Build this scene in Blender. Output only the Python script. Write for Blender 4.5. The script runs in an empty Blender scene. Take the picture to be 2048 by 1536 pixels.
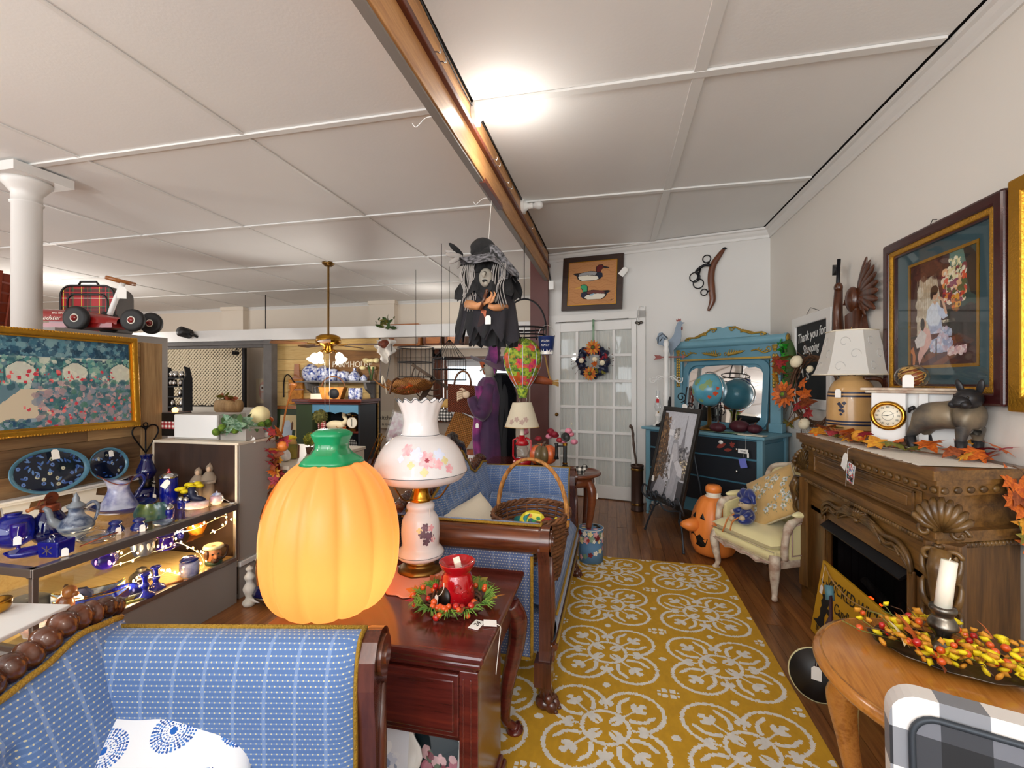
import bpy,math,random
import numpy as np
from mathutils import Vector,Matrix,Euler
sc=bpy.context.scene
C=sc.collection
PI=math.pi
R=random.Random(11)
def rad(a):return a*PI/180

# ---------------------------------------------------------------- camera
cd=bpy.data.cameras.new('camera');cam=bpy.data.objects.new('camera',cd);C.objects.link(cam)
cd.sensor_width=36;cd.lens=16.0;cd.clip_start=.02;cd.shift_y=-.0024
cam.location=(0,0,1.34);cam.rotation_euler=(PI/2,0,math.atan(203/910))
sc.camera=cam
# ---------------------------------------------------------------- world, view, big lights
w=bpy.data.worlds.new('world');sc.world=w;w.use_nodes=True
w.node_tree.nodes['Background'].inputs[0].default_value=(.86,.93,1,1)
w.node_tree.nodes['Background'].inputs[1].default_value=2.2
sc.view_settings.view_transform='Standard';sc.view_settings.look='None'
sc.view_settings.gamma=1;sc.view_settings.exposure=0.0
try:sc.view_settings.use_curve_mapping=False
except Exception:pass
def lamp(name,kind,loc,power,col=(1,1,1),size=.05,rot=(0,0,0),sy=None):
    d=bpy.data.lights.new(name,kind);d.energy=power;d.color=col
    if kind=='AREA':
        d.size=size
        if sy:d.shape='RECTANGLE';d.size_y=sy
    else:d.shadow_soft_size=size
    o=bpy.data.objects.new(name,d);C.objects.link(o);o.location=loc;o.rotation_euler=rot
    return o
# added area lights behind the camera, soft cool fill for the room
lamp('rear_fill_area','AREA',(-1.2,-2.7,1.7),110,(.95,.98,1),5.0,(rad(90),0,0),2.0)
lamp('rear_fill_area','AREA',(-7.5,-2.7,1.7),90,(.95,.98,1),4.5,(rad(90),0,0),2.0)
# unseen point lights without fixtures, added to brighten the ceiling and far rooms
WARM=(1,.945,.87)
for l,p in (((-.5,-.9,2.05),24),((-.4,-2.1,2.0),34),((.9,-.9,2.0),20),((-3.4,.1,1.95),46),((-6.4,.9,2.0),60),((-8.2,5.2,2.0),50),((-2.9,7.0,2.3),10)):
    lamp('fill_point','POINT',l,p,WARM,.09)

# ---------------------------------------------------------------- materials
def srgb(h):
    h=h.lstrip('#');v=[int(h[i:i+2],16)/255 for i in (0,2,4)]
    return tuple(x/12.92 if x<=.04045 else ((x+.055)/1.055)**2.4 for x in v)
def c4(h):return (*srgb(h),1) if isinstance(h,str) else (*h,1)
class NG:
    def __init__(s,name):
        s.m=bpy.data.materials.new(name);s.m.use_nodes=True;s.t=s.m.node_tree
        s.b=s.t.nodes['Principled BSDF'];s.out=s.t.nodes['Material Output']
    def n(s,typ,**kw):
        nd=s.t.nodes.new(typ)
        for k,v in kw.items():
            if k[0]=='_':setattr(nd,k[1:],v)
            else:s.set(nd.inputs[k.replace('_',' ')],v)
        return nd
    def set(s,inp,v):
        if hasattr(v,'is_output'):s.t.links.new(v,inp)
        else:inp.default_value=v
    def mth(s,op,a,b=0.0,c=None):
        nd=s.t.nodes.new('ShaderNodeMath');nd.operation=op
        s.set(nd.inputs[0],a);s.set(nd.inputs[1],b)
        if c is not None:s.set(nd.inputs[2],c)
        return nd.outputs[0]
    def mix(s,f,a,b,mode='MIX'):
        nd=s.t.nodes.new('ShaderNodeMix');nd.data_type='RGBA';nd.blend_type=mode
        s.set(nd.inputs[0],f)
        for i,v in ((6,a),(7,b)):s.set(nd.inputs[i],c4(v) if isinstance(v,(str,tuple)) and len(v)!=4 else v)
        return nd.outputs[2]
    def coord(s,kind='Object',scale=(1,1,1),rnd=False):
        tc=s.t.nodes.new('ShaderNodeTexCoord');o=tc.outputs[kind]
        mp=s.t.nodes.new('ShaderNodeMapping');s.t.links.new(o,mp.inputs[0]);mp.inputs[3].default_value=scale
        if rnd:
            oi=s.t.nodes.new('ShaderNodeObjectInfo');s.t.links.new(s.mth('MULTIPLY',oi.outputs['Random'],37.0),mp.inputs[1])
        return mp.outputs[0]
    def noise(s,vec,scale=5,detail=3,rough=.5,dist=0):
        nd=s.n('ShaderNodeTexNoise',Vector=vec,Scale=scale,Detail=detail,Roughness=rough,Distortion=dist);return nd.outputs[0]
    def ramp(s,f,stops):
        nd=s.t.nodes.new('ShaderNodeValToRGB');s.set(nd.inputs[0],f);cr=nd.color_ramp
        while len(cr.elements)<len(stops):cr.elements.new(.5)
        for e,(p,c) in zip(cr.elements,stops):e.position=p;e.color=c4(c)
        return nd.outputs[0]
    def bump(s,h,strength=.3,dist=.01):
        nd=s.n('ShaderNodeBump',Strength=strength,Distance=dist,Height=h);s.set(s.b.inputs['Normal'],nd.outputs[0])
    def col(s,v):s.set(s.b.inputs['Base Color'],c4(v) if isinstance(v,(str,tuple)) and len(v)!=4 else v)
    def p(s,**kw):
        for k,v in kw.items():
            k={'rough':'Roughness','metal':'Metallic','coat':'Coat Weight','trans':'Transmission Weight','sheen':'Sheen Weight',
                 'spec':'Specular IOR Level','alpha':'Alpha','ior':'IOR','estr':'Emission Strength','ecol':'Emission Color','croug':'Coat Roughness','sss':'Subsurface Weight'}[k]
            s.set(s.b.inputs[k],v)
        return s
    def uv(s,scale=1.0,rot=0):
        tc=s.t.nodes.new('ShaderNodeTexCoord');mp=s.t.nodes.new('ShaderNodeMapping');s.t.links.new(tc.outputs['UV'],mp.inputs[0])
        mp.inputs[3].default_value=(scale,scale,scale);mp.inputs[2].default_value=(0,0,rot)
        sp=s.t.nodes.new('ShaderNodeSeparateXYZ');s.t.links.new(mp.outputs[0],sp.inputs[0])
        return sp.outputs[0],sp.outputs[1]
M={}
def mat(name,col,rough=.5,metal=0,var=.0,vs=8,col2=None,bump=0,bs=40,emit=0,rnd=0,**kw):
    g=NG(name);g.p(rough=rough,metal=metal,**kw)
    v=None
    if var or col2 or bump:v=g.coord(rnd=True)
    base=c4(col)
    if col2:base=g.mix(g.ramp(g.noise(v,vs,5),[(.38,(0,0,0)),(.62,(1,1,1))]),col,col2)
    elif var:
        base=g.mix(g.noise(v,vs,4),tuple(x*(1-var) for x in srgb(col)),tuple(min(1,x*(1+var)) for x in srgb(col)))
    if rnd:
        oi=g.t.nodes.new('ShaderNodeObjectInfo')
        hs=g.n('ShaderNodeHueSaturation',Color=base,Value=g.mth('ADD',1-rnd/2,g.mth('MULTIPLY',oi.outputs['Random'],rnd)));base=hs.outputs[0]
    g.set(g.b.inputs['Base Color'],base)
    if bump:g.bump(g.noise(v,bs,4),bump,.01)
    if emit:g.p(estr=emit,ecol=c4(col))
    M[name]=g.m;return g.m
def wood(name,c1,c2,rough=.4,axis=0,coat=0,grain=1,rnd=.25,c3=None,bump=.08):
    g=NG(name);g.p(rough=rough,coat=coat,croug=.15)
    s=[14*grain]*3;s[axis]=1.1*grain
    v=g.coord('Object',tuple(s),True)
    n1=g.noise(v,1.6,5,.6,.8);s2=g.coord('Object',tuple(x*5 for x in s),True);n2=g.noise(s2,2.0,3)
    f=g.mth('ADD',g.mth('MULTIPLY',n1,.75),g.mth('MULTIPLY',n2,.3))
    stops=[(.34,c1),(.68,c2)]
    if c3:stops=[(.3,c1),(.52,c2),(.72,c3)]
    base=g.ramp(f,stops)
    oi=g.t.nodes.new('ShaderNodeObjectInfo')
    hs=g.n('ShaderNodeHueSaturation',Color=base,Value=g.mth('ADD',1-rnd/2,g.mth('MULTIPLY',oi.outputs['Random'],rnd)))
    g.set(g.b.inputs['Base Color'],hs.outputs[0]);g.bump(f,bump,.004)
    M[name]=g.m;return g.m
def vcol(name,rough=.5,**kw):
    g=NG(name);a=g.t.nodes.new('ShaderNodeAttribute');a.attribute_name='paint'
    g.set(g.b.inputs['Base Color'],a.outputs['Color']);g.p(rough=rough,**kw);M[name]=g.m;return g
def fract_tile(g,u,s):return g.mth('SUBTRACT',g.mth('FRACT',g.mth('DIVIDE',u,s)),.5)

# ---------------------------------------------------------------- mesh builder
class MB:
    def __init__(s):s.v=[];s.f=[];s.mi=[];s.sm=[];s.cm=0;s.T=None
    def mat(s,i):s.cm=i;return s
    def at(s,loc=(0,0,0),rot=(0,0,0),sc=1):
        s.T=Matrix.LocRotScale(Vector(loc),Euler(rot),Vector((sc,sc,sc)) if not isinstance(sc,tuple) else Vector(sc));return s
    def add(s,vs,fs,smooth=False):
        o=len(s.v)
        s.v+=[tuple(s.T@Vector(v)) for v in vs] if s.T else [tuple(v) for v in vs]
        for f in fs:s.f.append(tuple(i+o for i in f));s.mi.append(s.cm);s.sm.append(smooth)
        return s
    def box(s,c,d,rz=0,taper=1.0):
        x,y,z=d[0]/2,d[1]/2,d[2]/2;vs=[];cr,sr=math.cos(rz),math.sin(rz)
        for k in (-1,1):
            t=taper if k>0 else 1
            for a,b in ((-1,-1),(1,-1),(1,1),(-1,1)):
                px,py=a*x*t,b*y*t;vs.append((c[0]+px*cr-py*sr,c[1]+px*sr+py*cr,c[2]+k*z))
        return s.add(vs,[(3,2,1,0),(4,5,6,7),(0,1,5,4),(1,2,6,5),(2,3,7,6),(3,0,4,7)])
    def b2(s,a,b):return s.box([(a[i]+b[i])/2 for i in range(3)],[abs(b[i]-a[i]) for i in range(3)])
    def lathe(s,prof,seg=20,c=(0,0,0),sx=1,sy=1,fn=None,cap=True,smooth=True):
        vs=[];fs=[];n=len(prof)
        for (r,z) in prof:
            for k in range(seg):
                a=2*PI*k/seg;q=fn(a,r,z) if fn else (r,z)
                vs.append((c[0]+q[0]*math.cos(a)*sx,c[1]+q[0]*math.sin(a)*sy,c[2]+q[1]))
        for i in range(n-1):
            for k in range(seg):
                k2=(k+1)%seg;fs.append((i*seg+k,i*seg+k2,(i+1)*seg+k2,(i+1)*seg+k))
        if cap:
            if prof[0][0]>1e-5:fs.append(tuple(range(seg-1,-1,-1)))
            if prof[-1][0]>1e-5:fs.append(tuple((n-1)*seg+k for k in range(seg)))
        return s.add(vs,fs,smooth)
    def cyl(s,c,r,h,seg=16,axis='z',r2=None):
        r2=r if r2 is None else r2;T=s.T;rot={'z':(0,0,0),'x':(0,PI/2,0),'y':(-PI/2,0,0)}[axis]
        L=Matrix.LocRotScale(Vector(c),Euler(rot),Vector((1,1,1)));s.T=T@L if T else L
        vs=[(q*math.cos(2*PI*k/seg),q*math.sin(2*PI*k/seg),z) for q,z in ((r,-h/2),(r2,h/2)) for k in range(seg)]
        s.add(vs,[(k,(k+1)%seg,seg+(k+1)%seg,seg+k) for k in range(seg)],True)
        s.add(vs,[tuple(range(seg-1,-1,-1)),tuple(range(seg,2*seg))]);s.T=T;return s
    def tube(s,pts,r,seg=6,closed=False,sq=1.0):
        P=[Vector(p) for p in pts];n=len(P);rr=r if isinstance(r,(list,tuple)) else [r]*n
        vs=[];fs=[];up=None
        for i in range(n):
            if closed:t=P[(i+1)%n]-P[i-1]
            else:t=P[min(i+1,n-1)]-P[max(i-1,0)]
            t=t.normalized() if t.length>1e-9 else Vector((0,0,1))
            if up is None:up=t.orthogonal().normalized() if abs(t.z)>.9 else Vector((0,0,1))
            u=up-t*up.dot(t)
            u=u.normalized() if u.length>1e-6 else t.orthogonal().normalized();up=u;w_=t.cross(u)
            for k in range(seg):
                a=2*PI*k/seg;vs.append(P[i]+u*math.cos(a)*rr[i]+w_*math.sin(a)*rr[i]*sq)
        m=n if closed else n-1
        for i in range(m):
            j=(i+1)%n
            for k in range(seg):k2=(k+1)%seg;fs.append((i*seg+k,i*seg+k2,j*seg+k2,j*seg+k))
        if not closed:fs+=[tuple(range(seg-1,-1,-1)),tuple((n-1)*seg+k for k in range(seg))]
        return s.add(vs,fs,True)
    def sph(s,c,r,nu=14,nv=9,fn=None):
        if not isinstance(r,(tuple,list)):r=(r,r,r)
        vs=[(c[0],c[1],c[2]-r[2])];fs=[]
        for j in range(1,nv):
            b=-PI/2+PI*j/nv
            for k in range(nu):
                a=2*PI*k/nu;q=fn(a,b) if fn else 1
                vs.append((c[0]+r[0]*q*math.cos(b)*math.cos(a),c[1]+r[1]*q*math.cos(b)*math.sin(a),c[2]+r[2]*math.sin(b)))
        vs.append((c[0],c[1],c[2]+r[2]));L=len(vs)-1
        for k in range(nu):
            k2=(k+1)%nu;fs.append((0,1+k2,1+k))
            for j in range(nv-2):fs.append((1+j*nu+k,1+j*nu+k2,1+(j+1)*nu+k2,1+(j+1)*nu+k))
            fs.append((1+(nv-2)*nu+k,1+(nv-2)*nu+k2,L))
        return s.add(vs,fs,True)
    def prism(s,poly,a,b,plane='xy',smooth=False):
        def q(p,h):return {'xy':(p[0],p[1],h),'xz':(p[0],h,p[1]),'yz':(h,p[0],p[1])}[plane]
        n=len(poly);vs=[q(p,a) for p in poly]+[q(p,b) for p in poly]
        s.add(vs,[(i,(i+1)%n,n+(i+1)%n,n+i) for i in range(n)],smooth)
        return s.add(vs,[tuple(range(n-1,-1,-1)),tuple(range(n,2*n))])
    def grid(s,fn,nu,nv,cu=False,smooth=True):
        vs=[fn(i/(nu if cu else nu-1),j/(nv-1)) for j in range(nv) for i in range(nu)];fs=[]
        for j in range(nv-1):
            for i in range(nu if cu else nu-1):i2=(i+1)%nu;fs.append((j*nu+i,j*nu+i2,(j+1)*nu+i2,(j+1)*nu+i))
        return s.add(vs,fs,smooth)
    def cushion(s,w_,d,h,n=12,pinch=.06,p=2.6):
        def mk(sg):
            def fn(u,v):
                x,y=u*2-1,v*2-1;e=max(0,(1-abs(x)**p)*(1-abs(y)**p))**.5
                return (x*w_/2*(1-pinch*(1-y*y)),y*d/2*(1-pinch*(1-x*x)),sg*h/2*e)
            return fn
        s.grid(mk(1),n,n)
        vs0=len(s.f);s.grid(mk(-1),n,n)
        for i in range(vs0,len(s.f)):s.f[i]=s.f[i][::-1]
        return s
    def leaf(s,c,size,rz=0,tilt=0,roll=0,kind='maple',droop=.18):
        O={'maple':[(0,-.5),(.16,-.3),(.5,-.32),(.36,-.08),(.55,.18),(.24,.14),(.2,.3),(0,.6)],'oval':[(0,-.5),(.17,-.25),(.22,.05),(.14,.35),(0,.55)],
             'long':[(0,-.5),(.07,-.2),(.09,.1),(.05,.4),(0,.6)]}[kind]
        pts=O+[(-x,y) for x,y in O[-2:0:-1]]
        L=Matrix.LocRotScale(Vector(c),Euler((tilt,roll,rz)),Vector((size,)*3));T=s.T;s.T=T@L if T else L
        vs=[(0,0,.0)]+[(x,y,-droop*(x*x+y*y)*1.6) for x,y in pts];n=len(pts)
        s.add(vs,[(0,1+i,1+(i+1)%n) for i in range(n)]);s.T=T;return s
    def mesh(s,name,mats):
        me=bpy.data.meshes.new(name);me.from_pydata(s.v,[],s.f)
        for m in (mats if isinstance(mats,(list,tuple)) else [mats]):me.materials.append(M[m])
        me.polygons.foreach_set('material_index',s.mi);me.polygons.foreach_set('use_smooth',s.sm)
        # uv in metres, projected along each face's main axis
        uvl=me.uv_layers.new(name='UVMap');nl=len(me.loops)
        co=np.empty(len(me.vertices)*3,np.float32);me.vertices.foreach_get('co',co);co=co.reshape(-1,3)
        vi=np.empty(nl,np.int32);me.loops.foreach_get('vertex_index',vi)
        no=np.empty(len(me.polygons)*3,np.float32);me.polygons.foreach_get('normal',no);no=np.abs(no.reshape(-1,3))
        lt=np.empty(len(me.polygons),np.int32);me.polygons.foreach_get('loop_total',lt)
        ax=np.repeat(np.argmax(no,1),lt);p3=co[vi]
        uu=np.where(ax==0,p3[:,1],p3[:,0]);vv=np.where(ax==2,p3[:,1],p3[:,2])
        uvl.data.foreach_set('uv',np.stack([uu,vv],1).astype(np.float32).ravel());me.update()
        return me
def link(name,me,parent=None,loc=None,rot=None,scale=None,bev=0,seg=2):
    o=bpy.data.objects.new(name,me);C.objects.link(o)
    if parent:o.parent=parent
    if loc is not None:o.location=loc
    if rot is not None:o.rotation_euler=rot
    if scale is not None:o.scale=(scale,)*3 if not isinstance(scale,(tuple,list)) else scale
    if bev:
        m=o.modifiers.new('bevel','BEVEL');m.width=bev;m.segments=seg;m.limit_method='ANGLE';m.angle_limit=rad(40)
    return o
def tag(o,label,cat,group=None,kind=None):
    if label:o['label']=label
    if cat:o['category']=cat
    if group:o['group']=group
    if kind:o['kind']=kind
    return o
def thing(name,label,cat,loc=(0,0,0),rz=0,group=None,rot=None):
    o=bpy.data.objects.new(name,None);C.objects.link(o);o.empty_display_size=.05
    o.location=loc;o.rotation_euler=rot if rot else (0,0,rz);return tag(o,label,cat,group)
def P(parent,name,mb,mats,loc=None,rot=None,label=None,bev=0,kind=None,scale=None):
    o=link(name,mb.mesh(name,mats),parent,loc,rot,scale,bev)
    if label:o['label']=label
    if kind:o['kind']=kind
    return o
def solo(name,label,cat,mb,mats,loc=(0,0,0),rz=0,group=None,bev=0,rot=None):
    return tag(P(None,name,mb,mats,loc,rot if rot else (0,0,rz),bev=bev),label,cat,group)
def struct(name,mb,mats,loc=None,rot=None,bev=0):
    o=P(None,name,mb,mats,loc,rot,bev=bev);o['kind']='structure';return o
def sroot(name,loc=(0,0,0),rz=0):
    o=bpy.data.objects.new(name,None);C.objects.link(o);o.location=loc;o.rotation_euler=(0,0,rz);o['kind']='structure';return o
def text(parent,body,size,mats,loc,rot,name='lettering',ext=.0006,align='CENTER',shear=0,sx=1):
    cu=bpy.data.curves.new(name,'FONT');cu.body=body;cu.size=size;cu.extrude=ext;cu.align_x=align;cu.align_y='CENTER';cu.shear=shear;cu.resolution_u=3
    o=bpy.data.objects.new(name,cu);C.objects.link(o);bpy.context.view_layer.update()
    me=bpy.data.meshes.new_from_object(o.evaluated_get(bpy.context.evaluated_depsgraph_get()));bpy.data.objects.remove(o)
    me.materials.clear();me.materials.append(M[mats])
    return link(name,me,parent,loc,rot,(sx,1,1))
def copy_tree(o,parent=None):
    c=o.copy();C.objects.link(c)
    if parent:c.parent=parent
    for ch in list(o.children):copy_tree(ch,c)
    return c
def arc(c,r,a0,a1,n=12,plane='xz',ry=None):
    ry=r if ry is None else ry;out=[]
    for i in range(n+1):
        a=rad(a0+(a1-a0)*i/n);p,q=r*math.cos(a),ry*math.sin(a)
        out.append({'xz':(c[0]+p,c[1],c[2]+q),'xy':(c[0]+p,c[1]+q,c[2]),'yz':(c[0],c[1]+p,c[2]+q)}[plane])
    return out
def spiral(c,r0,r1,a0,a1,n=18,plane='xz'):
    out=[]
    for i in range(n+1):
        t=i/n;a=rad(a0+(a1-a0)*t);r=r0+(r1-r0)*t;p,q=r*math.cos(a),r*math.sin(a)
        out.append({'xz':(c[0]+p,c[1],c[2]+q),'xy':(c[0]+p,c[1]+q,c[2]),'yz':(c[0],c[1]+p,c[2]+q)}[plane])
    return out
def spline(pts,n=6):
    P_=[Vector(p) for p in pts];out=[]
    for i in range(len(P_)-1):
        p0,p1,p2,p3=P_[max(i-1,0)],P_[i],P_[i+1],P_[min(i+2,len(P_)-1)]
        for k in range(n):
            t=k/n;out.append(.5*((2*p1)+(p2-p0)*t+(2*p0-5*p1+4*p2-p3)*t*t+(3*p1-p0-3*p2+p3)*t**3))
    return out+[P_[-1]]
_tagm={}
def price_tag(parent,loc,rot=(PI/2,0,0),size=.03,string=None,mats='paper',name='price_tag'):
    """white paper tag with a cut top, hanging on a thread"""
    w_,h=size*.8,size*1.2
    b=MB().prism([(-w_/2,-h/2),(w_/2,-h/2),(w_/2,h*.3),(w_*.25,h/2),(-w_*.25,h/2),(-w_/2,h*.3)],-.0006,.0006)
    o=P(parent,name,b,mats,loc,rot)
    if string:P(parent,'tag_string',MB().tube(spline(string,4),.0011,4),'thread')
    return o

# ---------------------------------------------------------------- painter: flat prints as colours on a fine mesh
class Paint:
    def __init__(s,w_,h,bg,res=200):
        s.W,s.H=w_,h;s.nx=max(2,int(w_*res));s.ny=max(2,int(h*res))
        s.x,s.y=np.meshgrid((np.arange(s.nx)+.5)/s.nx,(np.arange(s.ny)+.5)/s.ny)  # 0..1, y upward
        s.a=np.empty((s.ny,s.nx,3));s.a[:]=srgb(bg)
        s.rng=np.random.default_rng(5);s.asp=w_/h
    def put(s,m,col,al=1.0):
        m=(m*al)[...,None] if m.dtype!=bool else (m.astype(float)*al)[...,None]
        s.a=s.a*(1-m)+np.array(srgb(col) if isinstance(col,str) else col)*m;return s
    def ell(s,cx,cy,rx,ry,col,al=1.0,rot=0,soft=0):
        dx,dy=(s.x-cx)*s.asp,s.y-cy;a=rad(rot);u=dx*math.cos(a)+dy*math.sin(a);v=-dx*math.sin(a)+dy*math.cos(a)
        d=np.sqrt((u/(rx*s.asp))**2+(v/ry)**2)
        return s.put(np.clip((1-d)/soft,0,1) if soft else d<1,col,al)
    def rect(s,x0,y0,x1,y1,col,al=1.0):return s.put((s.x>x0)&(s.x<x1)&(s.y>y0)&(s.y<y1),col,al)
    def poly(s,pts,col,al=1.0):
        m=np.zeros(s.x.shape,bool);n=len(pts)
        for i in range(n):
            x1,y1=pts[i];x2,y2=pts[(i+1)%n]
            if y1!=y2:m ^= ((s.y>min(y1,y2))&(s.y<=max(y1,y2))&(s.x<(s.y-y1)*(x2-x1)/(y2-y1)+x1))
        return s.put(m,col,al)
    def line(s,pts,wd,col,al=1.0):
        m=np.zeros(s.x.shape,bool)
        for (x1,y1),(x2,y2) in zip(pts,pts[1:]):
            ax,ay=(x2-x1)*s.asp,y2-y1;L=ax*ax+ay*ay+1e-12;px,py=(s.x-x1)*s.asp,s.y-y1
            t=np.clip((px*ax+py*ay)/L,0,1);m|=(px-t*ax)**2+(py-t*ay)**2<wd*wd
        return s.put(m,col,al)
    def dabs(s,n,x0,y0,x1,y1,r,cols,al=.8):
        for i in range(n):
            rr=r*(.5+s.rng.random());s.ell(x0+(x1-x0)*s.rng.random(),y0+(y1-y0)*s.rng.random(),rr/s.asp,rr*(.5+.8*s.rng.random()),cols[int(s.rng.integers(len(cols)))],al,rot=float(s.rng.integers(180)))
        return s
    def noise(s,amt,n=24):
        g=s.rng.random((n,n));yi=(s.y*(n-1.001));xi=(s.x*(n-1.001));y0=yi.astype(int);x0=xi.astype(int);fy=yi-y0;fx=xi-x0
        v=g[y0,x0]*(1-fy)*(1-fx)+g[y0+1,x0]*fy*(1-fx)+g[y0,x0+1]*(1-fy)*fx+g[y0+1,x0+1]*fy*fx
        s.a*=(1+amt*(v-.5)*2)[...,None];return s
    def mesh(s,name,mats,thick=0):
        nx,ny=s.nx,s.ny;X,Y=np.meshgrid(np.linspace(-s.W/2,s.W/2,nx+1),np.linspace(-s.H/2,s.H/2,ny+1))
        v=np.stack([X,Y,np.zeros_like(X)],-1).reshape(-1,3);i=np.arange(nx*ny);j,k=i//nx,i%nx;b=j*(nx+1)+k
        f=np.stack([b,b+1,b+nx+2,b+nx+1],1)
        me=bpy.data.meshes.new(name);me.vertices.add(len(v));me.vertices.foreach_set('co',v.astype(np.float32).ravel())
        me.loops.add(len(f)*4);me.loops.foreach_set('vertex_index',f.astype(np.int32).ravel())
        me.polygons.add(len(f));me.polygons.foreach_set('loop_start',np.arange(0,len(f)*4,4,dtype=np.int32));me.polygons.foreach_set('loop_total',np.full(len(f),4,np.int32))
        at=me.attributes.new('paint','FLOAT_COLOR','FACE');cc=np.ones((len(f),4),np.float32);cc[:,:3]=np.clip(s.a,0,1).reshape(-1,3);at.data.foreach_set('color',cc.ravel())
        me.materials.append(M[mats]);me.update();return me
# ---------------------------------------------------------------- material library
mat('ceiling_white','#ededeb',.75,var=.035,vs=2.2,bump=.06,bs=60,rnd=.02)
mat('batten_white','#e6e6e3',.5)
mat('slab_dark','#1c1613',.9)
mat('wall_cream','#ddd8d0',.7,var=.025,vs=1.5,bump=.05,bs=50)
mat('wall_white','#dcdad6',.7,var=.025,vs=1.5)
mat('wall_beige','#e2d6c6',.7,var=.03,vs=1.2)
mat('trim_white','#dedcd8',.42,var=.02,vs=6)
mat('white_paint','#e3e2df',.4,var=.03,vs=9)
mat('chippy_white','#e0ddd4',.55,col2='#cfc9bb',vs=14)
mat('grey_paint','#8f8983',.5,var=.04,vs=4)
mat('grey_paint2','#a29c94',.5,var=.04,vs=4)
mat('cream_paint','#d9cdb9',.45,var=.03,vs=5)
mat('redbrown_paint','#5a2a22',.45,var=.1,vs=5)
mat('black_metal','#17161a',.42,.6)
mat('iron','#3b4148',.5,.5,var=.1,vs=12)
mat('black_plastic','#141416',.45)
mat('silver','#c9c9c6',.22,1,var=.08,vs=20)
mat('tarnish','#4a443e',.3,.9,col2='#8a8378',vs=18)
mat('chrome','#d6d8da',.1,1)
mat('alu','#a6a09a',.33,.9,var=.05,vs=14)
mat('brass','#b8862f',.22,1,var=.08,vs=14)
mat('old_brass','#7a5a2c',.35,.95,var=.15,vs=16)
mat('gold','#c4902f',.3,.85,var=.12,vs=22,bump=.2,bs=120)
mat('gold_relief','#d09a35',.34,.85,var=.3,vs=90,bump=.9,bs=160)
mat('gilt_paint','#a98a3c',.42,.5,var=.2,vs=40)
mat('paper','#f0eee9',.8)
mat('thread','#ece8df',.9)
mat('red_tag','#c1272d',.7)
mat('blue_tag','#6d76c9',.7)
mat('ink','#16130f',.8)
mat('chalk','#e9e9e6',.9)
mat('chalkboard','#17191d',.7,var=.15,vs=6)
mat('cobalt','#0a1a9a',.06,coat=.4,trans=.45,ior=1.45)
mat('cobalt_deep','#070e4f',.06,coat=.5,trans=.25,ior=1.45)
mat('cobalt_ceramic','#10206a',.12,coat=.6,var=.25,vs=10)
mat('violet_glass','#2a1690',.06,coat=.4,trans=.4,ior=1.45)
mat('bluewhite','#dfe3ee',.12,coat=.5,col2='#27408f',vs=26)
mat('flow_blue','#17258f',.1,coat=.7,col2='#c9cfe4',vs=9)
mat('stoneware','#3c4a63',.28,coat=.3,col2='#8a93a0',vs=34)
mat('stoneware_grey','#7d858c',.3,coat=.2,var=.2,vs=20)
mat('navy','#141d3c',.4)
mat('jasper','#2c3348',.45)
mat('porcelain','#eceae6',.12,coat=.5)
mat('copper','#8a4a33',.4,.8,var=.2,vs=18)
mat('monk_robe','#8a7a68',.8,var=.15,vs=12)
mat('face_tan','#caa98b',.6)
mat('yellow_flower','#f0d818',.6,var=.12,vs=30)
mat('cream_flower','#efe0a8',.7,var=.1,vs=30)
mat('stem_green','#3d5a2a',.7)
mat('moss','#6b8a22',.85,col2='#3f5a18',vs=40,bump=.6,bs=90)
mat('sage','#8fa890',.7,col2='#4f7a56',vs=10)
mat('bright_green','#2fae2a',.6,col2='#1c7d1c',vs=18)
mat('topiary','#8a8340',.85,col2='#5a5a2a',vs=30)
mat('boxwood','#a7a336',.8,col2='#5f6a1e',vs=30)
mat('twig','#5c3f2a',.8,var=.2,vs=10)
mat('leaf_orange','#d9701c',.6,col2='#b04a14',vs=9)
mat('leaf_red','#a3271f',.6,col2='#6e1420',vs=9)
mat('leaf_yellow','#dca02a',.6,col2='#c77a1c',vs=9)
mat('leaf_rust','#a8562a',.65,col2='#7c3a1c',vs=9)
mat('leaf_crimson','#8c1c30',.6,col2='#b3303a',vs=9)
mat('leaf_olive','#8a7a2a',.65,col2='#5e6a2a',vs=9)
mat('pine_green','#4f7a2c',.75,col2='#7fa03a',vs=20)
mat('berry_orange','#d8561c',.25,coat=.4,var=.15,vs=9)
mat('berry_red','#b81f1a',.25,coat=.4,var=.15,vs=9)
mat('pumpkin_cream','#efe3c4',.6)
mat('orange_plastic','#f08a3c',.38,var=.04,vs=4)
mat('stem_plastic','#138a55',.25,var=.1,vs=10)
mat('black_paint','#14110f',.4)
mat('red_ceramic','#a80d17',.08,coat=.8,var=.15,vs=10)
mat('wax','#f4ead8',.5,sss=.2)
mat('doily_pink','#d99a86',.85)
mat('doily','#efe8db',.9,bump=.4,bs=200)
mat('wicker','#7d4f2c',.6,col2='#4f2d18',vs=30,bump=.5,bs=90,rnd=.25)
mat('wicker_light','#b9803c',.6,col2='#8a5726',vs=30,bump=.5,bs=90)
mat('wicker_red','#7d3b22',.6,col2='#5a2716',vs=26,bump=.5,bs=90)
mat('ivory','#e9dfae',.5,var=.03,vs=8)
mat('antique_white','#d9cbb6',.6,col2='#a88a76',vs=16,bump=.15,bs=30)
mat('silk_cream','#ece0a8',.38,sheen=.3,var=.04,vs=6)
mat('trim_rose','#b99c90',.7)
mat('tapestry_edge','#b7a98a',.8,var=.15,vs=30)
mat('teal_paint','#4f8296',.38,var=.06,vs=6)
mat('teal_pale','#6c9bac',.38,var=.06,vs=6)
mat('pewter','#59626b',.4,.7,var=.12,vs=14)
mat('rooster_red','#8a3a30',.5)
mat('gator','#171214',.5)
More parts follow.
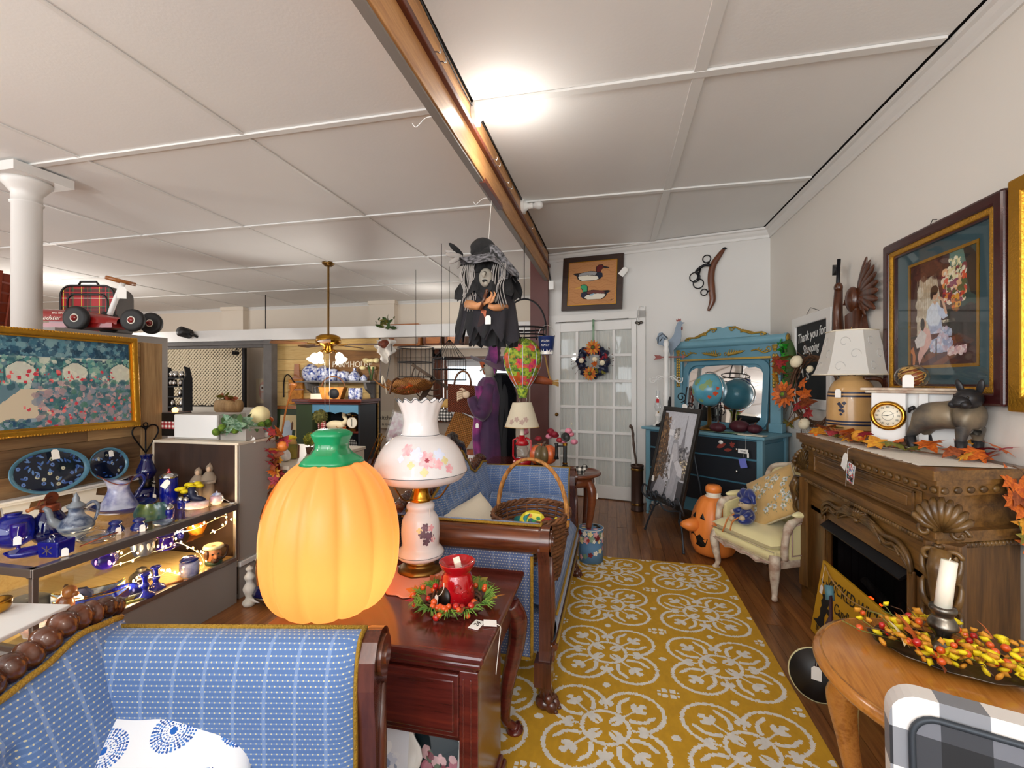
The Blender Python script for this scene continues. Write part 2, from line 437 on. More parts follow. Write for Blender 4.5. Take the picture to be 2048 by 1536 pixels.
mat('black_velvet','#06070d',.8,sheen=.2,var=.3,vs=12)
mat('charcoal_lace','#161616',.85,col2='#77757a',vs=38,bump=.5,bs=70)
mat('charcoal_cloth','#0b0a0b',.9,col2='#201f20',vs=14,bump=.5,bs=40)
mat('grey_hair','#9a948f',.7,var=.2,vs=30)
mat('purple_cloth','#35163f',.75,col2='#57204f',vs=6,sheen=.3)
mat('magenta_gauze','#8a2a72',.8,col2='#4a1a52',vs=9,sheen=.3)
mat('skin_mask','#9a9488',.6,var=.1,vs=12)
mat('skin_doll','#d7bfa2',.5)
mat('skin_orange','#c68a5c',.5)
mat('rope','#b08a50',.8,bump=.5,bs=120)
mat('straw','#c9a05a',.8,var=.2,vs=20)
mat('bucket_blue','#1c3470',.35,var=.05)
mat('lampshade_cream','#d8cdb4',.8,var=.06,vs=8)
mat('red_enamel','#b01220',.2,coat=.4)
mat('green_paint','#2c3c22',.5,var=.1,vs=6)
mat('hutch_dark','#141a22',.5)
mat('hutch_blue','#4f7f9c',.5)
mat('mahog_trim','#5a2418',.3,coat=.3)
mat('barn_grey','#6b6866',.8,var=.25,vs=9,bump=.3,bs=30)
mat('lattice','#dcd0b4',.7,rnd=.06)
mat('lattice_back','#2a2420',.9)
mat('white_box','#e6e6e4',.4,var=.02)
mat('gauze_white','#e8e4dc',.9)
mat('terracotta','#a8512a',.7,var=.15,vs=10)
mat('tan_basket','#d08a2c',.6,col2='#a8661c',vs=18)
mat('stripe_crock','#eae3d2',.3)
mat('swan','#eadbb4',.5)
mat('checker_cup','#e8e6df',.4)
mat('scale_face','#efe8d4',.4)
mat('amber','#8a3a10',.15,coat=.4,trans=.3,col2='#d08a20',vs=26)
mat('toby_skin','#d28a5a',.3,coat=.3);mat('toby_green','#2c4a34',.3,coat=.3);mat('toby_cream','#d8c9a0',.3,coat=.3);mat('toby_brown','#4a2c1c',.3,coat=.3)
mat('fig_brown','#7a3f1c',.3,coat=.3,col2='#a86a30',vs=20)
mat('green_lilypad','#7a8a14',.2,coat=.5,col2='#1f4a4a',vs=9)
mat('bead_wood','#5e3119',.22,coat=.5,col2='#3c1d10',vs=14)
mat('carved_dark','#2a1a14',.35,coat=.3,col2='#140c0a',vs=20,bump=.4,bs=60)
mat('oak_carve','#74552b',.34,coat=.25,col2='#4a3318',vs=14)
mat('gold_braid','#a8801c',.6,bump=.9,bs=220,var=.2,vs=100)
mat('firebox','#0d0d0e',.7);mat('ember','#ff3a0c',.8,emit=6)
mat('log_dark','#241c18',.9,var=.3)
mat('bronze_tan','#8a7a62',.45,.3,col2='#3b3a3a',vs=7)
mat('bronze_dark','#2b2a2c',.4,.4,var=.2,vs=10)
mat('tape_white','#e8e0cc',.35,var=.03)
mat('globe_land','#7f9a68',.4);mat('globe_red','#d0502c',.4)
mat('burgundy','#4a1420',.6,var=.2,vs=20)
mat('hat_blue','#5b86ad',.6,var=.05)
mat('doll_navy','#14286e',.35,sheen=.4);mat('doll_tan','#bda888',.8);mat('ribbon','#c77a3a',.5)
mat('umbrella_metal','#4a342a',.5,.5,var=.2,vs=8)
mat('shoe_white','#e9e2da',.25,coat=.4,col2='#caa0a8',vs=20)
mat('pale_pink_leaf','#d8a0a0',.7);mat('pink_flower','#e08aa0',.6,var=.15,vs=30)
mat('pumpkin_striped','#6a5a3a',.35,coat=.3);mat('pumpkin_orange','#d0602a',.35,coat=.3)
mat('tire','#1b1b1c',.6);mat('car_red','#8e1a18',.28,coat=.5,var=.1,vs=5);mat('wheel_white','#e6ded0',.4)
mat('basket_chip','#8a3a22',.5,var=.2,vs=14,rnd=.2)
mat('suitcase_grey','#5a5654',.6)
mat('purple_wood','#3a1c26',.5);mat('teal_grip','#4f7a86',.5);mat('cream_edge','#d8d0a0',.5);mat('pale_yellow','#dcd690',.5)
mat('socket_white','#ecebe8',.35)
mat('toy_teal','#2a8a8a',.35);mat('toy_yellow','#d8c92a',.35);mat('toy_red','#9a2416',.35);mat('toy_green','#3a8a4a',.35)
mat('felt_cream','#ece2cc',.85,var=.04,vs=8,bump=.2,bs=100)
mat('backlit_blind','#d4d8dd',.8)
mat('lace_curtain','#e9edf0',.9)
mat('blue_box','#3a5a8a',.5)
mat('white_ceramic','#ece8df',.25)
mat('rust_metal','#5c4a3c',.7,.3,var=.25,vs=14)
mat('fan_blade','#5a3a22',.4);mat('fan_cane','#b8a078',.6)
# lit glass: CFL bulb, fan tulip shades, fairy bulbs
mat('bulb_lit','#fffaf0',.5,emit=60);mat('shade_lit','#fff3dc',.4,emit=4);mat('fairy_lit','#ffc070',.5,emit=45);mat('strip_lit','#ffb860',.5,emit=5);mat('candle_lit','#ffb060',.5,emit=6)
mat('bulb_off','#f2f2f0',.2,trans=.2)
wood('floor_oak','#4a2814','#80502a',.32,1,.25,1,.45,'#9c6a3a')
wood('oak_beam','#a06a3a','#d09a60',.45,1,.1,.9,.1)
wood('beam_rail','#4a1e10','#6e3018',.4,1,.1)
wood('mahogany','#2e0f0a','#56201a',.2,0,.6,.9,.1,'#6b2a1e')
wood('walnut','#3c1a0e','#6e3a1e',.25,0,.5,.9,.1)
wood('walnut_y','#3c1a0e','#6e3a1e',.25,1,.5,.9,.1)
wood('walnut_z','#351710','#5e3020',.25,2,.5,.9,.1)
wood('mantel_oak','#4a3014','#8a6230',.34,1,.3,1,.08)
wood('mantel_oak_z','#442c14','#80582a',.36,2,.25,1,.08)
wood('golden_oak','#8a4f1a','#c07f36',.2,1,.55,1.1,.05,'#a8682a')
wood('pine_plank','#b08440','#d8b878',.55,0,0,.7,.22,'#c79a56')
wood('barn_plank','#4e3420','#7a5a3a',.7,1,0,.8,.7,'#94744e')
wood('plank_pale','#8a6a44','#b8976a',.7,1,0,.8,.35)
wood('barn_plank_light','#8a6a44','#b8976a',.7,2,0,.8,.25)
wood('sign_brown','#6a451e','#8f6430',.5,0,.1,.6,.05)
wood('driftwood','#3a2a22','#5c4638',.6,2,.1)
wood('window_wood','#4a2416','#7a4428',.35,2,.2)
wood('duck_pine','#b07a48','#d8a878',.5,0,.1,.7,.05)
wood('red_oak_table','#5a2c18','#7e4326',.3,0,.3)
wood('hame_wood','#3a1c0e','#6e3a1a',.35,2,.3)
wood('carved_brown','#2a130a','#5e2f14',.3,2,.4,1.5)
wood('dark_board','#24150f','#3c261a',.45,2,.3,.5)
wood('frame_dark','#241612','#38241a',.35,0,.3)
wood('frame_mahog','#2a0d0e','#431818',.25,0,.4)
wood('frame_honey','#8a4f22','#b87238',.3,0,.3)

def dotted(name,base,line,dot,s=.0115,dotr=.17):
    g=NG(name);g.p(rough=.75,sheen=.25);u,v=g.uv()
    v2=fract_tile(g,v,s);row=g.mth('FLOOR',g.mth('DIVIDE',v,s));sh=g.mth('MULTIPLY',g.mth('MODULO',g.mth('ABSOLUTE',row),2.0),s/2)
    u2=fract_tile(g,g.mth('ADD',u,sh),s)
    d=g.mth('SQRT',g.mth('ADD',g.mth('MULTIPLY',u2,u2),g.mth('MULTIPLY',v2,v2)))
    isd=g.mth('LESS_THAN',d,dotr)
    pl=g.mth('LESS_THAN',g.mth('ABSOLUTE',fract_tile(g,u,s*6)),.06);p2=g.mth('LESS_THAN',g.mth('ABSOLUTE',fract_tile(g,v,s)),.16)
    b=g.mix(g.mth('MULTIPLY',pl,.5),base,line);b=g.mix(g.mth('MULTIPLY',p2,.32),b,line)
    b=g.mix(isd,b,dot);g.set(g.b.inputs['Base Color'],b);g.bump(isd,.3,.002);M[name]=g.m
dotted('sofa_blue','#5373a6','#8aa3cc','#d2cba4',dotr=.15)
dotted('sofa_blue_out','#4a5c86','#7a8ab0','#c9c4a0')
def checks(name,cols,s,rough=.7):
    g=NG(name);g.p(rough=rough);u,v=g.uv()
    a=g.mth('GREATER_THAN',fract_tile(g,u,s),0);b=g.mth('GREATER_THAN',fract_tile(g,v,s),0)
    f=g.mth('MULTIPLY',g.mth('ADD',a,b),.5);g.set(g.b.inputs['Base Color'],g.ramp(f,[(0,cols[0]),(.45,cols[1]),(.75,cols[2])]))
    for n in g.t.nodes:
        if n.bl_idname=='ShaderNodeValToRGB':n.color_ramp.interpolation='CONSTANT';n.color_ramp.elements[1].position=.3
    M[name]=g.m
checks('buffalo',('#e8e4e0','#84868c','#1c1d22'),.14);checks('buffalo_dark',('#6a6c74','#34363c','#141519'),.14)
checks('gingham_red',('#f0e8e0','#c05a5a','#8e1720'),.03)
checks('checker_black',('#e8e6df','#77756e','#18181a'),.035)
def weave(name,c1,c2,s=.022):
    g=NG(name);g.p(rough=.6);u,v=g.uv()
    a=g.mth('SINE',g.mth('MULTIPLY',u,6.283/s));b=g.mth('SINE',g.mth('MULTIPLY',v,6.283/s));h=g.mth('MULTIPLY',a,b)
    g.set(g.b.inputs['Base Color'],g.mix(g.mth('MULTIPLY_ADD',h,.5,.5),c1,c2));g.bump(h,.9,.006);M[name]=g.m
weave('weave_red','#4a1e10','#8a4426');weave('weave_gold','#7a4a1c','#b97a34',.03);weave('weave_willow','#3a2010','#8a5a34',.016)
def tartan(name):
    g=NG(name);g.p(rough=.6);u,v=g.uv()
    def band(q):return g.mth('LESS_THAN',g.mth('ABSOLUTE',fract_tile(g,q,.16)),.2)
    def thin(q,o):return g.mth('LESS_THAN',g.mth('ABSOLUTE',fract_tile(g,g.mth('ADD',q,o),.16)),.018)
    b=g.mix(g.mth('MULTIPLY',band(u),.72),'#a80f18','#0a1410');b=g.mix(g.mth('MULTIPLY',band(v),.72),b,'#0a1410')
    for q,o,c in ((u,.055,'#d8c23a'),(v,.055,'#e0e0d0'),(u,-.03,'#2c6a3a'),(v,-.03,'#2c6a3a'),(u,0,'#b01820'),(v,0,'#b01820')):b=g.mix(thin(q,o),b,c)
    g.set(g.b.inputs['Base Color'],b);M[name]=g.m
tartan('tartan')
# glass sheet: see-through with its own reflections
def sheet(name,tint=(1,1,1),k=1.0):
    g=NG(name);tr=g.n('ShaderNodeBsdfTransparent',Color=(*tint,1));gl=g.n('ShaderNodeBsdfGlossy',Roughness=.03)
    lw=g.n('ShaderNodeLayerWeight',Blend=.5);mx=g.t.nodes.new('ShaderNodeMixShader');g.set(mx.inputs[0],g.mth('MULTIPLY_ADD',g.mth('POWER',lw.outputs['Facing'],4.0),.7*k,.025*k))
    g.t.links.new(tr.outputs[0],mx.inputs[1]);g.t.links.new(gl.outputs[0],mx.inputs[2]);g.t.links.new(mx.outputs[0],g.out.inputs[0]);M[name]=g.m
sheet('glass_sheet',(.98,.992,.988));sheet('glass_clear',(.95,.96,.97),2.2);sheet('cellophane',(.95,.93,.88),1.6)
def gauze(name,col,dens):
    g=NG(name);tr=g.n('ShaderNodeBsdfTransparent');df=g.n('ShaderNodeBsdfDiffuse',Color=c4(col));mx=g.t.nodes.new('ShaderNodeMixShader');mx.inputs[0].default_value=dens
    g.t.links.new(tr.outputs[0],mx.inputs[1]);g.t.links.new(df.outputs[0],mx.inputs[2]);g.t.links.new(mx.outputs[0],g.out.inputs[0]);M[name]=g.m
gauze('black_tulle','#0c0d12',.72);gauze('grey_tulle','#3a383c',.8);gauze('screen_mesh','#0c0c0d',.45)
g=NG('mirror');g.p(metal=1,rough=.02);g.col('#e6e8e8');M['mirror']=g.m
# translucent shells lit from inside
def shell(name,col,tcol,f=.5,rough=.35):
    g=NG(name);g.p(rough=rough);g.col(col);tl=g.n('ShaderNodeBsdfTranslucent',Color=c4(tcol));mx=g.t.nodes.new('ShaderNodeMixShader');mx.inputs[0].default_value=f
    g.t.links.new(g.b.outputs[0],mx.inputs[1]);g.t.links.new(tl.outputs[0],mx.inputs[2]);g.t.links.new(mx.outputs[0],g.out.inputs[0]);M[name]=g.m;return g
shell('pumpkin_shell','#efa458','#f4c080',.45);shell('milk_glass','#eceaea','#f6e6de',.25,.08);shell('linen_shade','#e2e0da','#f0e8d8',.25,.8);shell('curtain_cloth','#e6e4e0','#e8e8e4',.2,.9)
for k in ('print','print_matt'):vcol(k,.28 if k=='print' else .85)
vcol('fabric_print',.85,sheen=.2);vcol('ceramic_print',.12,coat=.5);vcol('rug_pile',.95)
gr=M['rug_pile'];t=gr.node_tree;nn=t.nodes.new('ShaderNodeTexNoise');nn.inputs['Scale'].default_value=350;bb=t.nodes.new('ShaderNodeBump');bb.inputs[0].default_value=.5;bb.inputs[1].default_value=.006
tc=t.nodes.new('ShaderNodeTexCoord');t.links.new(tc.outputs['Object'],nn.inputs[0]);t.links.new(nn.outputs[0],bb.inputs[2]);t.links.new(bb.outputs[0],t.nodes['Principled BSDF'].inputs['Normal'])
# ================================================================ THE SETTING
ZC=2.87
fl=struct('floor',MB().b2((-12,-3,-.12),(1.64,8.2,-.014)),'slab_dark')
P(fl,'floor_plank_field',MB().b2((-12,-3,-.014),(-1.21,8.1,-.001)).b2((-1.21,-3,-.014),(1.6,.55,-.001)),'floor_oak',kind='stuff')
x=-1.2
while x<1.5:
    y=.56-R.random()*.0
    while y<5.6:
        L=min(.9+R.random()*1.9,5.65-y) if 5.65-y>.5 else 5.65-y
        P(fl,'floor_plank',MB().box((0,0,-.007),(.0865,L-.002,.014)),'floor_oak',(x+.0435,y+L/2,-R.random()*.0012));y+=L
    x+=.088
ce=struct('ceiling',MB().b2((-12,-3,ZC+.012),(1.64,8.2,ZC+.1)),'slab_dark')
XS=[-12,-9.9,-8.6,-7.35,-6.08,-4.8,-3.55,-2.235,-.87];YS=[-3,-1.8,-.4,1.0,2.4,3.81,5.2,6.6,8.02]
cells=[(a,b,c_,d) for a,b in zip(XS,XS[1:]) for c_,d in zip(YS,YS[1:])]
cells+=[(a,b,c_,d) for a,b in ((-.75,.415),(.415,1.452)) for c_,d in zip(YS[:6],YS[1:6]+[5.2])]
for a,b,c_,d in cells:
    P(ce,'ceiling_panel',MB().b2((a+.004,c_+.004,0),(b-.004,d-.004,.011)),'ceiling_white',(0,0,ZC+R.random()*.0015))
P(ce,'ceiling_panel',MB().prism([(-.75,5.2),(1.452,5.2),(1.452,4.955),(-.75,5.44)][::-1],0,.011),'ceiling_white',(0,0,ZC))
for y in YS[1:-1]:P(ce,'batten',MB().b2((-12,y-.022,ZC-.012),(-.87,y+.022,ZC)),'batten_white',bev=.002)
for y in YS[1:7]:P(ce,'batten',MB().b2((-.75,y-.024,ZC-.014),(1.44,y+.024,ZC)),'batten_white',bev=.002)
for x in XS[1:-1]:P(ce,'batten',MB().b2((x-.013,-3,ZC-.008),(x+.013,8,ZC)),'batten_white',bev=.002)
P(ce,'batten',MB().b2((.415-.03,-3,ZC-.0115),(.415+.03,5.16,ZC)),'batten_white',bev=.002)
# walls
struct('wall_right',MB().b2((1.52,-3,0),(1.64,5.1,2.95)),'wall_cream')
BW=(-.756,5.47,0);BA=rad(-12.36)
bw=struct('wall_back',MB().b2((0,0,0),(2.5,.12,2.95)),'wall_white',BW,(0,0,BA))
struct('wall_far',MB().b2((-12,8.0,0),(-3.12,8.12,2.95)).b2((-1.62,8.0,0),(-.7,8.12,2.95)).b2((-3.12,8,0),(-1.62,8.12,.68)).b2((-3.12,8,1.86),(-1.62,8.12,2.95)),'wall_beige')
struct('wall_side',MB().b2((-.84,5.5,0),(-.756,8.1,2.95)),'wall_beige')
struct('wall_left',MB().b2((-12.1,-3,0),(-12,8.1,2.95)),'wall_beige')
struct('wall_rear',MB().b2((-12,-3.1,0),(1.64,-3,.5)).b2((-12,-3.1,2.75),(1.64,-3,2.95)).b2((-5.2,-3.1,.5),(-3.9,-3,2.75)).b2((1.2,-3.1,.5),(1.64,-3,2.75)),'wall_beige')
for x in (-7.62,-4.27):struct('trim_5',MB().b2((x-.27,7.86,0),(x+.25,8.0,2.8)).b2((x-.29,7.84,2.8),(x+.27,8,2.87)),'wall_beige')
CP=[(0,-.1),(-.012,-.1),(-.016,-.075),(-.03,-.055),(-.042,-.03),(-.058,-.022),(-.06,-.004),(0,-.004)]
struct('trim_1',MB().prism([(1.52+a,ZC+b) for a,b in CP],-3,4.98,'xz'),'trim_white')
struct('trim_2',MB().prism([(a,ZC+b) for a,b in CP],0,2.34,'yz'),'trim_white',BW,(0,0,BA))
struct('trim_3',MB().prism([(8.0+a*.6,ZC+b*.6) for a,b in CP],-12,-.85,'yz'),'trim_white')
# chair rail with wainscot strips on the right wall behind the mantelpiece
struct('trim_4',MB().b2((1.5,3.3,.9),(1.52,4.9,.935)).b2((1.508,3.45,.1),(1.52,3.53,.9)).b2((1.508,4.1,.1),(1.52,4.18,.9)),'trim_white')
struct('baseboard_right',MB().b2((1.502,-1,0),(1.52,4.9,.14)),'trim_white',bev=.004)
# beam over the sofas and the post it ends on
bm=sroot('ceiling_beam')
P(bm,'lower_plank',MB().b2((-.79,-3,2.545),(-.752,5.36,2.70)),'oak_beam',bev=.003)
P(bm,'upper_plank',MB().b2((-.86,-3,2.70),(-.758,5.36,2.868)),'oak_beam',bev=.003)
P(bm,'beam_rail',MB().b2((-.77,-3,2.69),(-.728,5.36,2.722)),'beam_rail',bev=.004)
P(bm,'cap_strip',MB().b2((-.802,-3,2.535),(-.762,5.36,2.546)),'grey_paint')
P(bm,'dark_patch',MB().b2((-.785,2.62,2.53),(-.748,3.06,2.56)),'beam_rail')
P(bm,'cable',MB().tube([(-.745+.006*math.sin(y*5),y,2.845+.012*math.sin(y*2.3)) for y in np.linspace(.8,5.3,40)],.004,5),'black_plastic')
for y in (1.78,1.84,2.72,2.8,3.05,3.15,4.0,4.6):P(bm,'cup_hook',MB().tube(spline([(-.73,y,2.715),(-.715,y,2.712),(-.705,y,2.705),(-.70,y,2.715),(-.703,y,2.728)],3),.003,5),'chrome')
for y in (1.95,2.9):P(bm,'wire_hook',MB().tube(spline([(-.8,y,2.55),(-.85,y+.02,2.56),(-.9,y+.03,2.53),(-.92,y+.03,2.55)],4),.0025,5),'socket_white')
struct('beam_post',MB().b2((-.975,5.37,0),(-.757,5.5,2.86)),'redbrown_paint',bev=.004)
# ---- glazed door in the angled back wall
dr=sroot('door_1',BW,BA)
def dbox(n,a,b,m='white_paint',bev=.004):return P(dr,n,MB().b2(a,b),m,bev=bev)
dbox('stile',(.085,-.036,.01),(.15,-.002,2.03));dbox('stile',(.978,-.036,.01),(1.035,-.002,2.03))
dbox('rail',(.15,-.035,1.925),(.978,-.003,2.03));dbox('rail',(.15,-.035,.01),(.978,-.003,.16))
for t_ in (.352,.567,.783):dbox('muntin',(t_-.017,-.030,.16),(t_+.017,-.006,1.925),bev=.005)
ZR=(1.64,1.345,1.045,.755,.455)
for z in ZR:dbox('muntin',(.15,-.031,z-.017),(.978,-.006,z+.017),bev=.005)
ts=(.15,.335,.369,.55,.584,.766,.80,.978);zs=(.16,.438,.472,.738,.772,1.028,1.062,1.328,1.362,1.623,1.657,1.925)
for i in range(4):
    for j in range(6):P(dr,'pane',MB().b2((ts[2*i],-.017,zs[2*j]),(ts[2*i+1],-.014,zs[2*j+1])),'glass_sheet')
P(dr,'curtain',MB().grid(lambda u,v:(.15+.83*u,-.008+.004*math.sin(u*130)+.002*math.sin(u*47+v*3),.16+1.76*v),200,6),'curtain_cloth')
P(dr,'curtain_rod',MB().tube([(.1,-.045,2.04),(.95,-.045,2.045)],.005,8),'silver')
P(dr,'door_knob',MB().cyl((.118,-.05,.95),.012,.03,12,'y').sph((.118,-.075,.95),.022),'old_brass')
struct('trim_6',MB().b2((.0,-.02,0),(.085,0,2.13)).b2((1.04,-.022,0),(1.13,0,2.17)).b2((0,-.022,2.045),(1.13,0,2.13)),'trim_white',BW,(0,0,BA),.003)
# ---- far window with a blind, lace and a daylit yard
wn=sroot('window_1')
for a,b in (((-3.27,7.93,.62),(-3.09,8.0,1.97)),((-1.66,7.93,.62),(-1.48,8.0,1.97))):
    P(wn,'window_casing',MB().b2(a,b).b2((a[0]+.03,7.915,.62),(a[0]+.06,7.93,1.97)).b2((a[0]+.12,7.915,.62),(a[0]+.15,7.93,1.97)),'window_wood',bev=.004)
P(wn,'window_casing',MB().b2((-3.27,7.93,1.80),(-1.48,8,1.97)).b2((-3.27,7.91,1.93),(-1.48,7.93,1.97)).b2((-3.1,7.915,1.83),(-1.66,7.93,1.86)),'window_wood',bev=.004)
for x in (-3.18,-1.57):P(wn,'corner_block',MB().b2((x-.09,7.90,1.79),(x+.09,7.95,1.975)).cyl((x,7.895,1.885),.05,.02,16,'y').cyl((x,7.885,1.885),.02,.02,12,'y'),'window_wood',bev=.003)
P(wn,'window_sill',MB().b2((-3.32,7.82,.6),(-1.43,8,.65)),'window_wood',bev=.006)
P(wn,'sash_frame',MB().b2((-3.09,8.02,.65),(-3.02,8.06,1.82)).b2((-1.73,8.02,.65),(-1.66,8.06,1.82)).b2((-3.09,8.02,1.74),(-1.66,8.06,1.82)).b2((-3.09,8.02,.65),(-1.66,8.06,.72)).b2((-3.09,8.03,1.2),(-1.66,8.07,1.25)),'window_wood')
P(wn,'pane',MB().b2((-3.03,8.04,.7),(-1.72,8.044,1.76)),'glass_sheet')
P(wn,'roller_blind',MB().b2((-3.03,7.985,1.62),(-1.72,7.99,1.72)).cyl((-2.37,7.98,1.73),.02,1.3,12,'x'),'backlit_blind')
P(wn,'lace_curtain',MB().grid(lambda u,v:(-3.03+1.3*u,7.99+.012*math.sin(u*60),.66+.52*v),120,5),'lace_curtain')
lamp('yard_daylight','AREA',(-2.37,8.5,1.5),22,(.9,.96,1),1.6,(rad(-90),0,0),1.3)
# ---- white column of the left hall
struct('white_column',MB().lathe([(.082,0),(.082,2.62),(.092,2.625),(.092,2.635),(.083,2.64),(.083,2.70),(.098,2.715),(.118,2.745),(.14,2.77),(.14,2.79)],32,(-4.16,2.46,0)).b2((-4.34,2.28,2.79),(-3.98,2.64,2.855)),'trim_white')
# ================================================================ THE TWO SETTEES AND WHAT LIES ON THEM
def crest_z(y):  # camel-back line, y from the near arm, length 1.4
    d=abs(y-.70);t=[(0,.955),(.1,.94),(.2,.87),(.3,.79),(.38,.762),(.46,.775),(.55,.80),(.62,.79),(.72,.76)]
    for (a,za),(b,zb) in zip(t,t[1:]):
        if d<=b:f=(d-a)/(b-a);f=f*f*(3-2*f);return za+(zb-za)*f
    return .76
def settee(loc,label,rz=0):
    L=1.40;t=thing('settee',label,'settee',loc,rz)
    for y0,sg in ((0,1),(L,-1)):
        Y=lambda o:y0+sg*o
        P(t,'arm_roll',MB().cyl((-.335,Y(.055),.685),.056,.60,24,'x'),'walnut')
        P(t,'roll_cap',MB().cyl((-.02,Y(.055),.685),.061,.036,24,'x').cyl((.0,Y(.055),.685),.045,.012,20,'x').cyl((.006,Y(.055),.685),.022,.012,16,'x'),'walnut',bev=.003)
        P(t,'arm_panel',MB().b2((-.62,Y(.045),.2),(-.075,Y(.07),.66)),'sofa_blue_out')
        P(t,'braid',MB().tube([(-.078,Y(.042),z) for z in np.linspace(.2,.62,8)]+[(-.6,Y(.042),.2)][:0],.0075,6),'gold_braid')
        P(t,'braid',MB().tube([(-.078,Y(.042),.2),(-.62,Y(.042),.2)],.0065,6),'gold_braid')
        pr=spline([(.052,.744),(.075,.748),(.112,.735),(.138,.67),(.143,.58),(.14,.5),(.15,.38)],4)
        def up(u,v,Y=Y,pr=pr):
            q=v*(len(pr)-1);i=min(int(q),len(pr)-2);f=q-i;o=pr[i][0]*(1-f)+pr[i+1][0]*f;z=pr[i][1]*(1-f)+pr[i+1][1]*f
            x=-.66+.615*u;e=1-max(0,(u-.93)/.07)**2*.25
            return (x,Y(.052+(o-.052)*e),z)
        P(t,'arm_upholstery',MB().grid(up,24,20),'sofa_blue')
        P(t,'braid',MB().tube([(-.043,Y(.052+(a-.052)*.8),z) for a,z,*_ in pr],.008,6,sq=.6),'gold_braid')
        P(t,'braid',MB().tube([(-.66,Y(.052),.747),(-.04,Y(.052),.747)],.006,6),'gold_braid')
        po=[(.005,.70),(.0,.66),(.02,.6),(.035,.48),(.045,.36),(.04,.24),(.03,.17),(.105,.17),(.11,.3),(.105,.42),(.112,.55),(.125,.64),(.118,.70),(.095,.735),(.06,.748),(.025,.735)]
        P(t,'arm_post',MB().prism([(Y(a),b) for a,b in po],-.048,-.002,'yz'),'walnut_z',bev=.008)
        P(t,'post_carving',MB().tube([(.0,Y(a),b) for a,b in ((.06,.62),(.075,.5),(.082,.38),(.075,.27))],[.006,.014,.016,.006],8),'walnut_z')
        for xx,nm in ((-.03,'leg'),(-.6,'leg')):
            lg=MB().box((xx,Y(.06),.15),(.07,.08,.1),taper=1.0).tube([(xx,Y(.06),.14),(xx+.005,Y(.055),.1),(xx+.012,Y(.05),.06)],[.034,.027,.034],10)
            for k in (-1,0,1):
                lg.sph((xx+.03-.008*abs(k),Y(.05)+k*.024,.055),(.021,.015,.02)).sph((xx+.045-.01*abs(k),Y(.05)+k*.028,.026),(.024,.0145,.025)).sph((xx+.062-.01*abs(k),Y(.05)+k*.029,.012),(.012,.009,.012))
            lg.sph((xx+.005,Y(.05),.03),(.04,.04,.03))
            P(t,nm,lg,'walnut_z')
    P(t,'seat_deck',MB().b2((-.66,.1,.2),(-.03,L-.1,.36)),'sofa_blue_out')
    P(t,'seat_cushion',MB().grid(lambda u,v:(-.62+.62*u,.09+(L-.18)*v,.36+.075*(1-abs(2*u-1)**5)**.5*(1-.3*abs(2*v-1)**6)+.012*math.sin(PI*v)),24,30),'sofa_blue')
    P(t,'seat_front',MB().grid(lambda u,v:(-.004+.022*math.sin(PI*v)**.6,.10+(L-.2)*u,.24+.125*v),12,8),'sofa_blue')
    P(t,'front_rail',MB().b2((-.03,.08,.175),(.012,L-.08,.245)).cyl((.012,L/2,.235),.013,L-.16,10,'y'),'walnut_y',bev=.006)
    for yy in (.1,L-.1):P(t,'braid',MB().tube([(.018,.1,.365),(.018,L-.1,.365)] if yy<.5 else [(.02,.1,.247),(.02,L-.1,.247)],.0055,6),'gold_braid')
    def back(u,v):
        y=.04+(L-.08)*u;z1=crest_z(y)-.012;z=.38+(z1-.38)*v;x=-.535-.10*v-.012*v*v
        tw=.022*(math.sin(y*PI/.075)*math.sin((z+.02)*PI/.07))**2*(1 if .3<y<1.1 and .5<z<z1-.05 else 0)
        return (x-tw+.02*math.sin(PI*v),y,z)
    P(t,'back_upholstery',MB().grid(back,90,32),'sofa_blue')
    P(t,'back_shell',MB().grid(lambda u,v:(-.70+.0*v,.03+(L-.06)*u,.2+(crest_z(.03+(L-.06)*u)-.02-.2)*v),60,6).grid(lambda u,v:(-.70+.06*v,.03+(L-.06)*u,crest_z(.03+(L-.06)*u)-.015),60,3),'sofa_blue_out')
    P(t,'braid',MB().tube([(-.64,.05+(L-.1)*i/70,crest_z(.05+(L-.1)*i/70)-.016) for i in range(71)],.0075,6),'gold_braid')
    pts=[];rr=[];n=252
    for i in range(n+1):
        y=.03+(L-.06)*i/n;pts.append((-.672,y,crest_z(y)+.008));rr.append(.0285*(.68+.42*abs(math.sin(i*PI/6.6+.3))**.7)*(1 if .09<y<L-.09 else .85))
    P(t,'crest_rail',MB().tube(pts,rr,10),'bead_wood')
    oc=MB()
    for k in range(9):a=2*PI*k/9;oc.sph((-.665,.70+.062*math.cos(a),.985+.04*math.sin(a)),(.022,.028,.024),8,6)
    oc.sph((-.66,.70,.99),(.03,.04,.04),12,8)
    for s_ in (-1,1):oc.tube(spline([(-.66,.7+s_*.05,.98),(-.655,.7+s_*.12,.96),(-.655,.7+s_*.17,.92),(-.655,.7+s_*.2,.9)],5),[.024]*8+[.02]*4+[.014]*4,8)
    P(t,'crest_carving',oc,'carved_dark')
    return t
settee((-.25,1.80,0),'blue upholstered carved settee beyond the lamp table, wicker basket on its seat')
settee((-.26,-.315,0),'blue dotted carved settee in the foreground with a white printed cushion',rad(12))
for x,y,n_ in ((-.56,1.195,'blue bolster against the far arm of the settee holding the basket'),(-.56,.205,'blue bolster inside the near arm of the settee holding the basket')):
    solo('bolster_cushion',n_,'bolster',MB().cyl((0,0,0),.076,.50,24,'x').cyl((.252,0,0),.05,.012,20,'x').sph((.258,0,0),(.008,.016,.016),10,6),'sofa_blue',(x,1.80+y+.0,.512),bev=.012)
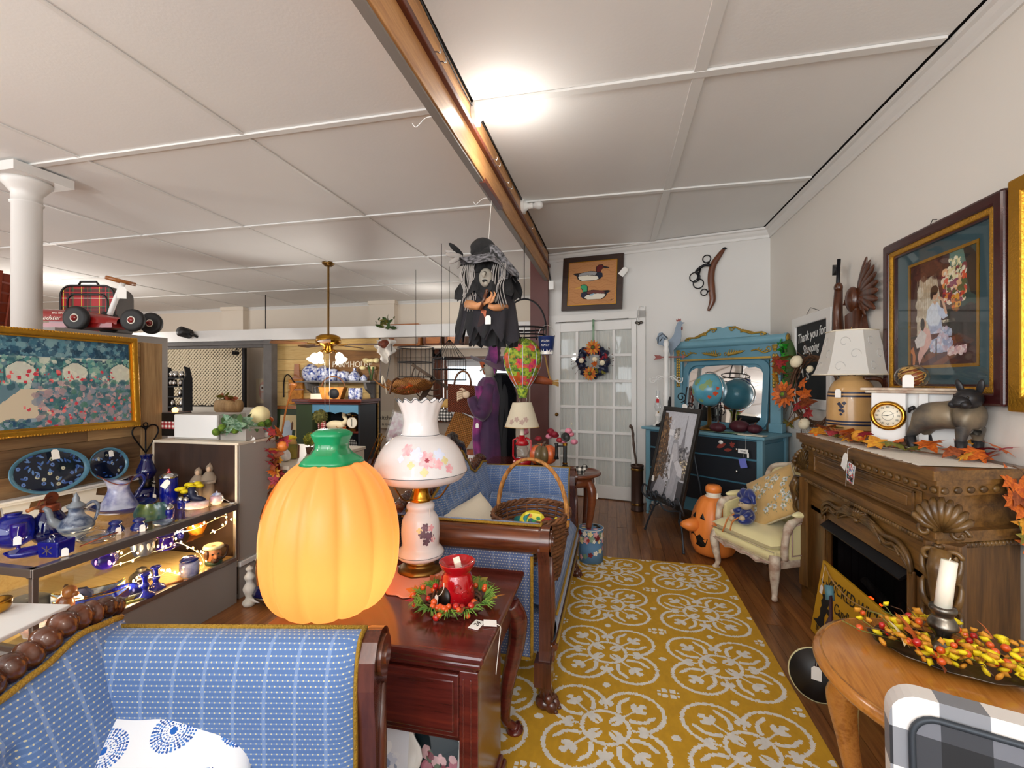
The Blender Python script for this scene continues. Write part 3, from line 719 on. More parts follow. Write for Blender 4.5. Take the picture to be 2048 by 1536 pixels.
# pillow of the near settee: sea-urchin print
pa=Paint(.42,.36,'#eef0f2',460)
def urchin(cx,cy,r):
    for k in range(34):
        a=2*PI*k/34;ca,sa=math.cos(a),math.sin(a)
        for q in (.3,.42,.55,.68,.81,.94):
            if (k%2 and q<.5):continue
            pa.ell(cx+ca*r*q,cy+sa*r*q,.0035+.0042*q,.0035+.0042*q,['#2a62b8','#1d4f9c','#4a80c8'][k%3])
    pa.ell(cx,cy,.02,.024,'#1560b8')
for cx,cy,r in ((.13,.83,.105),(.46,.86,.1),(.84,.85,.115),(.24,.50,.125),(.60,.52,.125),(.95,.47,.1),(.1,.17,.1),(.44,.18,.12),(.80,.16,.12),(.3,.98,.05)):urchin(cx,cy,r)
def soft_print(p,name,label,cat,loc,rot,back,h=.12,mats='fabric_print',pinch=.05,group=None):
    me=p.mesh('printed_front',mats);W,H=p.W,p.H;co=np.empty(len(me.vertices)*3,np.float32);me.vertices.foreach_get('co',co);co=co.reshape(-1,3)
    u,v=co[:,0]/(W/2),co[:,1]/(H/2);e=np.sqrt(np.clip((1-np.abs(u)**2.6)*(1-np.abs(v)**2.6),0,1))
    co[:,0]*=1-pinch*(1-v*v);co[:,1]*=1-pinch*(1-u*u);co[:,2]=h/2*e+.003*np.sin(u*9+v*4)*e;me.vertices.foreach_set('co',co.ravel())
    me.polygons.foreach_set('use_smooth',[True]*len(me.polygons));me.update()
    t=thing(name,label,cat,loc,group=group,rot=rot);link('printed_front',me,t)
    b=MB();n=16
    def fn(i,j):
        u,v=i*2-1,j*2-1;e=max(0,(1-abs(u)**2.6)*(1-abs(v)**2.6))**.5;return (u*W/2*(1-pinch*(1-v*v)),v*H/2*(1-pinch*(1-u*u)),-h/2*e)
    b.grid(fn,n,n);b.f=[f[::-1] for f in b.f];P(t,'cushion_back',b,back);return t
pb=soft_print(pa,'throw_pillow','white cushion printed with blue urchin rosettes on the foreground settee','cushion',(-.985,.83,.52),(rad(62),0,rad(28)),'felt_cream',.12,pinch=.13)
pb.rotation_mode='XYZ';pb.rotation_euler=Euler((rad(40),rad(-5),rad(26)))
P(pb,'care_label',MB().box((.07,.185,.0),(.03,.035,.002)),'paper')
# embroidered cream pillow of the far settee
pl=solo('throw_pillow','cream cushion with a blue motif lying against the tufted settee back','cushion',MB().cushion(.38,.34,.18,18),'felt_cream',(-.73,2.33,.54),rot=(rad(50),rad(-10),rad(62)))
P(pl,'embroidery',MB().at((.06,.02,.066),(0,0,.4)).leaf((0,0,0),.07,.3,kind='oval',droop=.02).leaf((.05,.02,-.004),.06,1.9,kind='oval',droop=.02),'blue_box')
# willow basket with its hoop handle
bk=thing('willow_basket','brown willow basket with a tall hoop handle on the blue settee','basket',(-.375,2.10,.435),rad(-14))
bk.scale=(1,1,1.14)
RX,RY=.175,.205
def ring(z,rx,ry,r,n=40,ph=0,amp=.004):
    return [(rx*math.cos(2*PI*k/n),ry*math.sin(2*PI*k/n),z+amp*math.sin(k*PI+ph)) for k in range(n)]
for k in range(15):
    f=k/14;P(bk,'willow_strand',MB().tube(ring(.015+.235*f,RX*(.74+.26*f),RY*(.74+.26*f),0,40,k*PI),.0075,5,True),'wicker')
for k in range(20):
    a=2*PI*k/20;P(bk,'willow_stake',MB().tube([(RX*.73*math.cos(a),RY*.73*math.sin(a),0),(RX*1.0*math.cos(a),RY*1.0*math.sin(a),.26)],.0045,5),'wicker')
P(bk,'basket_floor',MB().lathe([(.0,.006),(.98,.006),(1,.012),(0,.012)],30,sx=RX*.74,sy=RY*.74),'wicker')
for q in range(3):
    P(bk,'rim_braid',MB().tube([((RX+.004*math.cos(k*1.1+q*2.1))*math.cos(2*PI*k/60),(RY+.004*math.cos(k*1.1+q*2.1))*math.sin(2*PI*k/60),.258+.009*math.sin(k*1.1+q*2.1)) for k in range(60)],.007,5,True),'wicker')
for q in range(4):
    P(bk,'handle_rod',MB().tube([((RX+.002)*math.cos(a)+.005*math.cos(q*PI/2+a*9),.006*math.sin(q*PI/2+a*9),.22+.255*math.sin(a)**.8 if math.sin(a)>0 else .22) for a in np.linspace(0,PI,36)],.0062,6),'wicker_light')
for s_ in (-1,1):P(bk,'handle_wrap',MB().tube([(s_*RX*(.97+.0*k)+.013*math.cos(k*1.5),.013*math.sin(k*1.5),.19+.0022*k) for k in range(40)],.0035,5),'wicker')
P(bk,'twist_tie',MB().tube(arc((RX,0,.25),.014,0,360,10,'xy')[:-1],.003,5,True),'blue_box')
def toy(n,lab,mb,mats,loc,rot=(0,0,0)):return solo(n,lab,'toy',mb,mats,loc,rot=rot)
bx,by=-.375,2.10
toy('toy_cup','teal painted wooden cup lying inside the willow basket',MB().lathe([(.03,0),(.036,.06),(.04,.075),(.033,.075),(.028,.01)],18),'toy_teal',(bx-.07,by-.0,.675),(rad(80),0,rad(70)))
tm=Paint(.11,.11,'#e6d84a',500);tm.dabs(16,.15,.15,.85,.85,.09,['#2a8a4a','#d87a2a','#1f5f7a','#c8d86a'],1)
tt=thing('toy_drum','yellow painted hand drum lying in the willow basket','toy',(bx+.01,by-.03,.69),rot=(rad(35),rad(5),0))
P(tt,'drum_body',MB().lathe([(.055,-.02),(.06,-.012),(.06,.012),(.055,.018),(0,.018)],28),'toy_yellow');link('painted_top',tm.mesh('painted_top','print'),tt,(0,0,.0192),scale=(.68,.68,1))
toy('toy_maraca','dark red wooden maraca by the basket rim',MB().sph((0,0,0),(.034,.034,.04)).tube([(0,0,-.03),(0,0,-.13)],.008,8),'toy_red',(bx+.085,by-.05,.69),(rad(60),rad(-30),0))
toy('toy_block','small yellow and white toy wedge beside the red maraca',MB().prism([(-.03,0),(.03,0),(.02,.035),(-.01,.04)],-.015,.015,'xz'),'toy_yellow',(bx+.12,by-.02,.675),(0,rad(20),.6))
toy('toy_frog','green wooden percussion frog under the hand drum',MB().sph((0,0,0),(.05,.035,.03)).sph((.03,.012,.025),.01,8,6).sph((.03,-.012,.025),.01,8,6),'toy_green',(bx-.02,by+.03,.575))
toy('toy_rattle','orange wooden rattle deep inside the willow basket',MB().cyl((0,0,0),.03,.03,16).tube([(0,.03,0),(0,.12,0)],.007,8),'orange_plastic',(bx-.03,by-.07,.585),(rad(20),0,.5))
# ================================================================ LAMP TABLE BETWEEN THE SETTEES
TZ=.60
tb=thing('end_table','dark mahogany end table with a brass pulled drawer between the settees','table',(-.69,1.46,0))
W2,D2=.335,.275
P(tb,'tabletop',MB().b2((-W2-.015,-D2-.015,.575),(W2+.015,D2+.015,.60)),'mahogany',bev=.008)
P(tb,'top_moulding',MB().b2((-W2-.005,-D2-.005,.555),(W2+.005,D2+.005,.575)).b2((-W2+.012,-D2+.012,.535),(W2-.012,D2-.012,.555)),'mahogany',bev=.007)
P(tb,'carcase',MB().b2((-W2+.02,-D2+.02,.06),(-W2+.045,-D2+.32,.54)).b2((W2-.045,-D2+.02,.06),(W2-.02,-D2+.32,.54)).b2((-W2+.03,-D2+.30,.06),(W2-.03,-D2+.32,.54)).b2((-W2+.03,-D2+.02,.06),(W2-.03,-D2+.31,.09)).b2((-W2+.03,-D2+.035,.325),(W2-.03,-D2+.31,.345)),'mahogany',bev=.003)
P(tb,'back_apron',MB().b2((-W2+.02,-D2+.31,.44),(W2-.02,D2-.02,.54)),'mahogany')
for s_ in (-1,1):
    P(tb,'corner_stile',MB().box((s_*(W2-.035),-D2+.03,.30),(.055,.035,.48)).b2((s_*(W2-.05)-.003,-D2+.008,.08),(s_*(W2-.05)+.003,-D2+.014,.52)).b2((s_*(W2-.028)-.003,-D2+.008,.08),(s_*(W2-.028)+.003,-D2+.014,.52)),'mahogany',bev=.003)
    pts=spline([(s_*(W2-.03),D2-.05,.5),(s_*(W2-.005),D2-.03,.43),(s_*(W2-.01),D2-.03,.33),(s_*(W2-.04),D2-.05,.18),(s_*(W2-.045),D2-.06,.07),(s_*(W2-.02),D2-.045,.03),(s_*(W2-.01),D2-.04,.018)],5)
    rr=np.interp(np.linspace(0,1,len(pts)),[0,.15,.4,.7,.86,.95,1],[.036,.04,.03,.018,.017,.03,.028])
    P(tb,'leg',MB().tube(pts,list(rr),12).sph((s_*(W2-.012),D2-.04,.015),(.034,.036,.015)),'mahogany')
P(tb,'base_moulding',MB().b2((-W2,-D2,.0),(W2,-D2+.335,.05)).b2((-W2+.01,-D2+.01,.05),(W2-.01,-D2+.325,.072)),'mahogany',bev=.008)
dw=P(tb,'drawer',MB().b2((-W2+.062,-D2+.008,.355),(W2-.062,-D2+.03,.53)).b2((-W2+.075,-D2+.003,.37),(W2-.075,-D2+.012,.515)),'mahogany',bev=.005)
for x in (-.02,):
    h=MB().cyl((x-.028,-D2-.008,.462),.005,.02,8,'y').cyl((x+.028,-D2-.008,.462),.005,.02,8,'y').tube(spline([(x-.028,-D2-.018,.462),(x-.026,-D2-.022,.44),(x,-D2-.026,.432),(x+.026,-D2-.022,.44),(x+.028,-D2-.018,.462)],4),.0042,6)
    for a in range(0,360,60):h.tube(arc((x+.02*math.cos(rad(a)),-D2+.002,.465+.017*math.sin(rad(a))),.012,0,360,8)[:-1],.0026,5,True)
    P(dw,'drawer_pull',h,'old_brass')
for nm,lab,m_,x,y,sc_,ry in (('flower_plate','blue and white floral shaped plate standing under the end table drawer',0,.0,.02,1,10),('flower_plate','dark floral oval plate leaning inside the open end table',1,.16,.06,.9,-8)):
    fp=Paint(.24,.24,'#dfe3ee' if m_==0 else '#1a2a30',300)
    if m_==0:
        for k in range(7):fp.ell(.45+.2*math.cos(k*.9),.45+.2*math.sin(k*.9),.15,.1,['#c9d2e6','#eef0f6','#a8b8da'][k%3],1,k*51)
        fp.ell(.45,.45,.06,.06,'#5a78b0');fp.poly([(0,1),(.4,1),(.1,.7),(0,.8)],'#1f5f80');fp.dabs(14,.05,.05,.95,.95,.05,['#3a5f98','#7a95c4','#e8ecf4'],.6)
    else:fp.dabs(40,.1,.05,.95,.6,.08,['#c47a8a','#e8c0c4','#8a3a4a','#4a6a4a'],.9)
    o=thing(nm,lab,'plate',(-.69+x,1.245+y,.105+.1*sc_),rot=(rad(78),0,rad(ry)))
    P(o,'plate_rim',MB().lathe([(0,-.008),(.1,-.008),(.122,.004),(.12,.008),(.1,.0),(0,0)],30,fn=lambda a,r,z:(r*(1+.06*math.cos(6*a)),z),sx=sc_,sy=sc_),'porcelain')
    me=fp.mesh('painted_face','ceramic_print');link('painted_face',me,o,(0,0,.004),scale=(.7*sc_,.7*sc_,1))
# ---- the big lit pumpkin
pk=thing('lighted_pumpkin','big glowing orange plastic pumpkin with a green stem on the end table','pumpkin',(-.927,1.362,TZ+.001),rad(12))
def ribs(a,r,z):
    g_=abs(math.sin(a*6));return (r*(1-.085*(1-g_)**2.0),z)
pp=[(.06,.004),(.14,.0),(.185,.03),(.212,.09),(.222,.17),(.220,.25),(.203,.33),(.17,.40),(.125,.452),(.08,.478),(.055,.486)]
pps=spline([(a,0,b) for a,b in pp],3)
P(pk,'pumpkin_body',MB().lathe([(v.x,v.z) for v in pps],96,fn=ribs,cap=False),'pumpkin_shell')
P(pk,'pumpkin_base',MB().lathe([(0,.0),(.06,.0),(.06,.006),(0,.006)],24),'orange_plastic')
P(pk,'pumpkin_stem',MB().lathe([(.102,.468),(.094,.480),(.066,.498),(.053,.516),(.053,.536),(.063,.556),(.065,.566),(.047,.577),(0,.58)],28,fn=lambda a,r,z:(r*(1+.07*math.sin(5*a)),z)),'stem_plastic')
P(pk,'clear_tape',MB().lathe([(.068,.498),(.0555,.518),(.055,.532)],24,cap=False),'cellophane')
def on_p(a,z,off=.003):
    r=np.interp(z,[q[1] for q in pp[2:]],[q[0] for q in pp[2:]])+off;return (r*math.cos(a),r*math.sin(a),z)
for nm,pts in (('eye',[(158,.30),(152,.37),(158,.41),(168,.43),(172,.36),(168,.30)]),('eye',[(196,.30),(192,.36),(196,.43),(206,.41),(212,.37),(206,.30)][::-1]),('mouth',[(140,.20),(150,.16),(165,.15),(180,.19),(195,.15),(212,.16),(222,.2),(212,.1),(195,.075),(180,.07),(165,.075),(150,.1)]),('nose',[(176,.28),(184,.28),(187,.24),(173,.24)])):
    cx=sum(p[0] for p in pts)/len(pts);cz=sum(p[1] for p in pts)/len(pts);vs=[on_p(rad(cx),cz,.004)]
    ex=[]
    for k in range(len(pts)):
        a,b=pts[k],pts[(k+1)%len(pts)]
        for f in (0,.5):ex.append((a[0]+(b[0]-a[0])*f,a[1]+(b[1]-a[1])*f))
    for fr in (.5,1.0):vs+=[on_p(rad(cx+(a-cx)*fr),cz+(z-cz)*fr,.004) for a,z in ex]
    n=len(ex);fs=[(0,1+i,1+(i+1)%n) for i in range(n)]+[(1+i,1+n+i,1+n+(i+1)%n,1+(i+1)%n) for i in range(n)]
    P(pk,nm,MB().add(vs,fs),'black_paint')
lb=lamp('pumpkin_bulb','POINT',(.03,0,.12),3.6,(1,.74,.42),.03);lb.parent=pk
# ---- hurricane lamp with painted flowers
lm=thing('hurricane_lamp','white milk glass parlour lamp painted with pink flowers on the end table','lamp',(-.742,1.672,TZ),rad(0))
LR=.165
P(lm,'lamp_foot',MB().lathe([(.0,0),(.085,0),(.088,.008),(.075,.018),(.06,.022),(.055,.034),(.06,.04),(.0,.04)],28,fn=lambda a,r,z:(r*(1+.03*math.cos(8*a)),z)),'old_brass')
P(lm,'glass_font',MB().lathe([(v.x,v.z) for v in spline([(.055,0,.04),(.085,0,.055),(.092,0,.07),(.083,0,.085),(.072,0,.10),(.075,0,.15),(.07,0,.2),(.055,0,.225),(.05,0,.235),(.055,0,.25),(.05,0,.262),(.038,0,.27)],3)],36,cap=False),'milk_glass')
P(lm,'burner',MB().lathe([(.036,.268),(.045,.275),(.04,.285),(.034,.30),(.03,.33),(.034,.334),(.034,.35),(0,.35)],24),'brass')
P(lm,'shade_holder',MB().tube([(.125*math.cos(2*PI*k/32),.125*math.sin(2*PI*k/32),.352) for k in range(32)],.005,6,True),'old_brass')
for a in range(0,360,120):P(lm,'holder_arm',MB().tube(spline([(.036*math.cos(rad(a)),.036*math.sin(rad(a)),.28),(.08*math.cos(rad(a)),.08*math.sin(rad(a)),.29),(.12*math.cos(rad(a)),.12*math.sin(rad(a)),.345)],4),.0035,6),'old_brass')
def frill(a,r,z):q=max(0,(z-.585)/.085);return (r*(1+.05*q*math.cos(14*a)),z+.007*q*math.cos(14*a))
sp=spline([(.120,0,.345),(.16,0,.36),(.18,0,.385),(.182,0,.395),(.176,0,.415),(.164,0,.45),(.14,0,.49),(.105,0,.52),(.076,0,.532),(.07,0,.555),(.066,0,.585),(.074,0,.625),(.092,0,.667)],4)
P(lm,'lamp_shade',MB().lathe([(v.x,v.z) for v in sp],140,fn=frill,cap=False),'milk_glass')
P(lm,'rim_line',MB().tube([((.0925*(1+.05*math.cos(14*a)))*math.cos(a),(.0925*(1+.05*math.cos(14*a)))*math.sin(a),.667+.007*math.cos(14*a)) for a in np.linspace(0,2*PI,113)[:-1]],.0014,4,True),'pewter')
for r_,z_ in ((.0765,.533),(.1835,.39),(.092,.07)):P(lm,'painted_line',MB().tube([(r_*math.cos(2*PI*k/60),r_*math.sin(2*PI*k/60),z_) for k in range(60)],.001,4,True),'pewter')
P(lm,'pull_chain',MB().tube([(.045,-.02,.27),(.052,-.03,.22),(.075,-.045,.12)],.0012,4),'thread')
P(lm,'chimney',MB().lathe([(.032,.35),(.038,.40),(.028,.48),(.025,.6)],20,cap=False),'glass_sheet')
def shade_r(z):return np.interp(z,[v.z for v in sp],[v.x for v in sp])
def decal(parent,name,mats,ang,z,size,n,rfun,rot0=0,off=.0012):
    """flat painted flower of n petals following the glass"""
    vs=[None];fs=[]
    def pt(u,v):
        zz=z+v;r=rfun(zz)+off;a=rad(ang)+u/max(r,.03);return (r*math.cos(a),r*math.sin(a),zz)
    vs[0]=pt(0,0);m=n*6
    for ring_ in (.5,1):
        for k in range(m):a=2*PI*k/m+rot0;q=size*ring_*(.62+.38*abs(math.cos(n*a/2)));vs.append(pt(q*math.cos(a),q*math.sin(a)))
    fs=[(0,1+k,1+(k+1)%m) for k in range(m)]+[(1+k,1+m+k,1+m+(k+1)%m,1+(k+1)%m) for k in range(m)]
    return P(parent,name,MB().add(vs,fs,True),mats)
mat('petal_pink','#ecc0c2',.2,col2='#dd9aa0',vs=40);mat('petal_core','#a03a4a',.3);mat('petal_blue','#d4d8ea',.25);mat('petal_leaf','#d8c890',.3);mat('petal_mauve','#7a5a6a',.3,col2='#5a4a52',vs=40)
for ang,z,s_,n,m_ in ((-58,.455,.033,7,'petal_pink'),(-86,.49,.022,6,'petal_pink'),(-72,.475,.026,5,'petal_blue'),(-44,.44,.02,5,'petal_pink'),(-40,.47,.024,5,'petal_blue'),(-30,.42,.018,5,'petal_pink'),(-62,.415,.016,4,'petal_leaf'),(-78,.44,.014,4,'petal_leaf'),(-34,.45,.015,4,'petal_leaf'),(-92,.46,.013,4,'petal_blue')):
    decal(lm,'painted_flower',m_,ang,z,s_,n,shade_r)
decal(lm,'painted_flower','petal_core',-58,.455,.009,6,shade_r,off=.002)
fr_=lambda z:np.interp(z,[.04,.055,.07,.085,.10,.15,.2,.225],[.055,.085,.092,.083,.072,.075,.07,.055])
for ang,z,s_,n,m_ in ((-60,.16,.018,6,'petal_mauve'),(-40,.15,.02,6,'petal_mauve'),(-52,.185,.017,6,'petal_mauve'),(-34,.18,.014,5,'petal_pink'),(-70,.175,.012,4,'petal_leaf'),(-50,.13,.016,5,'petal_mauve'),(-28,.135,.012,5,'petal_pink')):
    decal(lm,'painted_flower',m_,ang,z,s_,n,fr_)
# doily under the lamp
solo('lace_doily','pink crocheted doily under the milk glass lamp','doily',MB().lathe([(0,.0006),(.15,.0006),(.165,.003),(.15,.0012),(0,.0014)],64,fn=lambda a,r,z:(r*(1+.035*math.cos(16*a)),z)),'doily_pink',(-.70,1.60,TZ))
# ---- wax warmer in a berry wreath
wb=thing('wax_warmer','glossy red ceramic wax warmer inside the berry wreath','wax warmer',(-.515,1.46,TZ),rad(-30))
P(wb,'warmer_body',MB().lathe([(v.x,v.z) for v in spline([(.05,0,.0),(.052,0,.01),(.05,0,.04),(.043,0,.08),(.038,0,.095),(.046,0,.108),(.053,0,.125),(.05,0,.127),(.03,0,.112),(0,0,.108)],3)],32),'red_ceramic')
P(wb,'warmer_opening',MB().at((0,-.0475,.028),(rad(83),0,0)).lathe([(0,0),(.026,0),(.026,.006),(0,.006)],18,sy=1.25),'black_paint')
for a,z in ((150,.05),(200,.06),(230,.04),(320,.06),(345,.04),(20,.05)):P(wb,'scroll_relief',MB().tube([(math.cos(rad(a)+d)*(.0495),math.sin(rad(a)+d)*.0495,z+e) for d,e in ((.2*math.cos(q),.012*math.sin(q)) for q in np.linspace(0,5.2,12))],.0022,5),'red_ceramic')
price_tag(wb,(-.02,-.062,.02),(rad(78),0,rad(-10)),.022,[(0,-.05,.075),(.006,-.056,.06),(-.004,-.06,.04),(-.02,-.06,.03)])
solo('wax_melt','cream wax melt cube sitting in the red warmer bowl','wax',MB().prism([(-.011,-.013),(.011,-.013),(.011,.015),(-.011,.015)],0,.022),'wax',(-.515,1.465,TZ+.118),rot=(rad(20),rad(-12),.5),bev=.003)
wb.scale=(1.15,1.15,1.05)
wr=thing('berry_wreath','candle ring of orange berries, evergreen and leaves around the red warmer','wreath',(-.52,1.44,TZ))
wr.scale=(1.12,1.12,1.1)
for k in range(3):P(wr,'twig_ring',MB().tube([((.075+.008*math.cos(a*5+k*2))*math.cos(a),(.075+.008*math.cos(a*5+k*2))*math.sin(a),.012+.006*math.sin(a*5+k*2)) for a in np.linspace(0,2*PI,40)[:-1]],.0035,5,True),'twig')
rw=random.Random(3)
for k in range(11):
    a=2*PI*k/11+.3;cx,cy=.088*math.cos(a),.088*math.sin(a)
    b=MB()
    for q in range(26):
        an=a+(rw.random()-.5)*2.2;L=.03+.025*rw.random();z0=.012
        b.tube([(cx,cy,z0),(cx+L*.6*math.cos(an),cy+L*.6*math.sin(an),z0+.012+rw.random()*.012),(cx+L*math.cos(an),cy+L*math.sin(an),z0+.006+rw.random()*.02)],[.0016,.0018,.0006],4)
    P(wr,'evergreen_sprig',b,'pine_green')
for k in range(34):
    a=rw.random()*2*PI if k>12 else rad(-110+rw.random()*70);r_=.07+.055*rw.random()
    P(wr,'berry',MB().sph((0,0,0),.0075+.0025*rw.random(),10,7),['berry_orange','berry_red','berry_orange'][k%3],(r_*math.cos(a),r_*math.sin(a),.012+.025*rw.random()))
for k,(a,r_,m_) in enumerate(((5,.125,'leaf_yellow'),(95,.12,'leaf_yellow'),(60,.11,'leaf_olive'),(185,.12,'leaf_orange'),(215,.115,'leaf_crimson'),(300,.1,'leaf_rust'),(140,.12,'leaf_rust'))):
    P(wr,'leaf',MB().leaf((0,0,0),.05,rad(a)-PI/2,.35,.3*((k%3)-1)),m_,(r_*math.cos(rad(a)),r_*math.sin(rad(a)),.03))
for a in (200,290,335):P(wr,'pine_cone',MB().sph((0,0,0),(.016,.016,.013),12,8,lambda a_,b_:1+.12*math.sin(a_*6)*math.sin(b_*9)),'twig',(.09*math.cos(rad(a)),.09*math.sin(rad(a)),.018))
tg=solo('price_tag','white price tag with a looped string beside the berry wreath','tag',MB().box((0,0,0),(.033,.05,.001)).at((.035,.02,.003),(.1,.1,.5)).box((0,0,0),(.04,.03,.001)),'paper',(-.405,1.325,TZ+.002),rad(-12))
P(tg,'tag_string',MB().tube(spline([(.05,.02,.004),(.075,.01,.006),(.092,-.03,.0),(.096,-.05,-.04),(.095,-.06,-.09)],5),.0011,4),'thread')
text(tg,'24',.024,'ink',(0,.002,.0008),(0,0,1.5),shear=.3)
# ================================================================ RUG
rg=Paint(1.56,2.62,'#c4951f',210)
X=(rg.x-.5)*1.56-.02;Yv=(rg.y-.5)*2.62+2.22  # world metres
def rep(v,c,p):return ((v-c)/p+.5)%1-.5
tx=rep(X,-.03,.52);ty=rep(Yv,1.79,.497);ax_,ay_=np.abs(tx),np.abs(ty)
jig=.006*np.sin(X*210)*np.sin(Yv*190)+.004*np.sin(X*517+Yv*430)
q=np.hypot(ax_-.215,ay_-.215)-.232;q=np.minimum(q,np.maximum(ax_,ay_)-.22)+jig*.6
W=np.abs(q+.012)<.0155
rc=np.hypot(ax_,ay_);W|=np.abs(rc-.172+jig*.5)<.0155
def el(cx,cy,rx,ry,rot):
    a=rad(rot);dx,dy=ax_-cx,ay_-cy;u=dx*math.cos(a)+dy*math.sin(a);v=-dx*math.sin(a)+dy*math.cos(a);return (u/rx)**2+(v/ry)**2+jig*6<1
pet=el(.078,.078,.062,.045,45)&~el(.055,.055,.035,.007,45);W|=pet
W|=(np.abs(ax_-ay_)<.013)&(rc>.18)&(rc<.33)
W|=el(.245,.245,.05,.026,45)|el(.265,.215,.045,.025,0)|el(.215,.265,.045,.025,90)|el(.285,.285,.026,.03,45)
for sw in (0,1):
    f=(lambda cx,cy,rx,ry,rot:el(cx,cy,rx,ry,rot)) if not sw else (lambda cx,cy,rx,ry,rot:el(cy,cx,rx,ry,90-rot))
    W|=f(.25,.115,.085,.034,12)&~f(.27,.145,.085,.026,14);W|=f(.335,.15,.05,.017,40)
    W|=f(.268,.035,.034,.022,0)&(f(.268,.035,.034,.022,0))
    W|=f(.5,.0,.034,.03,0)
    W|=f(.47,.475,.02,.018,0)
W|=(np.abs(ax_-.465)<.021)&(np.abs(ay_-.465)<.021)|(np.abs(ax_-.425)<.013)&(np.abs(ay_-.48)<.013)
W&=(np.abs(rg.x-.5)<.497)
rg.put(W,'#dedbd4');rg.noise(.07,90);rg.noise(.05,200)
rug=thing('area_rug','yellow rug with cream quatrefoil medallions running past the settees','rug',(-.02,2.22,0))
P(rug,'rug_backing',MB().b2((-.78,-1.31,.001),(.78,1.31,.0085)),'straw');link('rug_pile',rg.mesh('rug_pile','rug_pile'),rug,(0,0,.010))
# ================================================================ MANTELPIECE
fp=thing('mantel_fireplace','carved oak mantel with an electric fire against the right wall','fireplace',(1.33,2.54,0))
def F(name,mb,mats,**kw):return P(fp,name,mb,mats,(-1.33,-2.54,0),**kw)
def plan(d):return [(1.51,2.10-d),(1.16-d,1.945-d*.75),(1.16-d,3.14+d*.75),(1.51,2.99+d)]
def slab(z0,z1,d,b=None):return MB().prism(plan(d)[::-1],z0,z1)
F('mantel_shelf',slab(.985,1.02,.045),'mantel_oak',bev=.008)
F('shelf_moulding',MB().prism(plan(.03)[::-1],.965,.985).prism(plan(.018)[::-1],.925,.965),'mantel_oak',bev=.007)
F('frieze',slab(.78,.93,-.012),'mantel_oak')
F('middle_moulding',MB().prism(plan(.04)[::-1],.775,.80).prism(plan(.026)[::-1],.757,.775),'mantel_oak',bev=.006)
F('plinth',MB().prism(plan(.02)[::-1],0,.085).prism(plan(.01)[::-1],.085,.1),'mantel_oak',bev=.005)
def along(d,z,step,fn,ends=(0,0)):
    pl_=plan(d)
    for (x1,y1),(x2,y2) in zip(pl_,pl_[1:]):
        L=math.hypot(x2-x1,y2-y1);n=int(L/step)
        for k in range(n):f=(k+.5)/n;fn(x1+(x2-x1)*f,y1+(y2-y1)*f,z,math.atan2(y2-y1,x2-x1))
rp_=MB();along(.022,.745,.017,lambda x,y,z,a:rp_.at((x,y,z),(0,0,a)).sph((0,0,0),(.012,.009,.011),8,6));rp_.at()
F('rope_bead',rp_,'oak_carve',kind='stuff')
eg=MB();along(.022,.945,.052,lambda x,y,z,a:eg.at((x,y,z),(0,0,a)).sph((0,0,0),(.017,.008,.013),10,6));eg.at()
F('egg_moulding',eg,'oak_carve',kind='stuff')
XF=1.172
F('frieze_panel',MB().b2((XF-.008,2.07,.80),(XF,3.05,.915)),'mantel_oak',bev=.004)
F('panel_moulding',MB().b2((XF-.018,2.10,.895),(XF-.004,3.02,.907)).b2((XF-.018,2.10,.808),(XF-.004,3.02,.82)).b2((XF-.018,2.10,.808),(XF-.004,2.112,.907)).b2((XF-.018,3.008,.808),(XF-.004,3.02,.907)),'mantel_oak',bev=.004)
F('inner_panel',MB().b2((XF-.014,2.15,.835),(XF-.004,2.97,.88)),'mantel_oak',bev=.005)
# lower body: two side walls, header, jambs around the firebox
F('side_panel',MB().prism([(1.51,2.11),(1.175,1.962),(1.175,1.99),(1.51,2.14)][::-1],.1,.757),'mantel_oak_z')
F('side_panel',MB().prism([(1.51,2.98),(1.175,3.122),(1.175,3.09),(1.51,2.95)],.1,.757),'mantel_oak_z')
F('jamb',MB().b2((1.17,1.962,.1),(1.23,2.15,.60)).b2((1.158,2.105,.1),(1.17,2.148,.585)),'mantel_oak_z',bev=.004)
F('jamb',MB().b2((1.17,2.885,.1),(1.23,3.122,.60)).b2((1.158,2.888,.1),(1.17,2.93,.585)),'mantel_oak_z',bev=.004)
F('header',MB().b2((1.17,1.962,.57),(1.23,3.122,.757)),'mantel_oak',bev=.003)
F('side_stile',MB().prism([(1.30,2.01),(1.25,1.99),(1.25,1.982),(1.30,2.002)],.1,.757),'mantel_oak_z')
for off,r_ in ((0,.011),(.026,.008),(.045,.006)):
    pts=spline([(1.16,2.905,.575-off*.3),(1.155,2.89,.64-off),(1.155,2.82,.675-off),(1.155,2.72,.67-off),(1.155,2.62,.70-off*.8),(1.155,2.51,.715-off),(1.155,2.40,.70-off*.8),(1.155,2.30,.67-off),(1.155,2.2,.675-off),(1.155,2.135,.64-off),(1.16,2.12,.575-off*.3)],5)
    F('arch_moulding',MB().tube(pts,r_,8),'oak_carve')
cv=MB()
for s_ in (-1,1):
    cv.tube(spiral((1.15,2.51+s_*.055,.705),.03,.006,90 if s_>0 else 90,90+s_*-430,20,'yz'),[.009-.0003*k for k in range(21)],7)
    for k in range(5):cv.tube(spline([(1.15,2.51+s_*.03,.685),(1.146,2.51+s_*(.09+.02*k),.70-.012*k+.012),(1.15,2.51+s_*(.15+.012*k),.70-.02*k)],4),[.006,.009,.01,.01,.009,.008,.006,.005,.003],6)
    cv.tube(spline([(1.15,2.51+s_*.19,.66),(1.148,2.51+s_*.24,.64),(1.15,2.51+s_*.29,.655),(1.15,2.51+s_*.33,.62)],4),[.008]*8+[.006]*4+[.004],6)
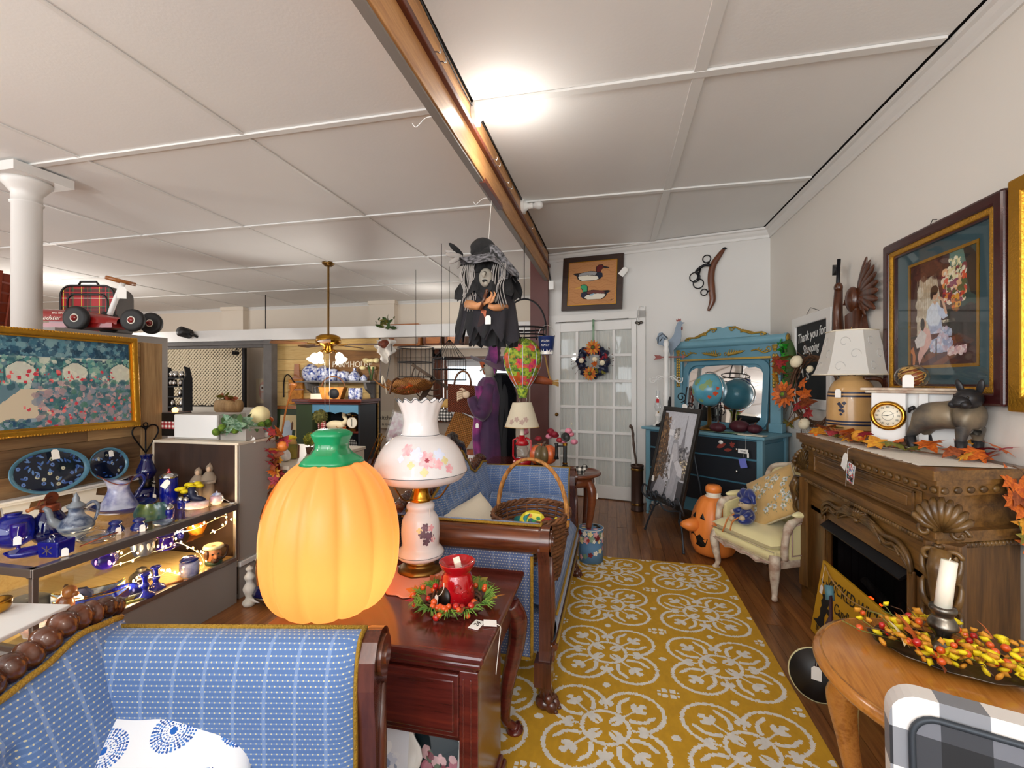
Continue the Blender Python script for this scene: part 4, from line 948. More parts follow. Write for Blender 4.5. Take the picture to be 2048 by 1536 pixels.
for k in range(-3,4):cv.tube([(1.15,2.51,.67),(1.143,2.51+k*.017,.71),(1.15,2.51+k*.024,.735-.006*abs(k))],[.005,.009,.003],6)
cv.sph((1.145,2.51,.668),.014,10,7);F('header_carving',cv,'oak_carve')
# corner corbels: shell above, acanthus below, on the near and far corner
for y0,sg in ((1.95,1),(3.135,-1)):
    sh=MB();cx,cy=1.165,y0
    dx_,dy_=-.6,-.8*sg  # outward from the corner
    tx_,ty_=.8,-.6*sg  # along the chamfer
    def cp(u,o,z):return (cx+tx_*u+dx_*o,cy+ty_*u+dy_*o,z)
    for k in range(-4,5):
        a=k*.28;sh.tube([cp(0,.02,.80),cp(.05*math.sin(a),.045,.80+.055*math.cos(a)),cp(.078*math.sin(a),.038,.805+.10*math.cos(a)),cp(.085*math.sin(a),.02,.805+.115*math.cos(a))],[.006,.012,.014,.008],7)
    for s_ in (-1,1):sh.tube([cp(s_*.045+.028*math.cos(q)*(1-q/9),.03,.80+.028*math.sin(q)*(1-q/9)) for q in np.linspace(0,7,22)],.008,6)
    F('shell_corbel',sh,'oak_carve')
    F('corner_block',MB().prism([cp(-.06,-.04,0)[:2],cp(.06,-.04,0)[:2],cp(.05,.02,0)[:2],cp(-.05,.02,0)[:2]],.1,.757),'mantel_oak_z',bev=.006)
    ac=MB()
    ac.tube([cp(0,.05,.74),cp(0,.075,.68),cp(0,.055,.58),cp(0,.03,.45),cp(0,.022,.32),cp(0,.022,.18)],[.03,.036,.03,.022,.018,.01],10)
    for s_ in (-1,1):
        for k in range(4):ac.tube(spline([cp(s_*.01,.03,.30+.1*k),cp(s_*.045,.05,.36+.1*k),cp(s_*.05,.035,.42+.1*k),cp(s_*.03,.055,.44+.1*k)],4),[.006,.009,.011,.012,.012,.011,.01,.009,.008,.007,.006,.005,.004],6)
        ac.tube([cp(s_*.03+.026*math.cos(q)*(1-q/9),.05,.72+.026*math.sin(q)*(1-q/9)) for q in np.linspace(0,7,20)],.009,6)
    F('acanthus_bracket',ac,'oak_carve')
# electric firebox
F('firebox',MB().b2((1.44,2.15,.08),(1.46,2.885,.6)).b2((1.2,2.13,.08),(1.45,2.15,.6)).b2((1.2,2.885,.08),(1.45,2.905,.6)).b2((1.2,2.13,.57),(1.45,2.9,.6)).b2((1.2,2.13,.06),(1.45,2.9,.1)),'firebox')
F('fire_hood',MB().prism([(1.135,.535),(1.20,.585),(1.21,.575),(1.14,.525)],2.155,2.88,'xz'),'black_metal',bev=.002)
F('screen_curtain',MB().grid(lambda u,v:(1.195+.007*math.sin(u*62),2.155+.725*u,.1+.46*v),150,4),'screen_mesh')
for k,(y,z,r_,a) in enumerate(((2.3,.16,.03,.2),(2.55,.17,.032,-.15),(2.45,.22,.028,.3),(2.72,.15,.026,.1),(2.6,.25,.02,.6))):
    F('fire_log',MB().tube([(1.33+.05*math.sin(k),y-.11,z),(1.30,y,z+.01),(1.33-.06*math.sin(k*2),y+.11,z+a*.1)],[r_*.8,r_,r_*.9],9),'log_dark')
re_=random.Random(4)
for k in range(16):P(fp,'ember',MB().sph((0,0,0),(.006,.008+.014*re_.random(),.004),7,5),'ember',(1.27+.05*re_.random()-1.33,2.25+.5*re_.random()-2.54,.14+.1*re_.random()))
# ================================================================ ON THE MANTEL
dn=MB()
def scal(y):return .018*abs(math.sin((y-2.02)*PI/.058))
n=220;vs=[];fs=[]
for i in range(n+1):
    y=2.02+1.07*i/n;x0=1.135+.0-.0;s_=scal(y);vs+=[(1.44,y,1.0225),(1.16,y,1.0225),(1.15-s_*.2,y,1.0225),(1.142-s_*1.2,y,1.0222-s_*.25)]
for i in range(n):
    for k in range(3):fs.append((i*4+k,i*4+k+1,i*4+4+k+1,i*4+4+k))
solo('lace_runner','cream crocheted runner with scalloped edge along the mantel shelf','runner',MB().add(vs,fs,True),'doily')
jl=thing('crock_lamp','stoneware jug lamp with blue bands and white hexagonal shade on the mantel','lamp',(1.345,3.0,1.023),rad(10))
def ridg(a,r,z):return (r*(1+.006*math.sin(z*300)),z)
def bandm(z):return 0
jp=spline([(.10,0,0),(.118,0,.02),(.122,0,.1),(.12,0,.2),(.112,0,.26),(.09,0,.31),(.06,0,.335),(.055,0,.35)],5)
mat('crock','#c49a62',.3,coat=.35,var=.12,vs=14)
P(jl,'jug_body',MB().lathe([(v.x,v.z) for v in jp],44,fn=ridg),'crock')
for z in (.075,.092,.235,.255):P(jl,'blue_band',MB().lathe([(np.interp(z,[v.z for v in jp],[v.x for v in jp])+.0012,z-.006),(np.interp(z+.006,[v.z for v in jp],[v.x for v in jp])+.0012,z+.004)],44,cap=False),'navy')
jr=lambda z:np.interp(z,[v.z for v in jp],[v.x for v in jp])
for a_,z,s_ in ((-152,.19,.012),(-146,.175,.012),(-140,.195,.011),(-149,.155,.01),(-143,.15,.01),(-147,.132,.008)):decal(jl,'painted_grape','navy',a_,z,s_,4,jr)
for s_ in (1,):P(jl,'jug_handle',MB().tube(spline([(.03,-.055,.335),(.10,-.075,.33),(.135,-.07,.28),(.12,-.055,.2)],5),.013,10),'carved_brown')
P(jl,'lamp_neck',MB().cyl((0,0,.37),.02,.05,12).cyl((0,0,.5),.005,.26,8),'old_brass')
P(jl,'harp',MB().tube(arc((0,0,.46),.05,-60,240,16,'xz',.12),.002,5),'old_brass')
def hexa(r,z,n=6,ph=0):return [(r*math.cos(2*PI*k/n+ph),r*math.sin(2*PI*k/n+ph),z) for k in range(n)]
hx=MB();H0,H1=hexa(.195,.355,6,.35),hexa(.125,.61,6,.35)
vs=[];fs=[];nv=10
for j in range(nv+1):
    f=j/nv;fl_=f-.18*math.sin(PI*f)*(1-f)*0;rr_=.192+(.122-.192)*f**.72
    for p in hexa(rr_,.355+.255*f,6,.35):vs.append(p)
for j in range(nv):
    for k in range(6):fs.append((j*6+k,j*6+(k+1)%6,(j+1)*6+(k+1)%6,(j+1)*6+k))
P(jl,'lamp_shade',MB().add(vs,fs),'linen_shade')
for rr_,z in ((.193,.357),(.123,.608)):P(jl,'shade_band',MB().tube(hexa(rr_,z,6,.35),.004,6,True),'felt_cream')
mat('vine_print','#c6c3be',.8)
for f0 in range(6):
    a0=.35+2*PI*(f0+.5)/6
    for q0,z0 in ((-.04,.40),(.03,.47),(-.02,.54)):
        pts=[]
        for t_ in np.linspace(0,5.5,18):
            f=(z0-.355)/.255;u=q0+.028*math.cos(t_)*(1-t_/8);z=z0+.035*math.sin(t_)*(1-t_/8);f=(z-.355)/.255;ap=(.192-.07*f**.72)*math.cos(PI/6)+.001
            pts.append((ap*math.cos(a0)-u*math.sin(a0),ap*math.sin(a0)+u*math.cos(a0),z))
        P(jl,'vine_print',MB().tube(pts,[.001+.0022*abs(math.sin(k*.35)) for k in range(18)],4,sq=.6),'vine_print')
price_tag(jl,(-.115,-.06,.25),(rad(90),0,rad(-62)),.04)
# clock
ck=thing('mantel_clock','white painted mantel clock with a brass bezel among the leaves','clock',(1.385,2.50,1.023),rad(-40))
P(ck,'clock_top',MB().b2((-.19,-.095,.275),(.19,.085,.287)).b2((-.175,-.08,.262),(.175,.07,.275)),'ivory' if False else 'antique_white',bev=.004)
P(ck,'clock_case',MB().b2((-.15,-.075,.02),(-.02,.065,.262)).b2((-.02,-.035,.02),(.155,.065,.262)),'white_paint',bev=.003)
P(ck,'clock_column',MB().b2((.02,-.055,.045),(.055,-.034,.262)).b2((.02,-.055,.035),(.06,-.034,.05)),'white_paint',bev=.003)
P(ck,'column_carving',MB().tube([(.0375+.008*math.sin(k*1.3),-.0565,.11+.009*k) for k in range(11)],.0022,4).tube([(.0375-.008*math.sin(k*1.3),-.0565,.11+.009*k) for k in range(11)],.0022,4),'trim_rose')
P(ck,'clock_base',MB().b2((-.17,-.09,0),(.175,.075,.02)),'antique_white',bev=.004)
P(ck,'clock_bezel',MB().at((-.085,-.077,.155),(PI/2,0,0)).lathe([(.05,0),(.052,.01),(.06,.014),(.068,.008),(.07,0),(.05,0)],36,fn=lambda a,r,z:(r*(1+.012*math.sin(20*a)),z)),'brass')
P(ck,'clock_dial',MB().at((-.085,-.0765,.155),(PI/2,0,0)).lathe([(0,0),(.051,0),(.051,.003),(0,.003)],36),'scale_face')
for k,nm in enumerate(('XII','I','II','III','IIII','V','VI','VII','VIII','IX','X','XI')):
    a=PI/2-k*PI/6;text(ck,nm,.0125,'ink',(-.085+.041*math.cos(a),-.0800,.155+.041*math.sin(a)),(PI/2,0,0) if False else (PI/2,a-PI/2 if False else 0,0),'numeral')
P(ck,'clock_hand',MB().at((-.085,-.0808,.155),(0,rad(62),0)).prism([(-.0012,0),(.0012,0),(.0006,.036)],-.0004,.0004,'xz').at((-.085,-.0808,.155),(0,rad(-95),0)).prism([(-.0016,0),(.0016,0),(.0006,.024)],-.0004,.0004,'xz'),'ink')
P(ck,'dial_ring',MB().tube(arc((-.085,-.0803,.155),.022,0,360,28)[:-1],.0007,4,True),'ink')
cg=thing('wrapped_gourd','cellophane wrapped straw ball with a tag on top of the clock','ornament',(1.37,2.50,1.312))
gb=MB();rg_=random.Random(8)
for k in range(46):a,b=rg_.random()*6.3,rg_.random()*3-1.5;gb.tube([(.05*math.cos(a+t_)*math.cos(b),.05*math.sin(a+t_)*math.cos(b+t_*.3),.05+.045*math.sin(b+t_*.4)) for t_ in (0,.5,1,1.5)],.0028,4)
P(cg,'straw_ball',gb,'straw');P(cg,'core',MB().sph((0,0,.048),.042,14,9),'leaf_rust')
P(cg,'cellophane_wrap',MB().sph((0,0,.05),(.066,.066,.057),18,12,lambda a,b:1+.05*math.sin(a*9)*math.cos(b*3)).lathe([(.045,.0),(.075,-.003),(.078,.002)],18,fn=lambda a,r,z:(r*(1+.08*math.sin(8*a)),z)),'cellophane')
price_tag(cg,(-.045,-.055,.03),(rad(80),0,rad(-30)),.05)
# bulldog statue
dg=thing('bulldog_statue','bronze french bulldog statue standing at the near end of the mantel','statue',(1.405,2.33,1.024),rad(-62))
# local x = forward (towards the chest)
def skinned(name,chains,parent,mats,sub=2,loc=None,rot=None):
    vs=[];es=[];rs=[];idx={}
    for ch in chains:
        prev=None
        for (p,r) in ch:
            k=tuple(round(q,4) for q in p)
            if k not in idx:idx[k]=len(vs);vs.append(p);rs.append(r)
            if prev is not None and prev!=idx[k]:es.append((prev,idx[k]))
            prev=idx[k]
    me=bpy.data.meshes.new(name);me.from_pydata(vs,es,[]);o=bpy.data.objects.new(name,me);C.objects.link(o)
    sk=o.modifiers.new('skin','SKIN');sk.use_smooth_shade=True
    for i,d in enumerate(me.skin_vertices[0].data):
        r=rs[i];d.radius=(r,r) if not isinstance(r,tuple) else r;d.use_root=(i==0)
    ss=o.modifiers.new('sub','SUBSURF');ss.levels=sub;ss.render_levels=sub
    bpy.context.view_layer.update();m2=bpy.data.meshes.new_from_object(o.evaluated_get(bpy.context.evaluated_depsgraph_get()));bpy.data.objects.remove(o)
    m2.materials.clear()
    for m_ in (mats if isinstance(mats,(list,tuple)) else [mats]):m2.materials.append(M[m_])
    return link(name,m2,parent,loc,rot)
B0=(-.06,0,.165)
skinned('dog_body',[[((-.11,0,.18),.05),((-.07,0,.178),.062),((-.01,0,.17),.062),((.05,0,.175),.072),((.085,0,.19),.068),((.098,-.01,.235),.055)],
    [((-.07,0,.178),.062),((-.085,.035,.12),.034),((-.115,.045,.065),.016),((-.10,.048,.03),.014),((-.09,.048,.01),.016)],[((-.07,0,.178),.062),((-.085,-.035,.12),.034),((-.115,-.045,.065),.016),((-.10,-.048,.03),.014),((-.09,-.048,.01),.016)],
    [((.085,0,.19),.068),((.085,.045,.13),.03),((.08,.05,.07),.017),((.08,.052,.03),.015),((.09,.052,.01),.017)],[((.085,0,.19),.068),((.085,-.045,.13),.03),((.08,-.05,.07),.017),((.08,-.052,.03),.015),((.09,-.052,.01),.017)]],dg,'bronze_tan')
dh=MB().sph((.098,-.035,.245),(.045,.05,.042),16,11).sph((.095,-.075,.232),(.032,.03,.025),14,9).sph((.094,-.098,.226),(.018,.008,.011),10,7).sph((.075,-.085,.222),(.016,.022,.016),10,7).sph((.117,-.085,.222),(.016,.022,.016),10,7)
P(dg,'head',dh,'bronze_dark')
for s_ in (-1,1):P(dg,'ear',MB().at((.098+s_*.03,-.025,.275),(rad(8),rad(s_*14),0)).sph((0,0,.02),(.014,.007,.032),10,8),'bronze_dark')
for s_ in (-1,1):P(dg,'eye',MB().sph((.096+s_*.022,-.076,.25),.006,8,6),'black_paint')
P(dg,'tail',MB().tube([(-.125,0,.195),(-.142,0,.19),(-.146,0,.172)],[.012,.009,.005],8),'bronze_dark')
for x_ in (-.095,.085):
    for s_ in (-1,1):P(dg,'dark_stocking',MB().tube([(x_-.004 if x_>0 else x_-.014,s_*.05,.07),(x_-.004,s_*.051,.03),(x_+.006,s_*.051,.012)],[.021,.0185,.02],10),'bronze_dark')
P(dg,'paw_string',MB().tube(arc((-.1,-.05,.02),.024,0,360,12,'xy')[:-1],.001,4,True),'thread')
solo('gold_rosette','small gilt metal rose standing behind the bulldog statue','ornament',MB().sph((0,0,0),(.045,.02,.045),16,10,lambda a,b:1+.16*math.sin(a*5+b*6)),'gold',(1.475,2.33,1.245),rad(30))
tgd=thing('price_tag','white tags and a confetti card dangling over the mantel edge','tag',(1.088,2.44,.93))
P(tgd,'white_tag',MB().at((0,.05,.03),(rad(90),rad(25),rad(-90))).prism([(-.022,-.045),(.022,-.045),(.022,.02),(.008,.04),(-.008,.04),(-.022,.02)],0,.001),'paper')
cf=Paint(.06,.09,'#e8e6e2',700);cf.dabs(160,0,0,1,1,.05,['#d05a4a','#4a8ac0','#2a4a8a','#e8a0b0','#5ab0a0','#f0f0ee','#c8402a'],1)
link('confetti_card',cf.mesh('confetti_card','print'),tgd,(-.002,-.005,-.02),(rad(90),rad(12),rad(-90)));P(tgd,'card_back',MB().at((0,-.005,-.02),(rad(90),rad(12),rad(-90))).box((0,0,-.002),(.06,.09,.001)),'paper')
text(tgd,'D48',.03,'ink',(-.004,-.005,-.045),(rad(90),rad(12),rad(-90)))
P(tgd,'tag_string',MB().tube([(.03,.02,.1),(.0,.02,.092),(-.005,.015,.05),(-.005,.03,-.09)],.001,4),'thread')
# fall leaf garland: every leaf its own object
LM={}
for m_ in ('leaf_orange','leaf_red','leaf_yellow','leaf_rust','leaf_crimson','leaf_olive'):
    LM[m_]=MB().leaf((0,0,0),1.0).mesh('leaf',m_)
OV={m_:MB().leaf((0,0,0),1.0,kind='oval').mesh('leaf',m_) for m_ in ('leaf_orange','leaf_yellow','leaf_olive','leaf_rust','leaf_crimson','sage','stem_green')}
def leaves(parent,spots,pal,size,rn,name='leaf',lib=None,tl=.5):
    lib=lib or LM
    for k,p in enumerate(spots):
        link(name,lib[pal[k%len(pal)]],parent,p,(rn.uniform(-tl,tl),rn.uniform(-tl,tl),rn.uniform(0,6.28)),size*rn.uniform(.75,1.2))
gl=thing('leaf_garland','garland of orange and red silk maple leaves lying along the mantel','garland',(1.2,2.6,1.023));rn=random.Random(21)
gp=[(1.165,3.0),(1.18,2.93),(1.20,2.86),(1.17,2.80),(1.21,2.74),(1.19,2.68),(1.24,2.64),(1.2,2.58),(1.17,2.62),(1.26,2.57),(1.23,2.5),(1.2,2.45),(1.27,2.42),(1.3,2.36),(1.32,2.28),(1.36,2.22),(1.4,2.16),(1.44,2.2),(1.48,2.3),(1.49,2.17),(1.22,2.9),(1.25,2.78),(1.28,2.68),(1.29,2.5),(1.47,2.24),(1.35,2.14),(1.19,2.89),(1.215,2.83),(1.22,2.71),(1.17,2.69),(1.25,2.61),(1.19,2.53),(1.28,2.55),(1.31,2.46),(1.24,2.39),(1.34,2.33),(1.43,2.13),(1.49,2.25),(1.47,2.12),(1.16,2.96),(1.2,2.77),(1.33,2.4),(1.49,2.4)]
leaves(gl,[(x-1.2,y-2.6,.02+.05*rn.random()) for x,y in gp],['leaf_orange','leaf_rust','leaf_orange','leaf_crimson','leaf_yellow','leaf_orange','leaf_olive'],.085,rn,tl=.6)
P(gl,'vine',MB().tube(spline([(x-1.2,y-2.6,.012) for x,y in gp[:20:2]],4),.003,5),'twig')
for x,y in ((1.235,2.62),(1.31,2.44),(1.21,2.52)):P(gl,'pine_cone',MB().sph((x-1.2,y-2.6,.028),(.022,.022,.028),12,8,lambda a,b:1+.14*math.sin(a*6)*math.sin(b*9)),'twig')
for x,y in ((1.2,2.6),(1.25,2.56)):P(gl,'raffia_puff',MB().sph((x-1.2,y-2.6,.045),(.035,.03,.03),12,8,lambda a,b:1+.12*math.sin(a*7+b*5)),'leaf_yellow')
gd=thing('hanging_leaf_spray','spray of orange maple leaves hanging down the right end of the mantel','garland',(1.45,2.05,1.0));rn=random.Random(5)
for k,(x,y,z,m_) in enumerate(((1.42,2.03,.985,'leaf_orange'),(1.46,2.03,.95,'leaf_orange'),(1.40,2.0,.915,'leaf_orange'),(1.45,2.02,.88,'leaf_orange'),(1.47,2.02,.83,'leaf_yellow'),(1.45,2.01,.79,'leaf_olive'),(1.485,2.02,.76,'leaf_orange'),(1.43,2.02,.93,'leaf_rust'),(1.49,2.03,.90,'leaf_red'))):
    link('leaf',LM[m_],gd,(x-1.45,y-2.06,z-1.0),(rad(70+rn.uniform(-14,14)),rn.uniform(-.3,.3),rad(20)+rn.uniform(-.3,.3)),.085*rn.uniform(.9,1.2))
P(gd,'vine',MB().tube(spline([(-.02,-.02,.03),(.0,-.045,.0),(.01,-.045,-.12),(.03,-.04,-.25)],5),.0025,5),'twig')
# ================================================================ BLUE DRESSER IN THE CORNER
ds=thing('mirror_dresser','teal painted dresser with a gilt carved mirror standing across the corner','dresser',(.31,4.80,0),rad(-40.5))
for x,y in ((.03,.03),(1.12,.03),(.03,.47),(1.12,.47)):
    P(ds,'leg',MB().box((x,y,.50),(.05,.05,.74)).tube([(x,y,.14),(x-.005,y-.005,.08),(x-.012,y-.008,.03)],[.026,.022,.016],8).cyl((x-.012,y-.008,.016),.014,.012,10,'y'),'teal_pale',bev=.005)
P(ds,'dresser_case',MB().b2((.03,.03,.14),(1.12,.47,.86)),'teal_paint')
P(ds,'side_panel',MB().b2((1.118,.07,.2),(1.130,.44,.82)),'teal_paint',bev=.004)
P(ds,'dresser_top',MB().b2((-.025,-.03,.86),(1.175,.51,.888)),'teal_pale',bev=.008)
for z0,z1 in ((.695,.84),(.49,.675),(.27,.47)):
    d_=P(ds,'drawer',MB().grid(lambda u,v:(.06+1.03*u,.012-.016*math.sin(PI*u),z0+(z1-z0)*v),20,2).b2((.06,.012,z0),(1.09,.03,z1)),'hutch_dark')
    for x in (.26,.95):P(d_,'knob',MB().cyl((x,-.012,(z0+z1)/2),.006,.02,8,'y').sph((x,-.028,(z0+z1)/2),.013,10,7),'silver')
    if z0>.6:P(d_,'keyhole_plate',MB().at((.56,-.006,z1-.03),(PI/2,0,0)).lathe([(0,0),(.016,0),(.016,.002),(0,.002)],16,sx=1.3),'porcelain').delta_location=(.24,0,0)
P(ds,'painted_koi',MB().at((.80,-.004,.78),(PI/2,0,0)).leaf((0,0,0),.09,-1.1,kind='oval',droop=.01).leaf((.06,-.03,0),.07,-1.4,kind='oval',droop=.01).leaf((.1,.02,0),.05,-1,kind='maple',droop=.01),'rooster_red')
YM=.42
def frame2(x0,z0,x1,z1,r,n=6):
    out=[]
    for cx,cz,a0 in ((x1-r,z1-r,0),(x0+r,z1-r,90),(x0+r,z0+r,180),(x1-r,z0+r,270)):
        for k in range(n+1):a=rad(a0+90*k/n);out.append((cx+r*math.cos(a),cz+r*math.sin(a)))
    return out
def ringprism(mb,o,i,y0,y1):
    n=len(o);vs=[(x,y0,z) for x,z in o]+[(x,y0,z) for x,z in i]+[(x,y1,z) for x,z in o]+[(x,y1,z) for x,z in i]
    fs=[]
    for k in range(n):
        j=(k+1)%n;fs+=[(k,j,n+j,n+k),(2*n+k,3*n+k,3*n+j,2*n+j),(k,2*n+k,2*n+j,j),(n+k,n+j,3*n+j,3*n+k)]
    return mb.add(vs,fs)
P(ds,'mirror_post',MB().b2((.07,YM-.02,.888),(.16,YM+.03,1.66)).b2((.055,YM-.03,.888),(.17,YM+.05,.97)),'teal_pale',bev=.006)
P(ds,'mirror_post',MB().b2((1.03,YM-.02,.888),(1.12,YM+.03,1.66)).b2((1.02,YM-.03,.888),(1.135,YM+.05,.97)),'teal_pale',bev=.006)
PV=(.595,YM,1.22);TL=(rad(-6),0,0)
P(ds,'mirror_frame',ringprism(MB().at((-.595,-YM,-1.22)),frame2(.17,.895,1.02,1.545,.10),frame2(.225,.945,.965,1.50,.09),YM-.03,YM),'teal_paint',PV,TL,bev=.006)
# glass with a scalloped top edge
gp_=[(.225,1.03),(.225,1.40),(.25,1.45),(.30,1.475),(.36,1.47),(.40,1.49),(.6,1.50),(.79,1.49),(.83,1.47),(.89,1.475),(.94,1.45),(.965,1.40),(.965,1.03),(.94,.97),(.88,.95),(.31,.95),(.25,.97)]
P(ds,'mirror_glass',MB().at((-.595,-YM,-1.22)).prism(gp_[::-1],YM-.012,YM-.005,'xz'),'mirror',PV,TL)
P(ds,'mirror_back',MB().at((-.595,-YM,-1.22)).b2((.19,YM-.002,.91),(1.0,YM+.01,1.54)),'teal_paint',PV,TL)
P(ds,'top_panel',MB().b2((.07,YM-.025,1.545),(1.12,YM+.02,1.68)),'teal_paint',bev=.004)
P(ds,'bead_strip',MB().b2((.15,YM-.032,1.548),(1.04,YM-.02,1.566)),'gilt_paint')
P(ds,'top_roll',MB().cyl((.595,YM-.015,1.715),.042,1.13,20,'x').cyl((.027,YM-.015,1.715),.048,.02,20,'x').cyl((1.163,YM-.015,1.715),.048,.02,20,'x'),'teal_pale')
P(ds,'roll_end',MB().at((1.176,YM-.015,1.715),(0,PI/2,0)).lathe([(0,0),(.04,0),(.036,.006),(0,.01)],18,fn=lambda a,r,z:(r*(1+.1*math.cos(9*a)),z)),'gilt_paint')
ct=[(.17,1.745),(.2,1.775),(.28,1.79),(.36,1.785),(.43,1.82),(.5,1.865),(.56,1.87),(.60,1.85),(.64,1.87),(.7,1.865),(.77,1.82),(.84,1.785),(.92,1.79),(1.0,1.775),(1.03,1.745)]
P(ds,'crest',MB().prism(([(1.03,1.72),(.17,1.72)]+ct)[::-1],YM-.015,YM+.01,'xz'),'teal_pale',bev=.003)
gm=MB()
for s_ in (-1,1):
    X_=lambda v:.6+s_*v
    gm.tube([(X_(.06),YM-.02,1.85),(X_(.12),YM-.022,1.855),(X_(.19),YM-.022,1.81),(X_(.27),YM-.02,1.78),(X_(.36),YM-.02,1.785),(X_(.40),YM-.02,1.765)],.009,6)
    gm.tube([(X_(.09)+.025*math.cos(q)*(1-q/10),YM-.022,1.835+.022*math.sin(q)*(1-q/10)) for q in np.linspace(0,7,18)],.006,5)
    gm.tube([(X_(.37)+.028*math.cos(q)*(1-q/10),YM-.022,1.765+.02*math.sin(q)*(1-q/10)) for q in np.linspace(0,7,18)],.006,5)
    for k in range(4):gm.tube(spline([(X_(.17),YM-.02,1.80),(X_(.19+.02*k),YM-.024,1.825-.008*k),(X_(.23+.02*k),YM-.02,1.80-.004*k)],3),.005,5)
P(ds,'crest_scrollwork',gm,'gilt_paint')
for s_ in (-1,1):
    b=MB()
    for k in range(7):b.tube(spline([(.6+s_*.05,YM-.027,1.585),(.6+s_*(.06+.018*k),YM-.033,1.60+.002*k),(.6+s_*(.07+.024*k),YM-.027,1.645-.003*k)],4),[.004,.006,.008,.009,.009,.008,.006,.004,.003],6)
    b.tube([(.6+s_*.03+.02*math.cos(q)*(1-q/9)*s_,YM-.028,1.60+.02*math.sin(q)*(1-q/9)) for q in np.linspace(0,6.6,16)],.005,5)
    P(ds,'gilt_leaf_spray',b,'gilt_paint')
    c_=MB().tube(spline([(.6+s_*.27,YM-.027,1.62),(.6+s_*.32,YM-.03,1.63),(.6+s_*.38,YM-.03,1.6),(.6+s_*.42,YM-.028,1.61)],5),.007,6).tube([(.6+s_*.42+.022*math.cos(q)*(1-q/9),YM-.028,1.632+.022*math.sin(q)*(1-q/9)) for q in np.linspace(-1.5,5,16)],.006,5)
    for k in range(3):c_.tube([(.6+s_*(.31+.03*k),YM-.028,1.625-.008*k),(.6+s_*(.345+.03*k),YM-.03,1.645-.01*k)],[.007,.003],6)
    P(ds,'gilt_scroll',c_,'gilt_paint')
    h_=MB();xx=.6+s_*.475
    for k in range(5):h_.sph((xx,YM-.03,1.66-.012*k),(.03-.003*k,.008,.008),10,6)
    for k in range(11):
        for sg in (-1,1):h_.at((xx+sg*.012,YM-.028,1.57-.027*k),(PI/2,0,0)).sph((0,0,0),(.0125,.018,.006),8,6)
    P(ds,'gilt_husk_drop',h_.at(),'gilt_paint')
def D(x,y,z=.889):
    a=rad(-40.5);return (.31+x*math.cos(a)-y*math.sin(a),4.80+x*math.sin(a)+y*math.cos(a),z)
# things on the dresser
gb=thing('globe','blue desk globe tilted in a silver arm in front of the dresser mirror','globe',D(.60,.16),rad(-40))
P(gb,'globe_base',MB().lathe([(.09,0),(.095,.01),(.07,.03),(.02,.05),(.014,.22),(0,.22)],28),'old_brass')
bl=Paint(.02,.02,'#5aa0b4',100)
mat('ocean','#5fa6ba',.3,coat=.3,col2='#4a8ea6',vs=5)
P(gb,'globe_ball',MB().sph((0,0,.375),.152,32,20),'ocean')
rn=random.Random(12)
for k,(lo,la,s_,m_) in enumerate(((-70,12,.045,'globe_land'),(-50,25,.05,'globe_land'),(-30,-12,.03,'globe_red'),(-48,-25,.022,'globe_red'),(-100,30,.05,'globe_land'),(-118,-5,.04,'globe_land'),(-22,5,.02,'globe_red'),(-85,-40,.03,'globe_land'))):
    vs=[(0,0,0)];n=14
    def sp_(u,v):a,b=rad(lo)+u/.15,rad(la)+v/.15;return (.1532*math.cos(b)*math.cos(a),.1532*math.cos(b)*math.sin(a),.375+.1532*math.sin(b))
    vs=[sp_(0,0)]+[sp_(q*math.cos(2*PI*i/n),q*math.sin(2*PI*i/n)) for i in range(n) for q in [s_*rn.uniform(.5,1)]]
    P(gb,'land_mass',MB().add(vs,[(0,1+i,1+(i+1)%n) for i in range(n)],True),m_)
P(gb,'meridian_arm',MB().tube([(.164*math.sin(a),-.02*math.sin(a),.375+.164*math.cos(a)) for a in np.linspace(-.3,PI+.3,30)],.006,8,sq=.5),'chrome')
gb.rotation_euler=(rad(0),0,rad(-52))
ol=thing('milk_glass_lamp','small white milk glass oil lamp with clear chimney on the dresser','lamp',D(.07,.12))
P(ol,'lamp_base',MB().lathe([(.05,0),(.052,.008),(.03,.02),(.014,.045),(.02,.06),(.016,.075),(.03,.095),(.034,.11),(.024,.125),(.02,.15),(0,.152)],22),'porcelain')
P(ol,'chimney',MB().lathe([(.022,.15),(.034,.19),(.03,.23),(.02,.29),(.019,.36)],20,cap=False),'glass_clear')
P(ol,'thumb_wheel',MB().tube([(.0,-.02,.14),(0,-.045,.142)],.003,5).cyl((0,-.047,.142),.008,.003,10,'y'),'brass')
cr=thing('peg_rack_post','white turned post with scrolled hooks standing behind the lamp on the dresser','rack',D(.16,.13))
P(cr,'post',MB().lathe([(.035,0),(.035,.02),(.028,.03),(.028,.26),(.033,.28),(.026,.3),(.034,.33),(.026,.36),(.024,.5),(.03,.52),(.024,.54),(.022,.74),(.03,.76),(.02,.80),(.028,.83),(.018,.87),(.0,.875)],18),'white_paint')
for s_ in (-1,1):
    P(cr,'scroll_hook',MB().tube(spline([(0,0,.47),(s_*.05,0,.50),(s_*.09,0,.47),(s_*.12,0,.44),(s_*.15,0,.45),(s_*.155,0,.49)],5),.006,7).tube([(s_*.07+.022*math.cos(q),0,.49+.022*math.sin(q)) for q in np.linspace(0,6,14)],.004,6).tube([(s_*.12+.018*math.cos(q),0,.475+.018*math.sin(q)) for q in np.linspace(0,6,14)],.004,6),'white_paint')
price_tag(cr,(-.085,-.03,.26),(rad(85),0,rad(10)),.035,mats='red_tag',name='red_tag',string=[(-.085,-.02,.45),(-.086,-.028,.35),(-.085,-.03,.275)])
ro=thing('rooster_vane','grey metal rooster weathervane with a red arrow behind the post','weathervane',D(.10,.30),rad(-14))
